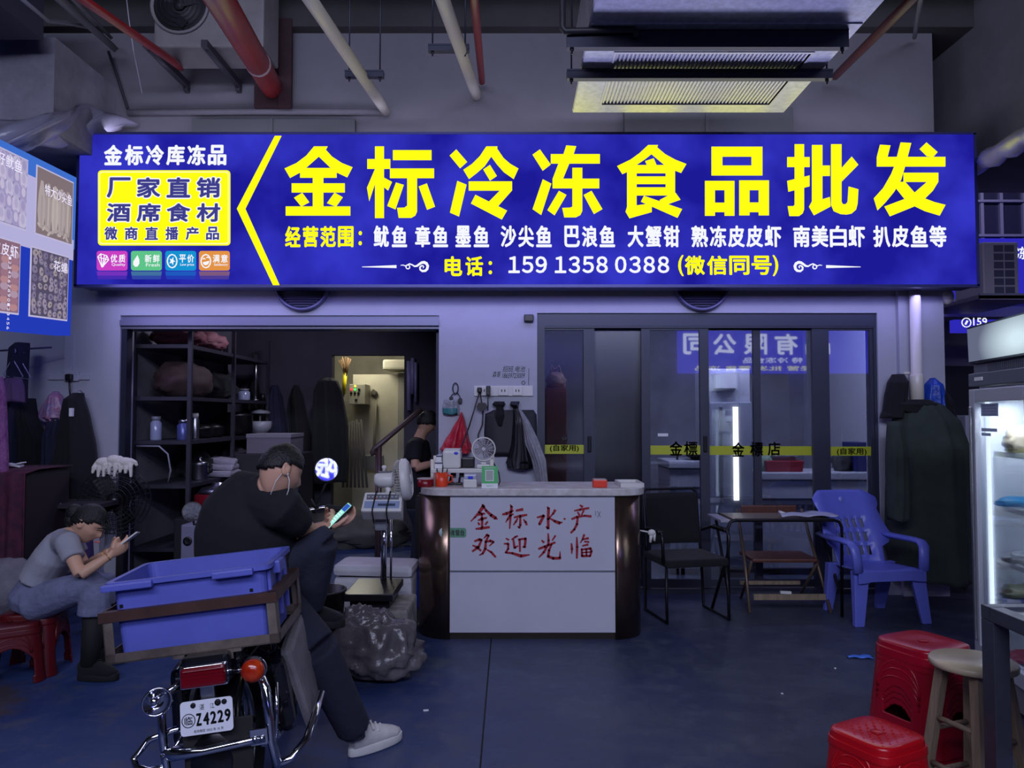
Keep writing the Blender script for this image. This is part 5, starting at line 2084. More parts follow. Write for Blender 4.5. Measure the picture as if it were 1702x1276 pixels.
# pipe work on the wall right of the doorway
o = empty('wall_pipes', P(684, 685, 9.55), (0, 0, 0), 'pale vertical pipes on the wall right of the lit doorway', 'pipe')
for px, y0, y1, r in ((680, 600, 682, .03), (686, 595, 655, .025), (691, 602, 668, .02)):
    m = MB()
    m.cyl(P(px, y0, 9.56), P(px, y1, 9.56), r, seg=10)
    m.build('tube', mat('pale_violet_pipe', (150, 148, 190), .35), o)

# ---- lit back room
o = empty('cold_room_panel', P(640, 760, 11.6), (0, 0, 0), 'tall cream coloured cold room panel in the lit back room', 'panel')
CREAM = mat('cream_panel', (206, 200, 178), .55, 0, .2, 2)
a, b = P(585, 850, 11.5), P(662, 622, 11.5)
m = MB()
m.box2((a.x, 11.5, 0), (b.x, 12.3, b.z))
m.build('panel', CREAM, o)
m = MB()
m.box2((b.x + .004, 11.45, 0), (b.x + .14, 12.3, b.z + .02))
m.box2((b.x + .17, 11.5, 0), (b.x + .2, 12.2, b.z - .2))
m.build('door_frame', mat('panel_frame', (160, 158, 150), .5), o)
m = MB()
m.box2((P(640, 0, 11.2).x, 11.2, P(0, 614, 11.2).z), (P(700, 0, 11.2).x, 11.9, P(0, 597, 11.2).z), 0, .03)
thing(m.build('evaporator', CREAM), 'cream cooling unit under the ceiling of the lit back room', 'cooler')
a, b = P(580, 672, 11.1), P(607, 638, 11.1)
o = empty('control_box', P(594, 672, 11.2), (0, 0, 0), 'grey control box with red and green lamps in the back room', 'control box')
m = MB()
m.box2((a.x, 11.1, a.z), (b.x, 11.48, b.z), 0, .01)
m.build('cabinet', mat('control_grey', (176, 172, 156), .5), o)
for px, py, mt in ((584.5, 647, emi('lamp_red', (255, 60, 70), 2.0)), (590, 647, emi('lamp_green', (70, 235, 110), 1.6)), (590.5, 641.5, emi('lamp_yellow', (230, 220, 90), 1.4)), (597, 647, BLACKPL), (584, 653, BLACKPL), (590, 653, BLACKPL), (596, 653, BLACKPL), (592, 664, BLACKPL)):
    c = P(px, py, 11.1)
    m = MB()
    m.lathe([(.018, 0), (.018, .012), (.01, .016), (0, .016)], frame((c.x, 11.1, c.z), (1, 0, 0), (0, 0, 1), (0, -1, 0)), 12)
    m.build('indicator', mt, o)
# broom with a yellow handle, and a squeegee
o = empty('broom', P(572, 690, 11.0), (R(0), 0, 0), 'upturned twig broom with a yellow handle band in the back room', 'broom')
m = MB()
random.seed(5)
c0 = P(574, 625, 11.0)
for i in range(26):
    t = random.uniform(-1, 1)
    m.tube([c0 + V((random.uniform(-.02, .02), random.uniform(-.02, .02), 0)), P(574 + t * 11, 592 + abs(t) * 6, 11.0) + V((0, random.uniform(-.1, .1), 0))], .004, 4)
m.build('bristles', mat('broom_twigs', (120, 92, 62), .9), o)
m = MB()
m.cyl(P(574, 620, 11.0), P(571, 655, 11.0), .028, seg=10)
m.build('grip', mat('bright_yellow', (236, 218, 20), .4), o)
m = MB()
m.cyl(P(571, 655, 11.0), P(566, 800, 11.0), .016, seg=8)
m.build('stick', WOODL, o)
o = empty('shovel', P(620, 760, 11.3), (0, 0, 0), 'long handled scraper leaning on the cream panel', 'tool')
m = MB()
m.cyl(P(625, 667, 11.45), P(621, 758, 11.25), .016, .02, 8)
m.build('stick', mat('dull_stick', (130, 124, 108), .6), o)
m = MB()
m.box(P(621, 768, 11.25), (.3, .05, .22), (R(15), 0, 0), 0, .01)
m.build('blade', mat('grey_blade', (140, 138, 124), .5), o)
m = MB()
c = P(622, 652, 11.48)
m.box((c.x, 11.46, c.z), (.08, .05, .07), (0, R(35), 0), 0, .01)
thing(m.build('door_latch', mat('latch_dark', (90, 86, 74), .5)), 'small dark latch on the cream panel', 'latch')
m = MB()
for i in range(7):
    t = i / 6
    m.tube([P(578 + 22 * t, 700 + random.uniform(-3, 3), 10.6), P(570 + 40 * t, 810, 10.3)], .016, 6)
thing(m.build('stacked_sticks', mat('grey_sticks', (84, 80, 74), .8)), 'bundle of grey sticks leaning beside the lit doorway', 'sticks')
m = MB()
blob(m, (-2.0, 9.2, .16), .5, (1.5, .6, .5), .3, 2.6, 2.2, ridge=True)
thing(m.build('tarpaulin', mat('grey_tarp', (84, 82, 80), .7, 0, .4, 5)), 'crumpled grey sheet lying in front of the lit doorway', 'sheet')
# handrail
HY = 7.5
o = empty('handrail', P(630, 850, HY), (0, 0, 0), 'dark brown sloping handrail on a post in front of the lit doorway', 'handrail')
HM = mat('rail_brown', (70, 52, 52), .35)
m = MB()
m.tube([P(621, 757, HY), P(619, 751, HY), P(622, 746, HY), P(632, 738, HY), P(688, 690, HY + .25), P(700, 680, HY + .3)], .026, 10)
m.build('rail', HM, o)
m = MB()
p = P(631, 742, HY)
m.cyl((p.x, HY, 0), (p.x, HY, p.z), .022, seg=10)
m.cyl((p.x - .03, HY + .02, 0), (p.x - .03, HY + .02, p.z - .03), .014, seg=10)
m.build('post', HM, o)

# ================================================================= LEFT: hung clothes, fan, stools
# socket trunking and plug
o = empty('socket_strip', P(118, 632, WY), (0, 0, 0), 'pale trunking with one socket on the wall left of the storeroom', 'socket')
m = MB()
wbox(m, 78, 622, 148, 631, WY - .02, WY, 0, .003)
wbox(m, 106, 555, 122, 622, WY - .012, WY)
wbox(m, 106, 616, 130, 633, WY - .03, WY - .012, 0, .004)
m.build('trunking', WALL, o)
m = MB()
m.box(P(115, 627, WY - .045), (.06, .04, .06), None, 0, .012)
m.tube([P(115, 630, WY - .05), P(116, 650, WY - .04), P(120, 678, WY - .03)], .008, 6)
m.build('plug', BLACKPL, o)
m = MB()
m.cyl(P(-20, 584, 6.3), P(86, 577, 6.5), .008, seg=8)
thing(m.build('hanging_rod', mat('dark_wire', (60, 58, 90), .4, .4)), 'thin metal rod for hanging clothes at the left wall', 'rod')
HAN = mat('wire_hanger', (150, 144, 180), .35, .5)
for i, (px, py) in enumerate(((20, 606), (33, 608))):
    m = MB()
    q = lambda x, y: P(px + x, py + y, 6.3 + .08 * i)
    m.tube([q(2, -24), q(5, -26), q(6, -22), q(2, -16), q(0, -10), q(-14, 16), q(-12, 19), q(16, 22), q(18, 19), q(2, -9), q(0, -10)], .005, 5)
    thing(m.build('wire_hanger', HAN), 'empty wire clothes hanger on the rod, %s of the pair' % ('nearer the left edge' if i == 0 else 'further right'), 'hanger')
PURP = mat('purple_fleece', (116, 60, 118), .95, 0, .4, 22, .3, 60, col2=(150, 96, 150))
m = MB()
drape(m, [(626, -34, 4, .5), (650, -40, 10), (760, -40, 14), (880, -44, 12), (962, -46, 11)], 5.6, .25, 5, .15, 1.0)
thing(m.build('hung_robe', PURP), 'speckled purple robe hanging at the very left edge', 'clothes')
for i, (prof, Y, dep, lb, mt) in enumerate((
        ([(570, 30, 50, .5), (580, 28, 50), (640, 24, 47), (700, 16, 46), (776, 12, 45)], 6.45, .16, 'dark navy cloth hanging beside the purple robe', NAVYCL),
        ([(628, 8, 36, .4), (640, 6, 40), (668, 5, 42)], 6.25, .1, 'dull mauve shirt top on the wire hangers', mat('mauve_cloth', (92, 66, 104), .9)),
        ([(662, 56, 60, .4), (680, 52, 62), (700, 48, 66), (730, 46, 80), (760, 46, 80), (790, 48, 76)], 6.55, .2, 'black bag hanging between the navy cloth and the pink bag', BLACKCL),
        ([(650, 92, 97, .4), (658, 86, 104), (680, 72, 112), (694, 66, 114), (700, 84, 110)], 6.62, .1, 'crumpled pink clear bag hanging on the wall', mat('pink_film', (168, 96, 118), .35, 0, .5, 10, .4, 20, col2=(130, 120, 160))),
        ([(694, 86, 104, .5), (720, 82, 106), (790, 78, 112), (860, 80, 116)], 6.6, .16, 'dark purple garment hanging under the pink bag', NAVYCL),
        ([(653, 127, 140, .4), (664, 125, 142), (690, 116, 150), (740, 104, 160), (820, 88, 168), (900, 76, 170)], 6.6, .22, 'long black raincoat hanging on the wall left of the storeroom', BLACKCL),
        ([(770, 62, 74, .5), (790, 56, 80), (800, 58, 78)], 6.55, .08, 'scrap of grey cloth under the black hanging bag', TOW))):
    m = MB()
    drape(m, prof, Y, dep, 6, .2, i * 1.3)
    thing(m.build(('hung_cloth', 'hung_shirt', 'hung_bag', 'plastic_bag', 'hung_garment', 'raincoat', 'rag')[i], mt), lb, ('cloth', 'shirt', 'bag', 'bag', 'clothes', 'coat', 'rag')[i])
m = MB()
m.tube([P(131, 655, 6.6), P(131, 650, 6.6), P(134, 649, 6.64), P(136, 651, 6.7)], .006, 6)
thing(m.build('coat_hook', STEEL), 'metal hook holding the long black raincoat', 'hook')
m = MB()
m.box2((P(133, 0, 6.38).x, 6.355, P(0, 692, 6.38).z), (P(138, 0, 6.38).x, 6.39, P(0, 678, 6.38).z), 0, .004)
thing(m.build('cloth_tag', PAPER), 'small white tag on the long black raincoat', 'tag')
# draped maroon table at the left edge
MAR = mat('maroon_cloth', (82, 26, 52), .85, 0, .6, 14, .2, 30, col2=(50, 16, 40))
m = MB()
a, b = P(-60, 950, 5.5), P(42, 782, 5.5)
m.grid(lambda u, v: ((a.x + (b.x - a.x) * u), 5.5 + .03 * math.sin(u * 22) * (1 - v) + (.0 if v < .75 else (v - .75) * 2.4), a.z + (b.z - a.z) * min(v / .75, 1)), 30, 12)
thing(m.build('table_cloth', MAR, solid=.006), 'maroon speckled cloth draped over a table at the left edge', 'tablecloth')
m = MB()
m.box2((a.x, 5.56, 0), (b.x - .03, 6.1, b.z - .02))
thing(m.build('side_table', mat('dark_table', (34, 24, 30), .7)), 'dark table under the maroon cloth at the left edge', 'table')
o = empty('folded_paper', P(18, 781, 5.7), (0, 0, 0), 'white folded paper on the maroon cloth', 'paper')
m = MB()
c = V((P(18, 780, 5.75).x, 5.8, b.z + .02))
m.box(c, (.09, .12, .015), (0, R(12), R(20)), 0, .003)
m.box(c + V((.03, 0, .012)), (.06, .1, .01), (0, R(-14), R(10)), 0, .003)
m.build('sheet', PAPER, o)
m = MB()
blob(m, P(5, 980, 5.15), .27, (1.2, .8, .75), .2, 2.5, 3.0)
thing(m.build('sack', mat('grey_sack', (108, 106, 116), .8, 0, .25, 10, .3, 40)), 'grey sack lying at the left edge behind the seated woman', 'sack')
m = MB()
m.lathe([(0, 0), (.06, 0), (.075, .02), (.085, .2), (.09, .21), (.075, .21), (0, .19)], Matrix.Translation(P(63, 838, 6.1)), 20)
thing(m.build('bucket', mat('brown_pot', (120, 84, 62), .5)), 'small brown pot on a shelf behind the woman', 'pot')
o = empty('low_shelf', P(70, 985, 6.2), (0, 0, 0), 'dark low shelf behind the seated woman', 'shelf')
m = MB()
a, b = P(45, 845, 5.95), P(165, 838, 5.95)
m.box2((a.x, 5.95, a.z), (b.x, 6.35, b.z))
m.build('top_board', mat('dark_board', (34, 30, 36), .7), o)
for x in (a.x, b.x - .04):
    for y in (5.96, 6.3):
        m = MB()
        m.box2((x, y, 0), (x + .04, y + .04, a.z))
        m.build('leg', mat('dark_board', (34, 30, 36)), o)
m = MB()
c = P(60, 836, 6.0)
m.sph(c + V((0, 0, -.02)), .05, (1.6, .8, .5))
m.sph(c + V((.06, 0, .01)), .035, (1.2, .8, .8))
m.noise(.006, 14)
thing(m.build('gloves', WHITEPL), 'white crumpled glove lying on the dark low shelf', 'glove')
m = MB()
c = P(88, 838, 5.99)
m.sph(c + V((0, 0, 0)), .045, (1.4, .9, .45))
thing(m.build('bowl', WHITEPL), 'upturned white bowl on the dark low shelf', 'bowl')
# standing fan with white gloves drying on it
FX = P(196, 830, 6.35)
o = empty('floor_fan', (FX.x, 6.35, 0), (0, 0, 0), 'black standing fan in front of the storeroom with white gloves on top', 'fan')
FM = frame((FX.x, 6.3, FX.z), V((.95, .3, 0)).normalized(), (0, 0, 1), V((.3, -.95, 0)).normalized())
rF = .27
m = MB()
for i in range(1, 9):
    r = rF * i / 8
    for zz in (.07 - .05 * (i / 8) ** 3, -.07 + .05 * (i / 8) ** 3):
        m.lathe([(r - .003, zz), (r, zz + .003), (r + .003, zz), (r, zz - .003), (r - .003, zz)], FM, 36)
for i in range(32):
    an = R(i * 11.25)
    for s in (1, -1):
        m.tube([FM @ V((.03 * math.cos(an), .03 * math.sin(an), .07 * s)), FM @ V((.2 * math.cos(an), .2 * math.sin(an), .06 * s)), FM @ V((rF * math.cos(an), rF * math.sin(an), .015 * s))], .002, 4)
m.build('cage', mat('black_wire', (34, 32, 38), .35, .4), o)
m = MB()
for i in range(4):
    m.box((.12, 0, 0), (.2, .13, .004), (R(25), 0, 0), M=FM @ Matrix.Rotation(R(i * 90 + 30), 4, 'Z'))
m.lathe([(0, -.1), (.06, -.1), (.065, .02), (.05, .05), (0, .055)], FM, 20)
m.build('blades', BLACKPL, o)
m = MB()
m.cyl((FX.x, 6.38, .03), (FX.x, 6.38, FX.z), .018, seg=10)
m.build('pole', DARKST, o)
m = MB()
m.lathe([(0, 0), (.2, 0), (.2, .02), (.03, .05), (0, .05)], Matrix.Translation((FX.x, 6.38, 0)), 28)
m.build('base', BLACKPL, o)
GLV = mat('cotton_glove', (222, 216, 206), .9, 0, .12, 14, .3, 60)
for i, (px, py) in enumerate(((172, 768), (190, 764), (208, 768))):
    m = MB()
    c = P(px, py, 6.26)
    m.sph(c, .055, (1.15, .8, .75), 14, 8)
    for k in range(4):
        x = c.x - .05 + .033 * k
        L = (.09, .12, .115, .085)[(k + i) % 4]
        m.tube([(x, c.y, c.z), (x + .008 * (k - 1.5), c.y - .03, c.z - .04), (x + .012 * (k - 1.5), c.y - .035, c.z - L)], [.018, .017, .012], 8)
    m.tube([(c.x + .04, c.y, c.z + .02), (c.x + .09, c.y - .01, c.z), (c.x + .1, c.y - .01, c.z - .03)], [.018, .016, .012], 8)
    thing(m.build('work_glove', GLV, remesh=.007, smooth_it=2), 'white cotton glove draped on the black fan, %s of three' % ('leftmost', 'middle', 'rightmost')[i], 'glove', None)
# pale post in front of the woman
m = MB()
m.box2((P(164, 0, 5.6).x, 5.6, 0), (P(184, 0, 5.6).x, 5.68, P(0, 872, 5.6).z), 0, .006)
thing(m.build('foam_post', mat('grey_foam', (150, 148, 158), .8, 0, .2, 8)), 'pale foam board standing upright in front of the seated woman', 'board')
m = MB()
drape(m, [(884, 130, 150, .5), (895, 128, 158), (925, 130, 160), (935, 136, 156)], 5.62, .12, 4, .2, 2.0)
thing(m.build('cloth_bag', mat('violet_cloth', (52, 34, 86), .9)), 'violet cloth bag between the woman and the pale foam board', 'bag')

# ================================================================= WEIGHING SCALE
SY_ = 4.95
zp = .46
fbx0, fbx1 = P(590, 0, 4.85).x, P(686, 0, 4.85).x
FOAM = mat('dirty_foam', (176, 172, 166), .85, 0, .5, 5, .3, 30, col2=(90, 86, 82))
m = MB()
m.box2((fbx0, 4.72, 0), (fbx1, 5.22, .36), 0, .02)
m.noise(.012, 5)
fb = m.build('foam_box', FOAM)
thing(fb, 'grimy pale foam box under the weighing scale', 'box')
o = empty('foam_box', (P(626, 1000, 5.45).x, 5.5, 0), (0, 0, 0), 'large white foam box behind the weighing scale', 'box')
a, b = P(563, 0, 5.4).x, P(690, 0, 5.4).x
m = MB()
m.box2((a, 5.4, 0), (b, 5.8, .42), 0, .03)
m.build('body', mat('white_foam', (190, 188, 194), .8, 0, .2, 4), o)
m = MB()
m.box(((a + b) / 2, 5.6, .46), (b - a + .01, .42, .08), (R(-2), R(1.5), 0), 0, .035)
m.build('lid', mat('white_foam', (190, 188, 194)), o)
sc_ = empty('weighing_scale', (P(632, 975, 4.95).x, 4.95, .36), (0, 0, 0), 'platform weighing scale with a display head on a steel post', 'scale')
a, b = P(580, 0, 4.76).x, P(660, 0, 4.76).x
m = MB()
m.box2((a, 4.74, zp - .045), (b, 5.2, zp), 0, .006)
m.build('platform', mat('dark_platform', (44, 42, 48), .3, .7), sc_)
m = MB()
m.box2((a + .03, 4.8, zp - .1), (b - .03, 5.16, zp - .045))
for x in (a + .05, b - .05):
    for y in (4.83, 5.12):
        m.cyl((x, y, .36), (x, y, zp - .09), .02, seg=10)
m.build('base_frame', DARKST, sc_)
pc = P(638, 900, 5.15)
m = MB()
m.cyl((pc.x, 5.15, zp - .01), (pc.x, 5.15, P(0, 850, 5.1).z), .021, seg=14)
m.cyl((pc.x + .045, 5.17, zp - .03), (pc.x + .045, 5.17, P(0, 850, 5.1).z), .008, seg=10)
m.build('post', CHROME, sc_)
# display head, tilted
hc = P(637, 840, 5.0)
HMx = Matrix.Translation(hc) @ Euler((R(-38), 0, R(0))).to_matrix().to_4x4()
m = MB()
m.box((0, 0, 0), (.245, .085, .15), None, 0, .012, HMx, (1.06, 1.3))
hd = m.build('display_head', WHITEPL, sc_)
m = MB()
m.box((0, -.045, .035), (.21, .006, .042), None, 0, .003, HMx)
m.box((0, -.051, -.026), (.225, .006, .055), None, 1, .003, HMx)
m.box((.03, -.0555, -.028), (.11, .004, .018), None, 2, .002, HMx)
for i in range(8):
    m.box((-.09 + i * .025, -.0485, .036), (.014, .003, .01), None, 3, .001, HMx)
m.box((-.045, -.0487, .024), (.012, .004, .008), None, 4, .001, HMx)
m.build('keypad', [mat('keypad_grey', (96, 96, 106), .4), mat('keypad_blue', (132, 146, 176), .4), mat('lcd_dark', (60, 70, 90), .2), mat('key_pale', (160, 160, 165), .5), mat('key_red', (210, 60, 50), .5)], hd)
m = MB()
for x in (-.045, .045):
    m.tube([HMx @ V((x - .008, .06, .09)), HMx @ V((x, -.0, .085)), HMx @ V((x, -.055, .072)), HMx @ V((x - .01, -.062, -.06)), HMx @ V((x - .01, -.05, -.085)), HMx @ V((x - .01, .05, -.1))], .005, 6)
m.build('rubber_band', BLACKRUB, sc_)
m = MB()
m.box(P(634, 868, 5.1), (.08, .07, .1), None, 0, .015)
m.build('bracket', GREYPL, sc_)
# fan perched on the display head
ff = P(652, 797, 5.05)
fo = empty('table_fan', ff + V((0, 0, -.1)), (0, 0, 0), 'dusty white table fan perched on the scale head, facing right', 'fan')
zt_ = ff.z
m = MB()
mc = P(641, 797, 5.05)
m.lathe([(0, -.075), (.035, -.07), (.05, -.04), (.052, .04), (.04, .06), (0, .062)], frame(mc, (0, 1, 0), (0, 0, 1), (1, 0, 0)), 24)
m.build('motor_housing', WHITEPL, fo)
m = MB()
m.box(mc + V((-.005, 0, .049)), (.09, .045, .014), None, 0, .005)
m.lathe([(.014, 0), (.012, .02), (.018, .03), (.012, .04), (0, .042)], Matrix.Translation(mc + V((-.01, 0, .052))), 14, 1)
m.build('top_plate', [mat('dark_top', (70, 70, 76), .4), WHITEPL], fo)
m = MB()
m.tube([mc + V((.015, 0, -.04)), mc + V((.02, 0, -.07)), mc + V((.018, 0, -.095))], [.022, .02, .03], 14)
m.build('neck', WHITEPL, fo)
cc = P(669, 797, 5.05)
FM = frame(cc, V((0, 1, 0)), V((-.12, 0, 1)).normalized(), V((1, 0, .12)).normalized())
rf = .128
m = MB()
for i in range(20):
    r = rf
    an0 = 0
for i in range(44):
    an = R(i * 360 / 44)
    c_, s_ = math.cos(an), math.sin(an)
    m.tube([FM @ V((.05 * c_, .05 * s_, -.05)), FM @ V((.1 * c_, .1 * s_, -.045)), FM @ V((rf * c_, rf * s_, -.025)), FM @ V((rf * c_, rf * s_, .01))], .0016, 4)
m.lathe([(rf * .55, -.048), (rf * .56, -.045), (rf * .55, -.042), (rf * .54, -.045), (rf * .55, -.048)], FM, 36)
m.build('rear_guard', mat('guard_white', (190, 188, 186), .4), fo)
m = MB()
m.lathe([(rf + .004, .0), (rf + .008, .004), (rf + .008, .034), (rf - .012, .05), (rf - .02, .052), (rf - .022, .046), (rf - .002, .03), (rf - .002, .0), (rf + .004, .0)], FM, 40)
for i in range(9):
    m.lathe([(rf * (i + 1) / 11, .048), (rf * (i + 1) / 11 + .003, .052), (rf * (i + 1) / 11, .055), (rf * (i + 1) / 11, .048)], FM, 30)
m.lathe([(0, .046), (.03, .046), (.028, .058), (0, .06)], FM, 20)
m.build('front_guard', WHITEPL, fo)
m = MB()
for i in range(3):
    m.box((.06, 0, 0), (.1, .08, .003), (R(22), 0, 0), M=FM @ Matrix.Rotation(R(i * 120 + 15), 4, 'Z'))
m.lathe([(0, -.02), (.02, -.02), (.02, .015), (0, .02)], FM, 14)
m.build('blades', mat('fan_blade_smoke', (150, 150, 160), .3), fo)
# bag and basket
m = MB()
c = V((P(632, 1060, 4.7).x, 4.60, .17))
blob(m, c, .25, (1.02, .62, .82), .36, 1.9, 6.0, ridge='soft', u=64, v=40)
blob(m, c + V((-.1, .02, .14)), .14, (1.0, .7, .8), .4, 2.2, 7.0, ridge='soft', u=48, v=30)
thing(m.build('rubbish_bag', mat('grey_bag_film', (104, 98, 100), .26, 0, .4, 5, .8, 9)), 'grey shiny rubbish bag slumped in front of the scale', 'bag')
o = empty('waste_basket', (P(530, 1060, 4.75).x, 4.75, 0), (0, 0, 0), 'black waste basket with plastic scraps behind the rider leg', 'basket')
c = V((P(530, 1060, 4.75).x, 4.75, 0))
m = MB()
m.lathe([(0, .01), (.12, .01), (.12, 0), (.125, .0), (.155, .47), (.165, .48), (.165, .49), (.15, .49), (.12, .03), (0, .03)], Matrix.Translation(c), 30)
m.build('basket', BLACKPL, o)
m = MB()
blob(m, c + V((.03, -.03, .34)), .11, (1, 1, .6), .35, 4, 3.0, ridge=True)
thing(m.build('plastic_scraps', CLBAG), 'cloudy plastic scraps in the black waste basket', 'rubbish')
m = MB()
m.sph(c + V((.07, -.08, .42)), .035, (1.2, .8, 1))
thing(m.build('crumpled_tissue', PAPER), 'white tissue ball in the black waste basket', 'tissue')

# ================================================================= RIGHT: furniture by the glass doors
# black mesh chair
KY = 6.05
kx = P(1130, 0, KY).x
o = empty('office_chair', (kx, KY, 0), (0, 0, R(12)), 'black mesh armchair between the counter and the folding table', 'chair')
loc = lambda *p: V(p)
m = MB()
m.box((0, 0, .44), (.5, .48, .06), None, 0, .02)
m.build('seat', BLACKCL, o, local=True)
m = MB()
m.grid(lambda u, v: (-.22 + .44 * u, .22 + .06 * v + .03 * (2 * u - 1) ** 2 * -1, .52 + .4 * v), 12, 10)
m.build('backrest', BLACKCL, o, local=True, solid=.012)
m = MB()
m.tube([(-.23, .2, .44), (-.23, .22, .52), (-.23, .28, .92), (-.2, .29, .95), (.2, .29, .95), (.23, .28, .92), (.23, .22, .52), (.23, .2, .44)], .012, 8)
m.build('back_frame', DARKST, o, local=True)
for s in (-1, 1):
    m = MB()
    m.tube([(s * .25, .22, .62), (s * .27, .1, .66), (s * .27, -.18, .66), (s * .27, -.2, .62), (s * .26, -.19, .44)], .013, 8)
    m.box((s * .27, -.05, .672), (.05, .24, .02), None, 0, .008)
    m.build('armrest', BLACKPL, o, local=True)
    m = MB()
    m.tube([(s * .24, -.2, .43), (s * .25, -.22, .2), (s * .25, -.23, .012), (s * .25, .2, .012), (s * .24, .22, .43)], .012, 8)
    m.build('leg', DARKST, o, local=True)
m = MB()
c = P(1083, 885, 5.62)
m.sph(c, .03, (1, .7, .8)); m.tube([c, c + V((-.01, 0, -.07))], [.016, .01], 6); m.tube([c + V((.02, 0, 0)), c + V((.02, 0, -.06))], [.012, .009], 6)
m.tube([c + V((0, 0, 0)), c + V((-.12, .02, .02))], .006, 6)
thing(m.build('white_hook', WHITEPL), 'white double hook at the back edge of the counter', 'hook')
# folding table
TY = 6.0
x0, x1 = P(1200, 0, TY).x, P(1384, 0, TY).x
zt_ = P(0, 864, TY).z
o = empty('folding_table', ((x0 + x1) / 2, TY + .2, 0), (0, 0, 0), 'black framed folding table with a dull top in front of the glass doors', 'table')
m = MB()
m.box2((x0 + .06, TY + .03, zt_ - .02), (x1 - .04, TY + .44, zt_))
m.build('tabletop', mat('dull_brown_top', (128, 112, 96), .4, 0, .3, 5), o)
m = MB()
r = .06
m.tube([(x0, TY, 0), (x0, TY, zt_ - r), (x0 + .02, TY, zt_ - .015), (x0 + r, TY, zt_), (x1 - r, TY, zt_), (x1 - .02, TY, zt_ - .015), (x1, TY, zt_ - r), (x1 - .01, TY, 0)], .012, 8)
m.build('leg_frame', DARKST, o)
m = MB()
m.tube([(x0, TY, zt_ - .25), (x0 - .07, TY + .24, 0)], .012, 8)
m.tube([(x0 + .02, TY + .45, zt_ - .015), (x1 - .02, TY + .45, zt_ - .015)], .012, 8)
m.tube([(x0 + .02, TY + .45, zt_ - .015), (x0 - .0, TY + .02, .2)], .012, 8)
m.tube([(x1 - .02, TY + .45, zt_ - .015), (x1 - .02, TY + .02, .2)], .012, 8)
m.build('rear_frame', DARKST, o)
m = MB()
m.box2((x0 - .05, TY + .02, zt_ - .02), (x0 + .03, TY + .42, zt_ - .005), M=Matrix.Translation((0, 0, 0)))
m.build('side_flap', mat('pale_flap', (150, 148, 160), .4), o)
m = MB()
random.seed(9)
a = P(1290, 862, 6.2)
b = P(1382, 862, 6.2)
m.grid(lambda u, v: (a.x + (b.x - a.x) * u, TY + .06 + .26 * v * (.3 + .7 * u), zt_ + .014 + .014 * abs(math.sin(u * 7 + v * 3)) + .01 * v), 16, 10)
thing(m.build('plastic_wrap', mat('pale_wrap', (190, 192, 214), .3, 0, .1, 10), solid=.004), 'pale crumpled plastic sheet on the folding table', 'plastic')
m = MB()
m.box(P(1301, 852, 6.42), (.06, .05, .02), (0, R(20), 0), 0, .004)
thing(m.build('paper_scrap', PAPER), 'small white scrap at the back edge of the folding table', 'paper')
# folding wooden chair under / behind the table
QY = 6.35
o = empty('folding_chair', (P(1275, 0, QY).x, QY, 0), (0, 0, 0), 'brown folding chair tucked behind the folding table', 'chair')
qx0, qx1 = P(1226, 0, QY).x, P(1338, 0, QY).x
zs_ = P(0, 929, QY - .1).z
m = MB()
m.box2((qx0 + .02, QY - .15, zs_ - .02), (qx1 - .02, QY + .22, zs_ + .012), 0, .012)
m.build('seat', WOODR, o)
m = MB()
bz = P(0, 855, QY + .25).z
m.box2((P(1222, 0, QY + .2).x, QY + .2, bz), (P(1312, 0, QY + .2).x, QY + .23, bz + .085), 0, .012)
m.build('backrest', WOODR, o)
for s, x in ((1, qx0), (-1, qx1)):
    m = MB()
    m.tube([(x + s * .01, QY + .22, bz + .05), (x - s * .01, QY - .05, zs_ - .05), (x - s * .035, QY - .24, 0)], .013, 8)
    m.build('leg', mat('chair_steel_brown', (104, 86, 72), .4, .4), o)
    m = MB()
    m.tube([(x + s * .02, QY - .13, zs_ - .01), (x + s * .03, QY + .05, zs_ - .2), (x + s * .04, QY + .25, 0)], .012, 8)
    m.build('leg', mat('chair_steel_brown', (104, 86, 72)), o)
m = MB()
m.box2((qx0 + .0, QY - .235, .1), (qx1, QY - .215, .145))
m.box2((qx0 + .03, QY + .225, .12), (qx1 - .03, QY + .24, .15))
m.build('cross_bar', WOODL, o)
m = MB()
m.box((P(1291, 0, QY - .22).x, QY - .23, .158), (.085, .03, .022), (0, R(2), 0), 0, .004)
thing(m.build('foam_piece', WHITEPL), 'small white block lying on the folding chair cross bar', 'block')

# blue plastic armchair, turned a little to its left
c = G(1482, 1038)
rz = R(9)
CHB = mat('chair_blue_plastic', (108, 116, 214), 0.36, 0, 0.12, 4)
o = empty('plastic_armchair', (c.x - .24 * math.sin(rz), c.y + .24 * math.cos(rz), 0), (0, 0, rz), 'blue plastic armchair with a slotted high back near the glass doors', 'chair')
m = MB()
zS = .40
m.grid(lambda u, v: ((-.25 + .5 * u) * (1 - .12 * v), -.25 + .46 * v, zS - .02 * v - .018 * math.sin(math.pi * u) * math.sin(math.pi * min(v * 1.2, 1)) - (.05 * ((.12 - v) / .12) ** 2 if v < .12 else 0)), 20, 18)
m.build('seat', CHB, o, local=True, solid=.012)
m = MB()
n = 12
pl = [(-.275, -.06), (-.275, .028), (.275, .028), (.275, -.06), (.2, -.055)] + [(.17 - .34 * i / 6, -.048 + .01 * (1 - (abs(i - 3) / 3) ** 2) * 0) for i in range(7)] + [(-.2, -.055)]
m.prism(pl, frame((0, -.255, zS - .03), (1, 0, 0), (0, 0, 1), (0, -1, 0)), .014)
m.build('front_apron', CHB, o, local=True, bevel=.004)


def backpt(x, t):
    """t 0..1 up the reclined back"""
    y = .17 + .22 * t + .05 * t * t
    z = zS - .03 + .56 * t
    return (x, y - .10 * (abs(x) / .25) ** 2 * (.5 + .5 * (1 - t)), z)


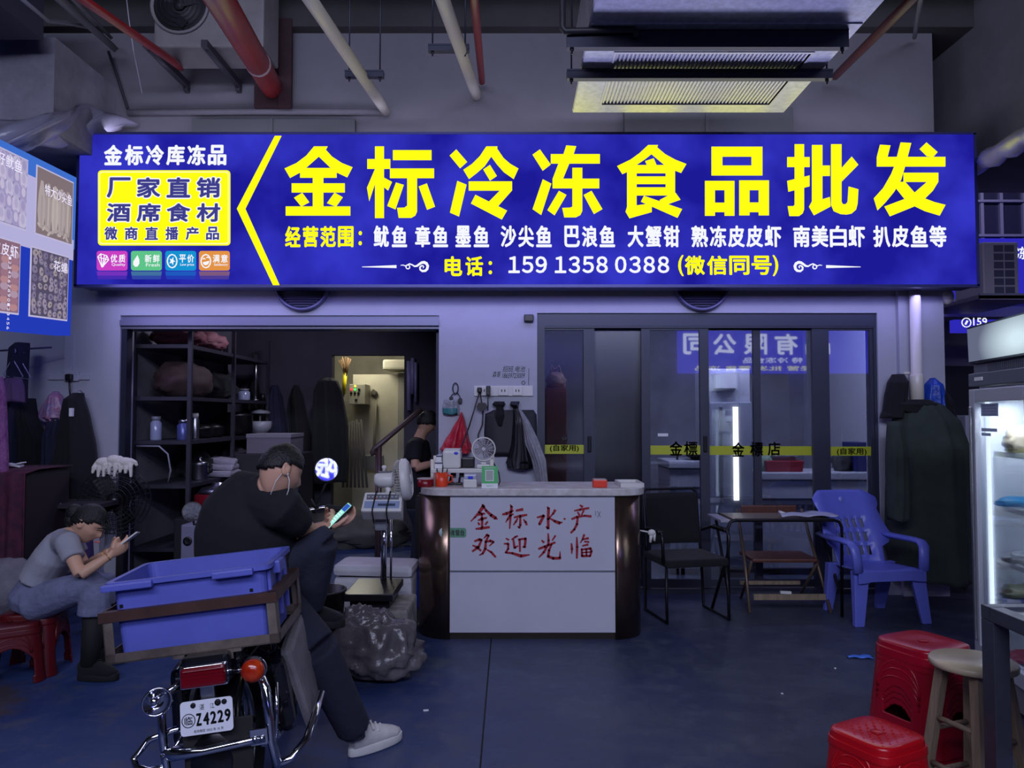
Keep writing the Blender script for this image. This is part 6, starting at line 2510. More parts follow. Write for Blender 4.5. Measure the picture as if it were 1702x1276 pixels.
slots = [-.132, -.074, -.016, .042, .1]
xe_ = []
for s_ in slots:
    xe_ += [s_ + .016 - .0145, s_ + .016 + .0145]
xe_ = [-1] + [-.17] + xe_ + [.17] + [1]
te = [0, .06, .12, .24, .30, .42, .48, .60, .66, .74, .82, .90, .96, 1.0]
SLR = [(.12, .24), (.30, .42), (.48, .60)]


def hwid(t):
    pts = [(0, .20), (.25, .2), (.33, .27), (.42, .265), (.55, .235), (.75, .22), (.84, .245), (.92, .24), (1, .17)]
    for (a, A), (b, B) in zip(pts, pts[1:]):
        if a <= t <= b:
            return (A + (B - A) * (t - a) / (b - a)) * (1.0 + .16 * min(1, t * 1.5))
    return .2


m = MB()
vs, fs = [], []
nc = len(xe_)
for t in te:
    for k, x in enumerate(xe_):
        w = hwid(t)
        xx = -w if k == 0 else (w if k == nc - 1 else max(-w * .92, min(w * .92, x)))
        vs.append(backpt(xx, t))
for j in range(len(te) - 1):
    for k in range(nc - 1):
        slot = any(abs(te[j] - a) < 1e-6 for a, b in SLR) and 2 <= k <= 10 and (k - 2) % 2 == 0
        if not slot:
            fs.append((j * nc + k, j * nc + k + 1, (j + 1) * nc + k + 1, (j + 1) * nc + k))
m._add(vs, fs, 0, True)
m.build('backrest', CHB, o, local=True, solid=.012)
m = MB()
p = backpt(0, .87)
m.lathe([(0, 0), (.022, 0), (.022, .003), (0, .004)], frame((p[0], p[1] - .012, p[2]), (1, 0, 0), (0, .35, .94), (0, -.94, .35)), 16)
m.build('emblem', mat('pale_blue_emblem', (140, 150, 225), .4), o, local=True)
for s_ in (-1, 1):
    m = MB()
    m.tube([(s_ * .255, .27, .60), (s_ * .275, .12, .595), (s_ * .285, -.12, .60), (s_ * .287, -.2, .595), (s_ * .283, -.235, .565), (s_ * .275, -.245, .50), (s_ * .268, -.25, zS - .01)], .038, 12, flat=[(1.1, .55)] * 4 + [(1.1, .6), (1.0, .7), (1.1, .7)])
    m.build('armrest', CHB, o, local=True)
    for yy, y2, nm in ((-.235, -.27, 'f'), (.16, .25, 'b')):
        m = MB()
        A, B = V((s_ * .245, yy, zS - .005)), V((s_ * (.285 if yy < 0 else .235), y2, 0))
        pl = []
        for t, w, d in ((0, .085, .06), (.25, .075, .055), (1, .05, .04)):
            c_ = A.lerp(B, t)
            pl.append([c_ + V((-w if s_ > 0 else w, 0, 0)) * (1.6 if t == 0 else 1), c_ + V((w * .5 * s_, 0, 0)), c_ + V((w * .5 * s_, d if yy < 0 else -d, 0)), c_ + V((-w * s_ * .8, d if yy < 0 else -d, 0))])
        vs = [q for r_ in pl for q in r_]
        fs = [(i * 4 + k, i * 4 + (k + 1) % 4, (i + 1) * 4 + (k + 1) % 4, (i + 1) * 4 + k) for i in range(2) for k in range(4)] + [(0, 1, 2, 3), (8, 9, 10, 11)]
        m._add(vs, fs)
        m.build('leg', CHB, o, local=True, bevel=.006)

# long dark green coat and small things hung on the right pillar
CG = mat('dark_green_coat', (56, 66, 60), .95, 0, .35, 5, .25, 26)
o = empty('hung_coat', P(1540, 960, 6.4), (0, 0, 0), 'big dark green padded coat hanging on the right pillar', 'coat')
m = MB()
drape(m, [(664, 1503, 1540, .35), (674, 1488, 1562, .6), (700, 1482, 1586, .8), (745, 1474, 1600), (820, 1472, 1606), (900, 1472, 1612), (958, 1482, 1614)], 6.62, .36, 7, .1, 2.2)
m.build('coat_body', CG, o)
m = MB()
drape(m, [(664, 1500, 1542, .5), (672, 1492, 1560, .7), (684, 1496, 1572, .6)], 6.50, .14, 5, .1, 1.1)
m.build('collar', mat('coat_collar', (22, 24, 26), .95), o)
m = MB()
drape(m, [(700, 1474, 1496, .5), (760, 1471, 1502), (830, 1472, 1504), (862, 1474, 1502)], 6.36, .16, 4, .12, 3.1)
m.build('sleeve', CG, o)
m = MB()
drape(m, [(622, 1482, 1500, .5), (636, 1474, 1504), (655, 1470, 1504), (684, 1466, 1504), (694, 1462, 1500)], 6.64, .16, 4, .12, .4)
thing(m.build('hung_bag', BLACKCL), 'black bag hanging at the right end of the glass doors', 'bag')
m = MB()
drape(m, [(628, 1546, 1552, .4), (640, 1536, 1562), (658, 1532, 1568), (676, 1532, 1568)], 6.66, .1, 8, .25, .9)
thing(m.build('plastic_bag', mat('bright_blue_film', (38, 78, 190), .35, 0, .35, 10, .4, 20)), 'bright blue plastic bag hanging on the right pillar', 'bag')
m = MB()
drape(m, [(650, 1567, 1571, .4), (664, 1568, 1578), (690, 1570, 1586), (705, 1572, 1592)], 6.6, .08, 4, .2, .4)
thing(m.build('hung_cloth', BLACKCL), 'dark cloth hanging on the outer edge of the right pillar', 'cloth')
dp = empty('drain_pipe', P(1521, 700, 6.62), (0, 0, 0), 'white vertical drain pipe on the right pillar', 'pipe')
m = MB()
c = P(1521, 600, 6.62)
m.cyl((c.x, 6.60, 0), (c.x, 6.60, P(0, 482, 6.6).z), .045, seg=18)
m.build('tube', PVC, dp)
m = MB()
z = P(0, 617, 6.6).z
m.lathe([(.056, 0), (.056, .26), (.046, .28)], Matrix.Translation((c.x, 6.6, z - .3)), 18)
m.box2((c.x - .08, 6.655, z - .02), (c.x + .08, 6.668, z))
m.build('coupling', PVC, dp)
m = MB()
m.sph(P(1573, 493, 6.7), .06, (1, 1, 1.2))
thing(m.build('pipe_elbow', PVC), 'white pipe elbow at the lower right corner of the sign', 'pipe')
m = MB()
m.box2((P(1578, 0, 7.4).x, 7.3, 0), (P(1640, 0, 7.4).x, 7.8, P(0, 690, 7.4).z), 0, .01)
thing(m.build('storage_box', mat('pale_box', (150, 150, 168), .7)), 'pale tall box standing in the side passage by the fridge', 'box')
m = MB()
for x in (1572, 1600):
    m.tube([P(x, 935, 6.9), P(x + 6, 990, 6.9)], .015, 6)
m.box2((P(1560, 0, 6.9).x, 6.85, P(0, 935, 6.9).z), (P(1612, 0, 6.9).x, 7.2, P(0, 926, 6.9).z))
for x in (1572, 1600):
    m.tube([P(x, 935, 7.15), P(x + 6, 985, 7.15)], .015, 6)
thing(m.build('step_stool', mat('dark_stool', (52, 50, 60), .5)), 'dark low stool behind the hanging green coat', 'stool')

# ================================================================= RED STOOLS


def make_stool(loc, rz, H, top, bot, label, group=None, dots=False, col=None, arch=.62, win=None):
    o = empty('plastic_stool', loc, (0, 0, rz), label, 'stool', group)
    mt = col or REDPL
    rc = .33

    def sq(t, h):
        c_, s_ = math.cos(t), math.sin(t)
        k = (abs(c_) ** 5 + abs(s_) ** 5) ** (-1 / 5)
        return h * c_ * k, h * s_ * k
    n = 176
    m = MB()
    prof = [(0.0, H - .006), (.5, H - .003), (.93, H), (.985, H - .004), (1.0, H - .014), (1.0, H - .04)]
    vs = []
    for r_, z in prof:
        for k in range(n):
            x, y = sq(2 * math.pi * k / n, top * max(r_, .001))
            vs.append((x, y, z))
    fs = [(i * n + k, i * n + (k + 1) % n, (i + 1) * n + (k + 1) % n, (i + 1) * n + k) for i in range(len(prof) - 1) for k in range(n)]
    m._add(vs, fs, 0, True)
    m.lathe([(.018, H - .004), (.022, H - .001), (.014, H - .002), (.012, H - .012), (0, H - .012)], None, 14)
    if dots:
        for i in range(-5, 6):
            for j in range(-5, 6):
                if (i + j) % 2 == 0 and abs(i) + abs(j) > 1:
                    m.sph((i * top * .15, j * top * .15, H - .002), .0055, (1, 1, .7), 6, 4)
    m.build('seat', mt, o, local=True)
    m = MB()
    nv = 64
    za = H * arch
    for_v = []
    vs = []
    for j in range(nv):
        z = (H - .03) * (1 - j / (nv - 1))
        h = top * .97 + (bot - top) * (1 - z / H) + (.004 if j < 7 else 0)
        for k in range(n):
            x, y = sq(2 * math.pi * k / n, h)
            vs.append((x, y, z))
    fs = []
    for j in range(nv - 1):
        for k in range(n):
            k2 = (k + 1) % n
            c_ = (V(vs[j * n + k]) + V(vs[(j + 1) * n + k2])) / 2
            d = min(abs(c_.x), abs(c_.y))
            zc_ = c_.z
            hole = False
            if win:
                if win[0] < zc_ < win[1] and d < win[2] * min(1.0, math.sqrt((win[1] - zc_) / (H * .12))):
                    hole = True
            elif zc_ < za:
                w = bot * .62 * min(1.0, math.sqrt((za - zc_) / (H * .22)))
                if d < w:
                    hole = True
            if not hole:
                fs.append((j * n + k, j * n + k2, (j + 1) * n + k2, (j + 1) * n + k))
    m._add(vs, fs, 0, True)
    m.build('leg_frame', mt, o, local=True, solid=.008)
    m = MB()
    for side in range(4):
        T = Matrix.Rotation(R(90 * side), 4, 'Z')
        for q in range(3):
            pts = []
            for i in range(13):
                a_ = R(180 * i / 12)
                x = (bot * .62 - .018 + q * .004) * math.cos(a_)
                zz_ = win[1] + .02 if win else za
                z = zz_ - H * .10 + (H * .10 + .022 + q * .036) * math.sin(a_)
                if z > H - .05:
                    z = H - .05
                h = top * .97 + (bot - top) * (1 - z / H) + .002
                pts.append(T @ V((x, -h, z)))
            m.tube(pts, .005, 5)
    m.build('rib', mt, o, local=True)
    return o


c = P(1534, 1062, 3.56)
for k in range(4):
    z0 = .0 + .026 * k
    make_stool((c.x, 3.56, z0), R(24), .447, .152, .195, ['lowest red plastic stool of the tall stack', 'second red plastic stool from the floor in the tall stack', 'third red plastic stool from the floor in the tall stack', 'topmost red plastic stool of the tall stack'][k], 'stack of red plastic stools', win=(.13, .26, .075))
c = P(1457, 1204, 3.02)
make_stool((c.x, 3.02, 0), R(28), .335, .135, .165, 'low bright red plastic stool with a dotted seat in front of the tall stack', None, True, mat('bright_red_plastic', (182, 12, 24), .25))
# ---- round wooden stool
c = P(1617, 1096, 3.10)
o = empty('wooden_stool', (c.x, 3.10, 0), (0, 0, R(20)), 'worn round wooden bar stool in front of the lit fridge', 'stool')
hS = c.z
m = MB()
m.lathe([(0, hS - .03), (.14, hS - .03), (.156, hS - .024), (.158, hS - .006), (.152, hS), (0, hS)], None, 40)
m.build('seat', mat('pale_worn_top', (196, 180, 150), .35, 0, .25, 4), o, local=True)
for k in range(4):
    a_ = R(45 + 90 * k)
    m = MB()
    A, B = V((.105 * math.cos(a_), .105 * math.sin(a_), hS - .025)), V((.19 * math.cos(a_), .19 * math.sin(a_), 0))
    T = (A - B).to_track_quat('Z', 'Y').to_matrix().to_4x4()
    T.translation = (A + B) / 2
    m.box((0, 0, 0), (.038, .038, (A - B).length), (0, 0, a_), 0, .004, T)
    m.build('leg', WOODL, o, local=True)
for k in range(4):
    a0, a1 = R(45 + 90 * k), R(135 + 90 * k)
    for zf in ((.34, .16) if k % 2 else (.29, .11)):
        r_ = .105 + (.19 - .105) * (1 - zf / hS)
        m = MB()
        m.cyl((r_ * math.cos(a0), r_ * math.sin(a0), zf), (r_ * math.cos(a1), r_ * math.sin(a1), zf), .011, seg=8)
        m.build('rung', WOODL, o, local=True)
# ---- steel frame table, right edge
o = empty('steel_table', (P(1640, 0, 2.8).x + .4, 2.4, 0), (0, 0, 0), 'dark steel frame table cut off by the right edge', 'table')
TM = mat('table_steel', (84, 86, 98), .4, .55, .3, 7)
X0, Y1 = P(1630, 1010, 2.8).x, 2.8
zt_ = P(1630, 1003, 2.8).z
X1, Y0 = X0 + .9, 1.95
m = MB()
m.box2((X0, Y1 - .05, zt_ - .05), (X1, Y1, zt_), 0, .003)
m.box2((X0, Y0, zt_ - .05), (X1, Y0 + .05, zt_), 0, .003)
m.box2((X0, Y0 + .05, zt_ - .05), (X0 + .05, Y1 - .05, zt_), 0, .003)
m.box2((X1 - .05, Y0 + .05, zt_ - .05), (X1, Y1 - .05, zt_), 0, .003)
m.build('top_frame', TM, o)
m = MB()
m.box2((X0 + .05, Y0 + .05, zt_ - .03), (X1 - .05, Y1 - .05, zt_ - .012))
m.build('tabletop', mat('sheet_top', (120, 124, 128), .3, .5), o)
for x in (X0, X1 - .07):
    for y in (Y0, Y1 - .07):
        m = MB()
        m.box2((x, y, 0), (x + .057, y + .07, zt_ - .05), 0, .003)
        m.build('leg', TM, o)

# ================================================================= DISPLAY FRIDGE (right edge)
FC = P(1620, 690, 4.48)
e1 = V((-.177, -.984, 0)).normalized()
e2 = V((.984, -.177, 0)).normalized()
fo = empty('display_fridge', (FC.x, FC.y, 0), (0, 0, math.atan2(e1.y, e1.x)), 'tall lit glass door fridge at the right edge', 'fridge')
FWD, FDP = .74, .62
FMx = frame((FC.x, FC.y, 0), e1, e2, (0, 0, 1))   # x along the front, y into the fridge, z up
ST = mat('fridge_grey_steel', (186, 188, 198), .38, .35)
LINER = mat('fridge_liner', (226, 230, 236), .4)


def fz(py, px=1612):
    return P(px, py, 4.48).z


m = MB()
t = .045
m.box2((0, .03, .1), (t, FDP, 1.72), M=FMx)
m.box2((FWD - t, .03, .1), (FWD, FDP, 1.72), M=FMx)
m.box2((0, FDP, .1), (FWD, FDP + t, 2.04), M=FMx)
m.box2((0, .03, .1), (FWD, FDP, .19), M=FMx)
m.box2((0, .03, 1.69), (FWD, FDP, 2.04), M=FMx)
m.build('cabinet', ST, fo)
m = MB()
m.box2((t, .05, .19), (t + .006, FDP, 1.69), M=FMx)
m.box2((FWD - t - .006, .05, .19), (FWD - t, FDP, 1.69), M=FMx)
m.box2((t, FDP - .006, .19), (FWD - t, FDP, 1.69), M=FMx)
m.box2((t, .05, .19), (FWD - t, FDP, .2), M=FMx)
m.build('liner', LINER, fo)
m = MB()
m.box2((0, .02, .02), (FWD, FDP - .05, .1), M=FMx)
m.box2((.02, -.005, .03), (FWD - .02, .02, .17), 0, .004, M=FMx)
m.build('kick_panel', mat('kick_grey', (112, 112, 118), .5), fo)
# header light box, sloping out at the top
hm = bpy.data.materials.new('fridge_header_light')
hm.use_nodes = True
_nt = hm.node_tree
_nt.nodes.remove(_nt.nodes['Principled BSDF'])
_e = _nt.nodes.new('ShaderNodeEmission')
_tc = _nt.nodes.new('ShaderNodeTexCoord')
_mp = _nt.nodes.new('ShaderNodeMapping')
_mp.inputs['Location'].default_value = (-.62, 0, -1.94)
_mp2 = _nt.nodes.new('ShaderNodeMapping')
_mp2.inputs['Scale'].default_value = (2.1, 1, 5.5)
_nt.links.new(_tc.outputs['Object'], _mp.inputs[0])
_nt.links.new(_mp.outputs[0], _mp2.inputs[0])
_l = _nt.nodes.new('ShaderNodeVectorMath')
_l.operation = 'LENGTH'
_nt.links.new(_mp2.outputs[0], _l.inputs[0])
_r = _ramp(0.15, 1.15, lin((214, 236, 246)), lin((98, 104, 128)), _l.outputs['Value'])
_nt.links.new(_r.outputs[0], _e.inputs[0])
_nt.links.new(_e.outputs[0], _nt.nodes['Material Output'].inputs[0])
m = MB()
m._add([FMx @ V(p) for p in ((0, .03, 1.84), (FWD, .03, 1.84), (FWD, -.025, 1.85), (0, -.025, 1.85), (0, -.03, 2.06), (FWD, -.03, 2.06), (0, .03, 2.06), (FWD, .03, 2.06))], [(0, 1, 2, 3), (4, 5, 7, 6), (0, 3, 4, 6), (1, 7, 5, 2), (0, 6, 7, 1)])
m.build('header_housing', mat('header_grey', (110, 114, 130), .4), fo)
m = MB()
m._add([FMx @ V(p) for p in ((.012, -.0275, 1.86), (FWD - .012, -.0275, 1.86), (FWD - .012, -.0325, 2.05), (.012, -.0325, 2.05))], [(0, 1, 2, 3)])
m.build('header_light', hm, fo, solid=.003)
m = MB()
m.box2((.005, -.0, 1.79), (FWD - .005, .03, 1.84), M=FMx)
m.box2((0, -.03, 1.715), (FWD, .03, 1.79), 0, .006, M=FMx)
for i in range(22):
    m.box2((.2 + i * .022, -.006, 1.795), (.208 + i * .022, .0, 1.835), M=FMx)
m.box2((.1, -.036, 1.745), (.2, -.03, 1.765), 1, M=FMx)
m.build('control_strip', [mat('strip_grey', (92, 96, 110), .4), PAPER], fo)
dr2 = None
m = MB()
fw = .075
z0, z1 = .175, 1.70
m.box2((0, -.03, z0), (fw, .02, z1), 0, .006, M=FMx)
m.box2((FWD - fw, -.03, z0), (FWD, .02, z1), 0, .006, M=FMx)
m.box2((fw, -.03, z1 - .075), (FWD - fw, .02, z1), 0, .006, M=FMx)
m.box2((fw, -.03, z0), (FWD - fw, .02, z0 + .08), 0, .006, M=FMx)
m.box2((.03, -.045, z0 + .1), (.05, -.03, z1 - .1), 1, .004, M=FMx)
dr2 = m.build('door_frame', [ST, STEEL], fo)
m = MB()
m.box2((fw, -.004, z0 + .08), (FWD - fw, .0, z1 - .075), M=FMx)
m.build('glass_pane', glassmat('fridge_glass', (236, 240, 244), .04), dr2)
m = MB()
for i, (zz, w, h) in enumerate(((1.545, .22, .07), (1.46, .2, .018), (1.435, .12, .016))):
    m.box2((fw + .03, -.0065, zz), (fw + .03 + w, -.0045, zz + h), 0, M=FMx)
for j in range(4):
    add_text(m, '冷藏展示柜注意事项请随手关门'[:12 - j], FMx @ Matrix.Translation((fw + .04, -.0066, 1.598 - j * .016)) @ Matrix.Rotation(R(90), 4, 'X'), .19, .011, .0005, 0, 1)
m.build('label', [mat('pale_blue_label', (156, 168, 196), .5), mat('label_ink', (80, 86, 120), .5)], dr2)
LED = emi('fridge_led', (240, 250, 255), 3.0)
for x in (t + .008, FWD - t - .02):
    m = MB()
    m.box2((x, .035, .26), (x + .012, .055, 1.64), M=FMx)
    m.build('light_strip', LED, fo)
area('fridge_inner_light', tuple(FMx @ V((FWD / 2, .09, 1.62))), tuple(FMx @ V((FWD / 2, .4, .3))), .5, .1, 8, (.9, .96, 1.0))
SHF = [.44, .74, 1.04, 1.34]
for z in SHF:
    m = MB()
    for i in range(12):
        y = .08 + i * .043
        m.cyl(FMx @ V((t + .01, y, z)), FMx @ V((FWD - t - .01, y, z)), .003, seg=6)
    m.box2((t + .01, .075, z - .022), (FWD - t - .01, .082, z + .006), M=FMx)
    m.box2((t + .01, FDP - .03, z - .01), (FWD - t - .01, FDP - .024, z + .004), M=FMx)
    m.build('shelf', mat('shelf_white', (196, 200, 208), .35), fo)
for x in (t + .2,):
    m = MB()
    m.box2((x, FDP - .014, .25), (x + .022, FDP - .007, 1.65), 0, M=FMx)
    for i in range(34):
        m.box2((x + .006, FDP - .016, .28 + i * .04), (x + .016, FDP - .0135, .298 + i * .04), 1, M=FMx)
    m.build('shelf_rail', [STEEL, BLACKPL], fo)
for k, (x, z, sc, c_, lb, tr) in enumerate(((.52, 1.34, (1.5, .9, 1.15), (206, 190, 160), 'pale tan bag of goods on the top fridge shelf', 0), (.35, 1.04, (1.7, .7, .45), (60, 160, 220), 'bright blue wrapped packet on the second fridge shelf', 0), (.45, .74, (1.6, .9, .5), (206, 208, 214), 'clear packets on the third fridge shelf', 0), (.42, .2, (1.6, .8, .55), (226, 60, 70), 'red packets at the bottom of the lit fridge', 0))):
    m = MB()
    p = FMx @ V((x * .5, .14, z + .07 * sc[2] * .72 + .006))
    blob(m, p, .07, sc, .3, 3.5, k * 2.7, ridge=True)
    thing(m.build('packet', mat('fridge_packet_%d' % k, c_, .35, 0, .35, 12)), lb, 'packet')
o = empty('fridge_tray', FMx @ V((.36, .25, .44)), (0, 0, 0), 'blue tray of wrapped greens on the lowest fridge shelf', 'tray')
m = MB()
TT = FMx @ Matrix.Translation((.22, .16, .503))
m.box((0, 0, 0), (.28, .15, .12), None, 0, .01, TT, (.9, .9))
m.build('tray_body', BLUEPL, o)
m = MB()
blob(m, FMx @ V((.22, .16, .585)), .085, (1.6, .85, .5), .4, 5, 2.2)
m.build('wrapped_greens', mat('wrapped_greens', (188, 190, 150), .35, 0, .5, 14), o)
# litter on the floor
m = MB()
c = G(1428, 1093)
m.grid(lambda u, v: c + V((-.075 + .15 * u, (.02 + .03 * u) * (v - .5) * 1.6, .006 + .008 * math.sin(u * 6 + v * 3) ** 2)), 10, 5)
thing(m.build('bag_scrap', mat('blue_scrap', (70, 120, 220), .4), solid=.003), 'small blue plastic scrap lying on the dark floor', 'litter')
for i, (px, py) in enumerate(((708, 1181), (1388, 1111), (1300, 1153))):
    m = MB()
    c = G(px, py)
    m.box(c + V((0, 0, .003)), ((.028, .012, .006) if i == 0 else (.01, .01, .006)), (0, 0, R(10)), 0, .001)
    thing(m.build('paper_scrap', PAPER), ('white cigarette stub on the floor below the counter', 'tiny white crumb on the floor near the blue scrap', 'tiny white crumb on the floor in front of the red stools')[i], 'litter')

# ================================================================= MOTORBIKE
BL = V((-1.055, 3.10, -.012))
BR = (0, R(-6), R(5.4))
bk = empty('motorbike', BL, BR, 'black delivery motorbike leaning on its stand, seen from behind', 'motorbike')
BM = mw(bk)
BI = BM.inverted()


def bl(px, py, Y):
    return BI @ P(px, py, Y)


def torus(mb, c, R0, r, ax='x', seg=40, s2=12, M=None, mi=0, flat=1.0):
    c = V(c)
    vs = []
    for i in range(seg):
        a_ = 2 * math.pi * i / seg
        d = V((0, math.cos(a_), math.sin(a_))) if ax == 'x' else V((math.cos(a_), 0, math.sin(a_)))
        side = V((1, 0, 0)) if ax == 'x' else V((0, 1, 0))
        for k in range(s2):
            b_ = 2 * math.pi * k / s2
            vs.append(c + d * (R0 + r * math.cos(b_)) + side * (r * flat * math.sin(b_)))
    fs = [(i * s2 + k, i * s2 + (k + 1) % s2, ((i + 1) % seg) * s2 + (k + 1) % s2, ((i + 1) % seg) * s2 + k) for i in range(seg) for k in range(s2)]
    mb._add(vs, fs, mi, True, M)


def wheel(c, M, name):
    m = MB()
    torus(m, c, .255, .045, M=M, flat=1.1)
    w = m.build(name, BLACKRUB, bk, local=True)
    m = MB()
    torus(m, c, .205, .014, M=M, flat=1.6)
    for i in range(20):
        a_ = R(i * 18)
        m.tube([(M or Matrix.Identity(4)) @ (V(c) + V((.03 * (-1) ** i, .03 * math.cos(a_), .03 * math.sin(a_)))), (M or Matrix.Identity(4)) @ (V(c) + V((0, .2 * math.cos(a_ + .2), .2 * math.sin(a_ + .2))))], .002, 4)
    m.cyl((M or Matrix.Identity(4)) @ (V(c) + V((-.06, 0, 0))), (M or Matrix.Identity(4)) @ (V(c) + V((.06, 0, 0))), .045, seg=16)
    m.build('rim', STEEL, w, local=True)


wheel((0, 0, .30), None, 'rear_wheel')
SM = Matrix.Translation((0, 1.02, .95)) @ Matrix.Rotation(R(20), 4, 'Z') @ Matrix.Translation((0, -1.02, -.95))
wheel((0, 1.27, .30), SM, 'front_wheel')
GLOSSB = mat('gloss_black', (14, 14, 18), .18, 0, .3, 5, coat=.5)
m = MB()
pr_ = []
for i in range(15):
    a_ = R(-28 + 150 * i / 14)
    pr_.append((.345 * math.cos(a_ + math.pi / 2 + .5), .30 + .345 * math.sin(a_ + math.pi / 2 - .0)))
vs, fs = [], []
n = 15
for i in range(n):
    a_ = R(205 - 150 * i / (n - 1))
    for k in range(7):
        x = -.095 + .19 * k / 6
        rr = .345 - .03 * (abs(k - 3) / 3) ** 2
        vs.append((x, rr * math.cos(a_), .30 + rr * math.sin(a_)))
fs = [(i * 7 + k, i * 7 + k + 1, (i + 1) * 7 + k + 1, (i + 1) * 7 + k) for i in range(n - 1) for k in range(6)]
m._add(vs, fs, 0, True)
m.build('rear_mudguard', GLOSSB, bk, local=True, solid=.006)
m = MB()
m.box((.025, -.325, .30), (.25, .012, .36), (R(-6), 0, 0), 0, .01, taper=(.85, 1))
m.build('mud_flap', BLACKRUB, bk, local=True)
# tail unit
m = MB()
m.box((0, -.24, .655), (.17, .14, .11), None, 0, .02)
m.box((0, -.02, .66), (.2, .4, .1), None, 0, .02)
m.build('tail_housing', GLOSSB, bk, local=True)
m = MB()
m.box((-.005, -.318, .64), (.155, .03, .07), (R(-6), 0, 0), 0, .012)
for k in range(5):
    m.box((-.005, -.333, .615 + k * .0125), (.145, .003, .003), (R(-6), 0, 0))
tl = m.build('tail_light', mat('tail_lens_red', (108, 6, 18), .15, 0, coat=.5), bk, local=True)
m = MB()
m.box((-.005, -.308, .64), (.168, .02, .082), (R(-6), 0, 0), 0, .012)
m.build('lens_frame', CHROME, tl, local=True)
# turn signals
m = MB()
m.sph((.165, -.315, .635), .042, (1, .8, 1), 22, 14)
ts = m.build('turn_signal', mat('orange_lens', (196, 62, 14), .2, 0, .3, 18, coat=.5, col2=(140, 20, 8)), bk, local=True, label='orange round lens')
m = MB()
m.cyl((.07, -.26, .632), (.15, -.29, .632), .011, seg=10)
m.lathe([(.044, 0), (.046, .01), (.03, .03), (0, .035)], frame((.165, -.30, .635), (1, 0, 0), (0, 0, 1), (0, 1, 0)), 20)
m.build('stalk', CHROME, ts, local=True)
m = MB()
LT = frame((-.165, -.33, .575), V((1, .25, 0)).normalized(), V((.1, .0, 1)).normalized(), V((.2, -1, .3)).normalized())
m.lathe([(.05, 0), (.052, .006), (.046, .01), (.044, .004), (0, -.004)], LT, 26)
m.lathe([(.05, -.002), (.04, -.02), (.02, -.03), (0, -.032)], LT, 26)
ts = m.build('turn_signal', CHROME, bk, local=True, label='chrome backed round lamp turned aside')
m = MB()
m.cyl((-.165, -.335, .585), (-.075, -.26, .63), .009, seg=10)
m.sph((-.17, -.34, .582), .017)
m.build('stalk', CHROME, ts, local=True)
# number plate
PT = Matrix.Translation((0, -.335, .505)) @ Euler((R(80), 0, 0)).to_matrix().to_4x4()
m = MB()
pw_, ph_ = .180, .114
m.prism([(x - .5 * 1, y) for x, y in []] or [(x, y) for x, y in rrect(-pw_ / 2, -ph_ / 2, pw_ / 2, ph_ / 2, .012)], PT, .003)
pl_ = m.build('number_plate', mat('plate_white', (216, 218, 226), .4), bk, local=True)
m = MB()


def ptext(s_, x, y, w, h, b=.03):
    add_text(m, s_, PT @ Matrix.Translation((x, y, .0031)), w, h, .0012, b)


ptext('Z', -.036, -.028, .019, .042, .04)
for i, ch in enumerate('4229'):
    ptext(ch, -.012 + i * .0245, -.028 + .0008 * i, .021, .042, .04)
m.lathe([(.021, .0031), (.0235, .0031), (.0235, .0045), (.021, .0045), (.021, .0031)], PT @ Matrix.Translation((-.062, -.007, 0)), 28)
ptext('临', -.076, -.021, .028, .028, .01)
ptext('湛', -.024, .024, .017, .019, 0)
ptext('江', .013, .025, .015, .017, 0)
ptext('有效期至 2023 年 10 月', -.045, -.05, .1, .01, 0)
m.build('lettering', BLKINK, pl_, local=True)
for x, r_ in ((-.045, .009), (.04, .011), (.062, .009)):
    m = MB()
    m.lathe([(0, .003), (r_, .003), (r_, .006), (r_ * .5, .008), (0, .006)], PT @ Matrix.Translation((x, .042, 0)), 14)
    m.build('bolt', DARKST, pl_, local=True)
m = MB()
m.box((0, -.30, .575), (.05, .02, .06), None, 0, .004)
m.build('plate_bracket', STEEL, bk, local=True)
# chrome guards
m = MB()
m.tube([(-.10, -.2, .60), (-.15, -.27, .585), (-.165, -.30, .54), (-.165, -.31, .44), (-.16, -.31, .34), (-.15, -.30, .22)], .0155, 12)
m.build('crash_bar', CHROME, bk, local=True)
m = MB()
m.tube([(.13, -.2, .61), (.18, -.27, .60), (.20, -.30, .56), (.205, -.31, .45), (.205, -.31, .38), (.215, -.30, .30), (.20, -.25, .24)], .0165, 12)
m.tube([(.225, -.24, .56), (.222, -.26, .46), (.21, -.28, .36)], .007, 8)
m.build('crash_bar', CHROME, bk, local=True)
m = MB()
m.tube([(-.165, -.31, .385), (-.12, -.33, .39), (-.02, -.335, .385), (.1, -.335, .395), (.19, -.32, .40)], [.02, .026, .015, .015, .024], 12)
cbar = m.build('cross_bar', CHROME, bk, local=True)
m = MB()
m.box((.17, -.335, .41), (.06, .012, .06), None, 0, .004)
for x in (.158, .182):
    m.lathe([(0, 0), (.01, 0), (.009, .008), (0, .01)], frame((x, -.341, .405), (1, 0, 0), (0, 0, 1), (0, -1, 0)), 10)
m.build('bar_plate', CHROME, cbar, local=True)
m = MB()
m.tube([(-.05, -.2, .435), (-.15, -.24, .44), (-.23, -.26, .425), (-.285, -.27, .37), (-.27, -.29, .345), (-.22, -.31, .335), (-.165, -.31, .335)], .0125, 10)
m.tube([(-.1, -.22, .44), (-.165, -.29, .36)], .007, 8)
m.build('side_guard', CHROME, bk, local=True, label='chrome loop guard on the left')
m = MB()
m.tube([(.21, -.28, .28), (.26, -.27, .29), (.31, -.22, .33), (.33, -.12, .38), (.34, 0, .42)], .0155, 10)
m.build('side_guard', CHROME, bk, local=True, label='chrome loop guard on the right')
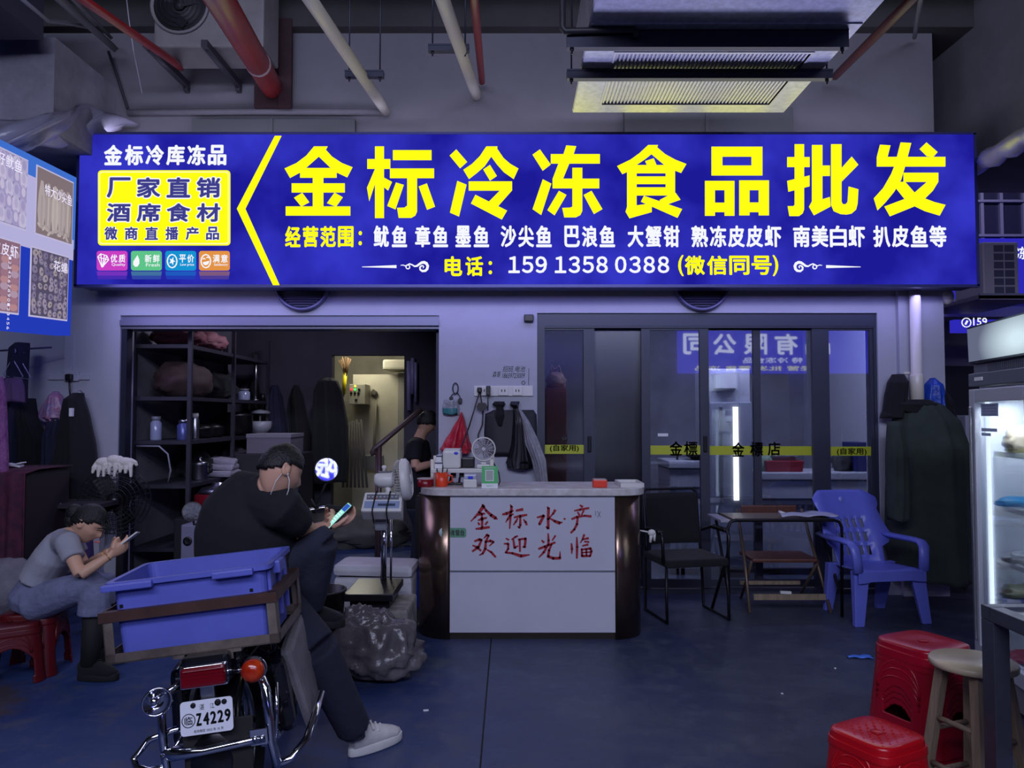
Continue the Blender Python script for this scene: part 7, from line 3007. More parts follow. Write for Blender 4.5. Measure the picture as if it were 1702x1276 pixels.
# shocks
for x in (-.13, .16):
    m = MB()
    m.cyl((x, 0, .33), (x, .07, .66), .014, seg=10)
    pts = [(x + .026 * math.cos(t_ * .8), 0 + .07 * (t_ / 70) + .026 * math.sin(t_ * .8) * .9, .40 + .2 * t_ / 70) for t_ in range(70)]
    m.tube(pts, .005, 6)
    m.box((x, .06, .67), (.05, .05, .06), None, 0, .01)
    m.build('rear_shock', CHROME if x > 0 else STEEL, bk, local=True)
# body
m = MB()
m.box((0, .5, .72), (.25, .62, .09), None, 0, .04)
m.build('seat', mat('seat_vinyl', (22, 22, 26), .5, 0, .2, 20), bk, local=True)
m = MB()
m.sph((0, .92, .70), .17, (.75, 1.25, .72))
m.build('fuel_tank', GLOSSB, bk, local=True)
m = MB()
m.box((0, .5, .38), (.24, .36, .3), None, 0, .05)
for k in range(5):
    m.box((0, .62, .42 + k * .035), (.2, .18, .008))
m.build('engine', mat('engine_grey', (72, 72, 78), .45, .6), bk, local=True)
m = MB()
m.tube([(0, -.1, .68), (0, .3, .66), (0, .7, .66), (0, 1.02, .82)], .03, 10)
m.tube([(0, 1.02, .82), (0, .85, .4), (0, .4, .26), (0, 0, .3)], .026, 10)
m.build('bike_frame', GLOSSB, bk, local=True)
m = MB()
m.tube([(.14, .5, .28), (.15, .2, .27), (.16, -.1, .33), (.165, -.22, .36)], [.02, .03, .036, .034], 12)
m.build('exhaust', CHROME, bk, local=True)
LEG = mat('grey_leather', (128, 124, 128), .6, 0, .25, 9, .2, 20)
m = MB()
m.box((.255, .1, .47), (.05, .34, .40), (R(10), R(-7), 0), 0, .035, taper=(.8, .6))
m.build('side_cover', LEG, bk, local=True, label='grey padded side cover on the right')
m = MB()
m.box((.205, -.06, .47), (.07, .14, .3), (R(10), R(-4), 0), 0, .03, taper=(.8, .8))
m.build('side_cover', GLOSSB, bk, local=True)
m = MB()
m.box((-.2, .1, .47), (.05, .3, .3), (R(8), R(5), 0), 0, .03)
m.build('side_cover', GLOSSB, bk, local=True)
m = MB()
m.tube([(-.1, .42, .3), (-.2, .48, .1), (-.235, .5, .035)], .012, 8)
m.box((-.24, .5, .03), (.06, .05, .012), (0, R(6), 0))
m.build('side_stand', DARKST, bk, local=True)
# front end (turned left with the bars)
q = lambda *p: SM @ V(p)
m = MB()
for x in (-.09, .09):
    m.cyl(q(x, 1.27, .30), q(x, 1.03, .98), .02, seg=12)
m.build('front_fork', CHROME, bk, local=True)
m = MB()
m.sph(q(0, 1.12, .92), .085, (1, .8, 1))
m.lathe([(.08, 0), (.082, .02), (0, .03)], frame(q(0, 1.14, .92), q(1, 0, 0) - q(0, 0, 0), (0, 0, 1), q(0, 1, 0) - q(0, 0, 0)), 24)
m.build('headlight', CHROME, bk, local=True)
m = MB()
m.tube([q(-.36, .86, 1.02), q(-.24, .92, 1.05), q(-.12, .98, 1.04), q(-.06, 1.0, .99), q(.06, 1.0, .99), q(.12, .98, 1.04), q(.24, .92, 1.05), q(.36, .86, 1.02)], .011, 10)
hb = m.build('handlebar', CHROME, bk, local=True)
for s_ in (-1, 1):
    m = MB()
    m.tube([q(s_ * .25, .915, 1.05), q(s_ * .37, .855, 1.02)], .018, 12)
    m.build('grip', BLACKRUB, hb, local=True)
    m = MB()
    m.tube([q(s_ * .2, .96, 1.05), q(s_ * .26, .97, 1.045), q(s_ * .38, .91, 1.02)], .007, 8)
    m.build('lever', CHROME, hb, local=True)
m = MB()
m.tube([q(.2, .94, 1.05), bl(518, 830, 4.0), bl(524, 842, 3.95), bl(532, 838, 3.95)], .006, 6)
m.build('cable', BLACKRUB, bk, local=True)
MIR = mat('mirror_glass', (235, 238, 245), .02, 1.0)


def mirror(px, py, Y, r, look, base, label):
    c = BI @ P(px, py, Y)
    nrm_ = (BI.to_3x3() @ (V(look) - P(px, py, Y))).normalized()
    u = nrm_.orthogonal().normalized()
    Mx = frame(c, u, nrm_.cross(u), nrm_)
    m = MB()
    m.lathe([(r, 0), (r * 1.05, -.004), (r * .8, -.022), (r * .3, -.03), (0, -.031)], Mx, 28)
    m.lathe([(r, 0), (r * 1.06, .003), (r * 1.06, -.004)], Mx, 28)
    mh = m.build('mirror_shell', BLACKPL, bk, local=True)
    m = MB()
    m.lathe([(0, .001), (r * .98, .001)], Mx, 28, 0, False)
    m.build('mirror', MIR, mh, local=True, label=label)
    m = MB()
    m.tube([c - nrm_ * .025, c - nrm_ * .03 + V((0, 0, -.06)), V(base)], .007, 8)
    m.build('mirror_stem', BLACKPL, mh, local=True)


# aimed so that they show the lit things behind the viewer
_l1 = P(320, 850, 3.92)
_l2 = P(543, 780, 4.15)


def aim(c, target):
    d1 = (V((0, 0, CAM_H)) - c).normalized()
    d2 = (V(target) - c).normalized()
    return c + (d1 + d2)


mirror(320, 850, 3.92, .047, aim(_l1, (0.0, -2.6, 4.3)), q(-.2, .94, 1.05), 'left round mirror')
mirror(543, 780, 4.15, .062, aim(_l2, (7.0, -8.3, 3.5)), q(.2, .94, 1.05), 'right round mirror reflecting a lit sign')

# welded carrier behind the seat
CF = mat('bare_angle_iron', (140, 128, 116), .5, .5, .35, 6, col2=(96, 84, 78))
CFD = mat('rusty_angle_iron', (86, 58, 50), .55, .4, .4, 7)
X0c, X1c, Y0c, Y1c, Z0c, Z1c = -.352, .258, -.27, .19, .71, .895
cr = bk
m = MB()
w = .035
for x0, x1, y0, y1 in ((X0c, X1c, Y0c, Y0c + w), (X0c, X1c, Y1c - w, Y1c), (X0c, X0c + w, Y0c, Y1c), (X1c - w, X1c, Y0c, Y1c)):
    m.box2((x0, y0, Z0c), (x1, y1, Z0c + .005))
m.box2((X0c, Y0c, Z0c), (X1c, Y0c + .004, Z0c + w))
m.box2((X0c, Y1c - .004, Z0c), (X1c, Y1c, Z0c + w))
m.box2((X1c - .004, Y0c, Z0c), (X1c, Y1c, Z0c + w))
m.box2((X0c, Y0c, Z0c), (X0c + .004, Y1c, Z0c + w))
for x in (X0c, X1c - w):
    for y, yy in ((Y0c, Y0c), (Y1c - .004, Y1c - w)):
        m.box2((x, y, Z0c), (x + w, y + .004, Z1c))
        xx = x if x == X0c else X1c - .004
        m.box2((xx, yy, Z0c), (xx + .004, yy + w, Z1c))
m.box2((-.02, Y0c + .001, Z0c - .035), (.09, Y0c + .006, Z0c))
for x in (-.1, .1):
    m.box2((x - .02, Y0c, Z0c - .012), (x + .02, Y1c, Z0c))
m.build('carrier', CF, bk, local=True, label='welded angle iron carrier frame')
m = MB()
m.box2((X0c - .012, Y0c - .004, Z1c - .036), (X1c + .004, Y0c + .002, Z1c))
m.box2((X0c, Y1c - .002, Z1c - .036), (X1c, Y1c + .004, Z1c))
m.box2((X0c - .004, Y0c, Z1c - .036), (X0c + .002, Y1c, Z1c))
m.box2((X1c - .002, Y0c, Z1c - .036), (X1c + .004, Y1c, Z1c))
m.box2((X0c, Y0c, Z1c - .005), (X1c, Y0c + .03, Z1c))
m.box2((X1c - .03, Y0c, Z1c - .005), (X1c, Y1c, Z1c))
m.build('carrier_rail', CFD, bk, local=True, label='rusty brown top rail of the carrier')
# blue crate (lies in the carrier)
ce = empty('plastic_crate', BM @ V((-.047, -.062, Z0c + .006)), BR, 'big blue plastic crate sitting in the iron carrier of the motorbike', 'crate')
CM_ = mw(ce)
bx, by, bz = .282, .192, .28
ZC = .005
m = MB()
n4 = [(-1, -1), (1, -1), (1, 1), (-1, 1)]


def ring(sx, sy, z, r=.03, n=5):
    o_ = []
    for cx, cy, a0 in ((sx - r, sy - r, 0), (-sx + r, sy - r, 90), (-sx + r, -sy + r, 180), (sx - r, -sy + r, 270)):
        for i in range(n):
            a_ = R(a0 + 90 * i / (n - 1))
            o_.append((cx + r * math.cos(a_), cy + r * math.sin(a_), z))
    return o_


lv = [ring(bx * .93, by * .93, 0), ring(bx * .955, by * .955, bz * .6), ring(bx * .96, by * .96, bz * .92), ring(bx, by, bz * .93), ring(bx + .012, by + .012, bz * .935), ring(bx + .012, by + .012, bz), ring(bx * .965, by * .965, bz), ring(bx * .93, by * .93, bz * .6), ring(bx * .905, by * .905, .012)]
k_ = len(lv[0])
vs = [p for r_ in lv for p in r_]
fs = [(i * k_ + j, i * k_ + (j + 1) % k_, (i + 1) * k_ + (j + 1) % k_, (i + 1) * k_ + j) for i in range(len(lv) - 1) for j in range(k_)]
fs += [tuple(range(k_ - 1, -1, -1)), tuple(range((len(lv) - 1) * k_, len(lv) * k_))]
m._add(vs, fs)
m.build('body', BLUEPL, ce, local=True)
for x0, x1 in ((-bx - .015, -.12), (.09, .235)):
    m = MB()
    m.box2((x0, -by - .03, bz - .028), (x1, -by + .0, bz - .004), 0, .005)
    m.build('grip_ledge', BLUEPL, ce, local=True)
m = MB()
m.box2((bx, -.12, bz - .05), (bx + .03, -.03, bz - .004), 0, .005)
for y in (-.16, .0, .12):
    m.box2((bx * .96, y, .05), (bx * .96 + .012, y + .02, bz - .03), 0, .003)
m.build('grip_ledge', BLUEPL, ce, local=True)
m = MB()
for x in (-.25, .21):
    m.box2((x, -by * .965, bz * .66), (x + .012, -by * .955 + .004, bz * .66 + .012))
m.build('hole', BLACKPL, ce, local=True)

# ================================================================= PEOPLE


def head_verts(w=1.0, grow=0.0, nu=40, nv=30, jaw=1.0):
    vs = []
    for j in range(nv + 1):
        for i in range(nu):
            th, ph = math.pi * j / nv, 2 * math.pi * i / nu
            dx, dy, dz = math.sin(th) * math.sin(ph), math.sin(th) * math.cos(ph), -math.cos(th)
            x, y, z = dx * .076 * w, dy * .095, dz * .118
            if z < -.01:
                t = min(1, (-.01 - z) / .108)
                x *= 1 - .36 * t * jaw
                if y < 0:
                    y *= 1 - .25 * t
                else:
                    y *= 1 + .02 * t
            if y > 0:
                y = y * .96
                ex = lambda cx, cz, sx, sz: math.exp(-((x - cx) / sx) ** 2 - ((z - cz) / sz) ** 2)
                y += .022 * ex(0, -.022, .013, .022) + .010 * ex(0, .0, .010, .03)
                y += .006 * ex(0, .035, .05, .014)
                y -= .011 * (ex(.032, .012, .017, .012) + ex(-.032, .012, .017, .012))
                y += .007 * ex(0, -.055, .024, .007) + .006 * ex(0, -.069, .02, .006)
                y -= .004 * ex(0, -.062, .02, .003)
                y += .010 * ex(0, -.096, .026, .016)
                y += .006 * (ex(.045, -.02, .02, .02) + ex(-.045, -.02, .02, .02))
            p = V((x, y, z))
            if grow:
                p += V((dx, dy, dz)) * grow
            vs.append(p)
    fs = []
    for j in range(nv):
        for i in range(nu):
            i2 = (i + 1) % nu
            fs.append((j * nu + i, j * nu + i2, (j + 1) * nu + i2, (j + 1) * nu + i))
    return vs, fs


def add_head(mb, M, w=1.0):
    vs, fs = head_verts(w)
    mb._add(vs, fs, 0, True, M)
    for s_ in (-1, 1):
        T = M @ Matrix.Translation((s_ * .077 * w, -.008, .0)) @ Euler((R(10), 0, R(-s_ * 22))).to_matrix().to_4x4()
        mb.sph((0, 0, .004), .03, (.30, .62, 1.0), 14, 10, M=T)
        mb.tube([T @ V((s_ * .006, .008, .028)), T @ V((s_ * .012, -.012, .03)), T @ V((s_ * .012, -.018, .005)), T @ V((s_ * .008, -.006, -.022))], .005, 6)


def add_hair(mb, M, keep, w=1.0, grow=.012):
    vs, fs = head_verts(w, grow)
    vi, fi = head_verts(w, .001)
    n = len(vs)
    used = []
    for f in fs:
        c = sum((vs[i] for i in f), V((0, 0, 0))) / 4
        if keep(c):
            used.append(f)
    # outer shell, inner shell and rim
    edge = {}
    for f in used:
        for a, b in zip(f, f[1:] + f[:1]):
            edge[(a, b)] = True
    allf = [f for f in used] + [tuple(n + i for i in reversed(f)) for f in used]
    for (a, b) in edge:
        if (b, a) not in edge:
            allf.append((b, a, n + a, n + b))
    mb._add(vs + vi, allf, 0, True, M)


def hand(mb, wrist, palm_dir, palm_nrm, thumb_side, curl=.6, L=.18, curls=None):
    """palm and five fingers; palm_dir towards the fingers, palm_nrm out of the palm, thumb_side = +1/-1 along dir x nrm"""
    d = V(palm_dir).normalized()
    nn = V(palm_nrm)
    nn = (nn - d * nn.dot(d)).normalized()
    s = d.cross(nn) * thumb_side
    w = V(wrist)
    pl = L * .5
    mb.tube([w, w + d * pl * .35, w + d * pl * .75, w + d * pl], [.027, .036, .041, .036], 14, flat=(1, .42), up=nn)
    for k, (o_, ln, rr) in enumerate(((.030, .42, .0088), (.010, .47, .0092), (-.010, .44, .0088), (-.028, .34, .0078))):
        b = w + d * pl * .92 + s * o_
        c_ = curls[k] if curls else curl
        p = [b]
        ang = 0
        for sg, f in enumerate((.45, .32, .23)):
            ang += c_ * (.8 if sg == 0 else 1.0)
            dr = d * math.cos(ang) + nn * math.sin(ang)
            p.append(p[-1] + dr * ln * L * f)
        mb.tube(p, [rr, rr * .98, rr * .9, rr * .75], 10)
        mb.sph(p[-1], rr * .78, u=8, v=6)
    b = w + d * pl * .25 + s * .028
    t1 = b + (d * .6 + s * .6 + nn * .35).normalized() * L * .2
    t2 = t1 + (d * .85 + s * .15 + nn * .45).normalized() * L * .17
    t3 = t2 + (d * .9 - s * .1 + nn * .4).normalized() * L * .12
    mb.tube([b, t1, t2, t3], [.014, .0115, .0105, .008], 10)
    mb.sph(t3, .0085, u=8, v=6)


def facing(c, yaw, pitch=0, roll=0):
    """head matrix: yaw 0 looks along +y, positive turns left; pitch positive looks down"""
    return Matrix.Translation(c) @ Euler((R(-pitch), R(roll), R(yaw)), 'XYZ').to_matrix().to_4x4() if False else Matrix.Translation(c) @ Matrix.Rotation(R(yaw), 4, 'Z') @ Matrix.Rotation(R(-pitch), 4, 'X') @ Matrix.Rotation(R(roll), 4, 'Y')


def shoe(parent, heel, toe, h, mt, sole, name='shoe', w=.05):
    heel, toe = V(heel), V(toe)
    d = (toe - heel)
    L = d.length
    d.normalize()
    up_ = V((0, 0, 1))
    s = d.cross(up_).normalized()
    F = frame(heel, d, -s, up_)
    m = MB()
    pts = [(0, 0, .065), (.04 * L / .28, 0, .07), (.11 * L / .28, 0, .064), (.18 * L / .28, 0, .056), (.24 * L / .28, 0, .046), (L, 0, .04)]
    m.tube([F @ V(p) for p in pts], [.036, .044, .046, .048, .044, .022], 16, flat=[(.9, 1.15), (.95, 1.3), (1, 1.15), (1.05, .85), (1.02, .68), (.9, .7)], up=up_)
    m.tube([F @ V((.045, 0, .06)), F @ V((.05, 0, h))], [.042, .04], 14)
    so = m.build(name, mt, parent, remesh=.006, smooth_it=3)
    m = MB()
    ol = []
    for i in range(28):
        a_ = 2 * math.pi * i / 28
        x = L / 2 + (L / 2 + .012) * math.cos(a_)
        ww = w * (1.0 + .12 * math.cos(a_))
        ol.append((x, ww * math.sin(a_) * (abs(math.sin(a_)) ** -.15 if abs(math.sin(a_)) > .1 else 1)))
    m.prism(ol, F, .042, 0, True)
    m.build('sole', sole, so, bevel=.008)
    m = MB()
    for k in range(4):
        x = (.10 + .028 * k) * L / .28
        z = .125 - .014 * k
        m.tube([F @ V((x, -.04, z - .022)), F @ V((x + .01, 0, z + .006)), F @ V((x + .02, .04, z - .022))], .005, 6)
    m.build('laces', sole, so)
    return so


# ---- rider on the motorbike
MAN_C = P(430, 985, 3.55)
mn = empty('person', (MAN_C.x, 3.55, .77), (0, 0, 0), 'rider in black clothes sitting sideways on the motorbike looking at a phone', 'person')
hc = P(466, 783, 3.46)
HMt = facing(hc, -52, 26, -4)
neck = P(447, 812, 3.52)
rsh, lsh = P(474, 850, 3.42), P(395, 846, 3.68)
rel = P(519, 890, 3.66)
rwr = P(545, 875, 3.66)
lel = P(440, 905, 3.95)
lwr = P(540, 874, 3.80)
pel = P(425, 972, 3.56)
bel = P(408, 915, 3.57)
che = P(416, 862, 3.55)
ucb = P(434, 826, 3.53)
rhip, lhip = P(445, 975, 3.66), P(440, 985, 3.46)
rkn, ran = P(535, 900, 3.54), P(516, 1015, 3.64)
lkn, lan = P(525, 1078, 3.40), P(592, 1218, 3.54)
m = MB()
add_head(m, HMt, 1.06)
m.tube([hc + V((-.03, -.02, -.05)), neck, ucb], [.062, .066, .08], 14)
m.tube([ucb, che, bel, pel], [.09, .12, .125, .11], 18)
m.tube([ucb, rsh], [.06, .055], 12)
m.tube([ucb, lsh], [.06, .055], 12)
m.tube([rsh, rsh.lerp(rel, .5), rel], [.056, .052, .043], 12)
m.tube([rel, rel.lerp(rwr, .4), rwr], [.044, .042, .026], 12)
m.tube([lsh, lel], [.055, .042], 12)
m.tube([lel, lel.lerp(lwr, .4), lwr], [.043, .04, .026], 12)
for a, b, c_ in ((rhip, rkn, ran), (lhip, lkn, lan)):
    m.tube([pel, a, a.lerp(b, .5), b], [.11, .085, .075, .055], 12)
    m.tube([b, b.lerp(c_, .35), c_], [.055, .055, .036], 12)
# hands around the phone
ph_c = P(563, 858, 3.68)
pa = (P(583, 838, 3.70) - P(542, 879, 3.66)).normalized()
pn = V((-.55, -.35, .75))
pn = (pn - pa * pn.dot(pa)).normalized()
ps = pa.cross(pn).normalized()
hand(m, rwr, (ph_c - rwr) + V((.01, 0, -.03)), pn, 1, .5, .185, [.5, .55, .6, .65])
hand(m, lwr, (ph_c - lwr) + V((.0, .02, .0)), V((0, -.8, .4)), -1, .4, .18, [.4, .45, .55, .6])
m.build('body', SKIN, mn, remesh=.0065, smooth_it=2)
m = MB()
m.tube([neck + V((0, 0, -.01)), ucb + V((0, 0, .01)), P(424, 845, 3.545), che, P(408, 892, 3.56), bel, P(412, 948, 3.565), pel + V((0, 0, -.03))], [.08, .14, .185, .205, .212, .212, .2, .185], 22, flat=(1.12, .80), up=(.3, .6, .2))
m.tube([ucb, rsh + V((0, 0, .005)), rsh.lerp(rel, .22), rsh.lerp(rel, .44)], [.12, .098, .086, .08], 14)
m.tube([ucb, lsh, lsh.lerp(lel, .5)], [.1, .088, .075], 14)
m.build('t_shirt', mat('black_tee', (13, 14, 22), .9, 0, .15, 5, .35, 14), mn, remesh=.011, smooth_it=4)
TRS = mat('dark_trousers', (32, 36, 54), .9, 0, .25, 7, .3, 22)
m = MB()
m.tube([pel + V((0, 0, .06)), pel, pel + V((0, 0, -.06))], [.17, .18, .13], 18, flat=(1.1, .85), up=(.3, .6, .2))
m.tube([pel, rhip, rhip.lerp(rkn, .5), rkn, rkn + V((.01, 0, -.01))], [.13, .112, .098, .078, .07], 14)
m.tube([rkn, rkn.lerp(ran, .3), rkn.lerp(ran, .7), ran + V((0, 0, .02))], [.078, .072, .066, .06], 14)
m.tube([pel, lhip, lhip.lerp(lkn, .5), lkn], [.13, .118, .108, .098], 14)
m.tube([lkn, lkn.lerp(lan, .4), lkn.lerp(lan, .8), lan + V((-.01, 0, .02))], [.098, .088, .08, .078], 14)
m.build('trousers', TRS, mn, remesh=.011, smooth_it=3)
m = MB()
random.seed(2)


def manhair(c):
    return c.z > .022 + .49 * c.y + (.012 if abs(c.x) > .06 and -.04 < c.y < .03 else 0) + (.012 * math.sin(c.x * 160) if c.y > .03 else 0)


add_hair(m, HMt, manhair, 1.06, .013)
m.noise(.004, 60)
m.build('hair', HAIR, mn)
m = MB()
e0 = HMt @ V((.083, .002, -.012))
m.sph(e0, .008, (1, 1, 1.2), 8, 6)
m.tube([e0, HMt @ V((.09, .02, -.035)), HMt @ V((.088, .035, -.075)), HMt @ V((.075, .045, -.12))], .0021, 6)
m.tube([HMt @ V((.08, -.02, -.02)), HMt @ V((.075, -.03, -.06)), HMt @ V((.07, -.025, -.12))], .0019, 6)
m.build('earphones', WHITEPL, mn)
SNK = mat('white_sneaker', (206, 204, 200), .7, 0, .12, 20, .2, 60)
SOLE = mat('white_sole', (216, 214, 210), .6, 0, .15, 8)
hl = G(583, 1258)
tt = G(648, 1233)
hl.z = tt.z = 0.001
tt = hl + (tt - hl).normalized() * .275
shoe(mn, hl, tt, .13, SNK, SOLE)
shoe(mn, ran + V((-.10, .03, -.09)), ran + V((.13, .1, -.10)), .1, BLACKCL, BLACKRUB, w=.045)
m = MB()
m.cyl(lan + V((-.008, 0, -.02)), lan + V((-.012, 0, .03)), .05, seg=14)
m.build('sock', mat('grey_sock', (70, 72, 88), .9), mn)


def phone(c, ax, nr, wdt, hgt, label, scr, case):
    ax = V(ax).normalized()
    nr = V(nr)
    nr = (nr - ax * nr.dot(ax)).normalized()
    sd = ax.cross(nr)
    F = frame(c, sd, ax, nr)
    o = empty('phone', c, (0, 0, 0), label, 'phone')
    m = MB()
    m.box((0, 0, 0), (wdt, hgt, .009), None, 0, .004, F)
    m.build('case', case, o)
    m = MB()
    m.box((0, 0, .0046), (wdt - .006, hgt - .008, .001), None, 0, 0, F)
    s_ = m.build('screen', scr, o)
    return o, F, s_


o, F, sc2 = phone(ph_c, pa, pn, .074, .158, 'black phone with a lit pale green screen held by the rider', emi('phone_screen', (150, 226, 214), 1.1), BLACKPL)
m = MB()
m.box((0, .052, .0054), (.06, .038, .0006), None, 0, 0, F)
for k in range(6):
    m.box((-.006 + .004 * (k % 2), .022 - k * .014, .0054), (.046, .006, .0006), None, 1, 0, F)
m.build('screen_content', [emi('screen_blue', (50, 90, 190), 1), emi('screen_pale', (225, 250, 245), 1)], sc2)

# ---- woman on a low red stool
wm = empty('person', P(62, 1008, 4.75), (0, 0, 0), 'woman in a grey cropped shirt and jeans sitting low, looking at a phone', 'person')
wc = P(146, 870, 4.72)
WM = facing(wc, -88, 34, 0)
wn = P(118, 886, 4.72)
wuc, wch, wws, wpe = P(104, 902, 4.74), P(92, 922, 4.74), P(70, 955, 4.75), P(58, 992, 4.75)
wrs, wls = P(112, 903, 4.58), P(118, 900, 4.88)
wre, wrw = P(133, 955, 4.50), P(186, 921, 4.58)
wle, wlw = P(142, 942, 4.90), P(182, 916, 4.72)
wrh, wlh = P(64, 1000, 4.66), P(64, 998, 4.86)
wrk, wra = P(160, 967, 4.60), P(150, 1075, 4.58)
wlk, wla = P(168, 955, 4.92), P(166, 1070, 4.90)
wra.z = wla.z = .09
m = MB()
add_head(m, WM, .96)
m.tube([wc + V((-.035, 0, -.04)), wn, wuc], [.048, .046, .06], 12)
m.tube([wuc, wch, wws, wpe], [.1, .115, .105, .13], 16, flat=(1.15, .75), up=(-1, 0, .5))
for sh_, el, wr in ((wrs, wre, wrw), (wls, wle, wlw)):
    m.tube([wuc, sh_], [.07, .048], 10)
    m.tube([sh_, sh_.lerp(el, .5), el], [.045, .042, .034], 12)
    m.tube([el, el.lerp(wr, .4), wr], [.035, .033, .021], 12)
for hp, kn, an_ in ((wrh, wrk, wra), (wlh, wlk, wla)):
    m.tube([wpe, hp, hp.lerp(kn, .5), kn], [.1, .085, .07, .052], 12)
    m.tube([kn, kn.lerp(an_, .4), an_], [.052, .05, .034], 12)
wph = P(212, 898, 4.64)
wpa = (P(230, 886, 4.66) - P(196, 912, 4.62)).normalized()
wpn = V((-.75, -.05, .65))
hand(m, wrw, wph - wrw + V((0, 0, -.02)), V((0, .75, .5)), 1, .5, .16, [.35, .45, .55, .65])
hand(m, wlw, wph - wlw + V((0, 0, -.01)), V((0, -.7, .5)), -1, .5, .16, [.35, .45, .55, .65])
m.build('body', mat('pale_skin', (206, 160, 132), .55, 0, .1, 10), wm, remesh=.0065, smooth_it=2)
m = MB()
m.tube([wn + V((-.01, 0, -.0)), wuc + V((0, 0, .01)), wch, P(78, 942, 4.75), P(68, 962, 4.75)], [.06, .115, .14, .14, .145], 20, flat=(1.18, .78), up=(-1, 0, .5))
for sh_, el in ((wrs, wre), (wls, wle)):
    m.tube([wuc, sh_ + V((0, 0, .005)), sh_.lerp(el, .25), sh_.lerp(el, .5)], [.09, .07, .066, .064], 14)
m.build('shirt', mat('grey_tee', (150, 150, 160), .9, 0, .12, 8, .25, 20), wm, remesh=.009, smooth_it=3)
JNS = mat('pale_jeans', (116, 120, 150), .85, 0, .3, 14, .25, 40)
m = MB()
m.tube([P(70, 968, 4.75), wpe, wpe + V((-.02, 0, -.06))], [.13, .155, .13], 18, flat=(1.15, .85), up=(-1, 0, .5))
for hp, kn, an_ in ((wrh, wrk, wra), (wlh, wlk, wla)):
    m.tube([wpe, hp, hp.lerp(kn, .5), kn], [.125, .115, .098, .076], 14)
    m.tube([kn, kn.lerp(an_, .2), kn.lerp(an_, .40)], [.078, .088, .09], 14)
m.build('jeans', JNS, wm, remesh=.009, smooth_it=3)
for kn, an_ in ((wrk, wra), (wlk, wla)):
    m = MB()
    m.tube([kn.lerp(an_, .34), kn.lerp(an_, .7), an_ + V((0, 0, .0))], [.06, .055, .052], 14)
    m.build('rubber_boot', BLACKRUB, wm)
m = MB()
add_hair(m, WM, lambda c: c.z > .004 + .62 * c.y + (.012 if abs(c.x) > .06 else 0), .96, .012)
m.sph(WM @ V((0, -.105, .01)), .05, (1, .9, 1.1))
m.sph(WM @ V((0, -.09, -.035)), .045, (1, 1, 1))
for k in range(5):
    m.tube([WM @ V((.05 * (k - 2) / 2, .07, .075)), WM @ V((.045 * (k - 2) / 2, .115, .045)), WM @ V((.04 * (k - 2) / 2, .128, .005 - .006 * k))], [.006, .004, .002], 5)
m.noise(.003, 50)
m.build('hair', HAIR, wm)
m = MB()
for s_ in (-1, 1):
    m.tube([WM @ V((s_ * .018, .103, .018)), WM @ V((s_ * .034, .096, .021)), WM @ V((s_ * .048, .084, .016))], .0025, 5)
    m.tube([WM @ V((s_ * .02, .104, .034)), WM @ V((s_ * .036, .099, .038)), WM @ V((s_ * .052, .084, .03))], .003, 5)
m.build('eyebrows', HAIR, wm)
m = MB()
m.sph(WM @ V((0, .110, -.060)), .012, (1.7, .5, .55), 12, 8)
m.build('lips', mat('lip_pink', (190, 96, 96), .5), wm)
for a, b, nm in ((wre, wrw, 'r'), (wle, wlw, 'l')):
    m = MB()
    d = (b - a).normalized()
    torus(m, (0, 0, 0), .025, .003, M=frame(a.lerp(b, .88), d, d.orthogonal().normalized(), d.cross(d.orthogonal().normalized())), seg=20, s2=6)
    m.build('bracelet', mat('gold_band', (200, 160, 90), .3, .8), wm)
for an_ in (wra, wla):
    shoe(wm, V((an_.x - .06, an_.y, .001)), V((an_.x + .16, an_.y, .001)), .09, BLACKCL, BLACKRUB, w=.042)
phone(wph, wpa, wpn, .07, .15, 'white phone held in both hands by the seated woman', emi('phone_screen_dim', (190, 190, 200), .8), WHITEPL)
st = make_stool((P(55, 1040, 4.75).x, 4.76, 0), R(10), P(55, 1012, 4.75).z, .15, .185, 'shade-toned red plastic stool under the seated woman', 'low stools at the left', False, mat('shaded_red_plastic', (84, 8, 16), .4))  # red darkened in the colour to imitate the dim left side
make_stool((P(8, 1040, 4.55).x, 4.6, 0), R(35), .34, .15, .185, 'red plastic stool cut off at the left edge behind the woman', 'low stools at the left', False, mat('shaded_red_plastic', (84, 8, 16)))

# ---- man working in the storeroom
bm_ = empty('person', (P(702, 850, 7.85).x, 7.85, 0), (0, 0, 0), 'man in a black shirt working in the storeroom beside the white pier', 'person')
bc = P(710, 702, 7.85)
BMt = facing(bc, -75, 30, 0)
bn = P(699, 724, 7.86)
buc, bch, bws, bpe = P(694, 740, 7.87), P(692, 765, 7.87), P(694, 805, 7.87), P(696, 842, 7.87)
brs, bls = P(690, 742, 7.68), P(702, 740, 8.05)
bre, brw = P(690, 778, 7.6), P(733, 766, 7.72)
ble, blw = P(710, 775, 8.1), P(738, 768, 7.95)
m = MB()
add_head(m, BMt)
m.tube([bc + V((-.03, 0, -.05)), bn, buc], [.055, .06, .075], 12)
m.tube([buc, bch, bws, bpe], [.13, .15, .145, .14], 16, flat=(1.1, .75), up=(-1, 0, .2))
for sh_, el, wr in ((brs, bre, brw), (bls, ble, blw)):
    m.tube([buc, sh_], [.085, .058], 10)
    m.tube([sh_, el], [.052, .042], 12)
    m.tube([el, el.lerp(wr, .4), wr], [.042, .04, .027], 12)
hand(m, brw, V((1, .15, -.25)), V((0, .5, -.8)), -1, .5, .18)
hand(m, blw, V((1, -.15, -.25)), V((0, -.5, -.8)), 1, .5, .18)
for s_ in (-.1, .1):
    hp = bpe + V((0, s_, 0))
    m.tube([bpe, hp, V((hp.x + .03, hp.y, .46)), V((hp.x, hp.y, .08))], [.1, .085, .06, .045], 12)
m.build('body', SKIN, bm_, remesh=.01, smooth_it=2)
m = MB()
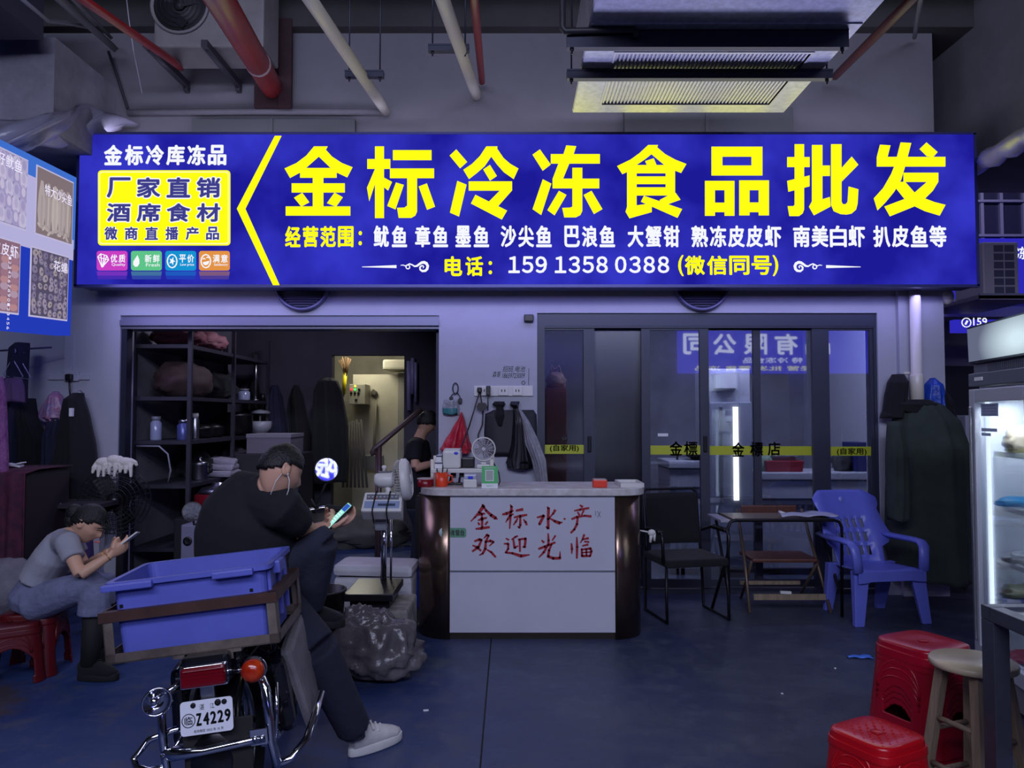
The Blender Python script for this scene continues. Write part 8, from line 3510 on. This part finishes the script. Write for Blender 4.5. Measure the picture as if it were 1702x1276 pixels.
m.tube([bn + V((0, 0, -.02)), buc + V((0, 0, .01)), bch, bws, bpe], [.07, .15, .175, .17, .165], 18, flat=(1.12, .78), up=(-1, 0, .2))
for sh_, el in ((brs, bre), (bls, ble)):
    m.tube([buc, sh_, sh_.lerp(el, .65)], [.1, .078, .068], 12)
m.build('t_shirt', mat('black_tee', (20, 20, 27)), bm_, remesh=.012, smooth_it=3)
m = MB()
m.tube([bpe + V((0, 0, .05)), bpe + V((0, 0, -.05))], [.16, .15], 16, flat=(1.1, .8), up=(-1, 0, .2))
for s_ in (-.1, .1):
    hp = bpe + V((0, s_, 0))
    m.tube([hp, V((hp.x + .03, hp.y, .46)), V((hp.x, hp.y, .1))], [.11, .085, .07], 12)
m.build('trousers', TRS, bm_, remesh=.012, smooth_it=3)
m = MB()
add_hair(m, BMt, lambda c: c.z > -.02 + .55 * c.y, 1.0, .014)
m.build('hair', HAIR, bm_)
for s_ in (-.1, .1):
    shoe(bm_, V((bpe.x - .08, bpe.y + s_, .001)), V((bpe.x + .18, bpe.y + s_, .001)), .09, BLACKCL, BLACKRUB)
o = empty('work_table', (P(735, 0, 7.85).x + .2, 7.85, 0), (0, 0, 0), 'dark work table in front of the man in the storeroom', 'table')
m = MB()
zt2 = P(0, 782, 7.85).z
x0_ = P(716, 0, 7.85).x + .12
m.box2((x0_, 7.4, zt2 - .04), (x0_ + .55, 8.4, zt2), 0, .004)
m.build('tabletop', mat('dark_board', (34, 30, 36)), o)
for x in (x0_ + .02, x0_ + .48):
    for y in (7.42, 8.33):
        m = MB()
        m.box2((x, y, 0), (x + .05, y + .05, zt2 - .04))
        m.build('leg', DARKST, o)
m = MB()
p = P(718, 822, 7.2)
m.box2((p.x - .13, 7.1, p.z - .01), (p.x + .12, 7.3, p.z + .005), 0, .003)
m.box2((p.x - .14, 7.09, 0), (p.x + .13, 7.31, p.z - .01))
thing(m.build('steel_bin', mat('dark_bin', (30, 30, 36), .4, .4)), 'dark steel edged bin at the foot of the man in the storeroom', 'bin')
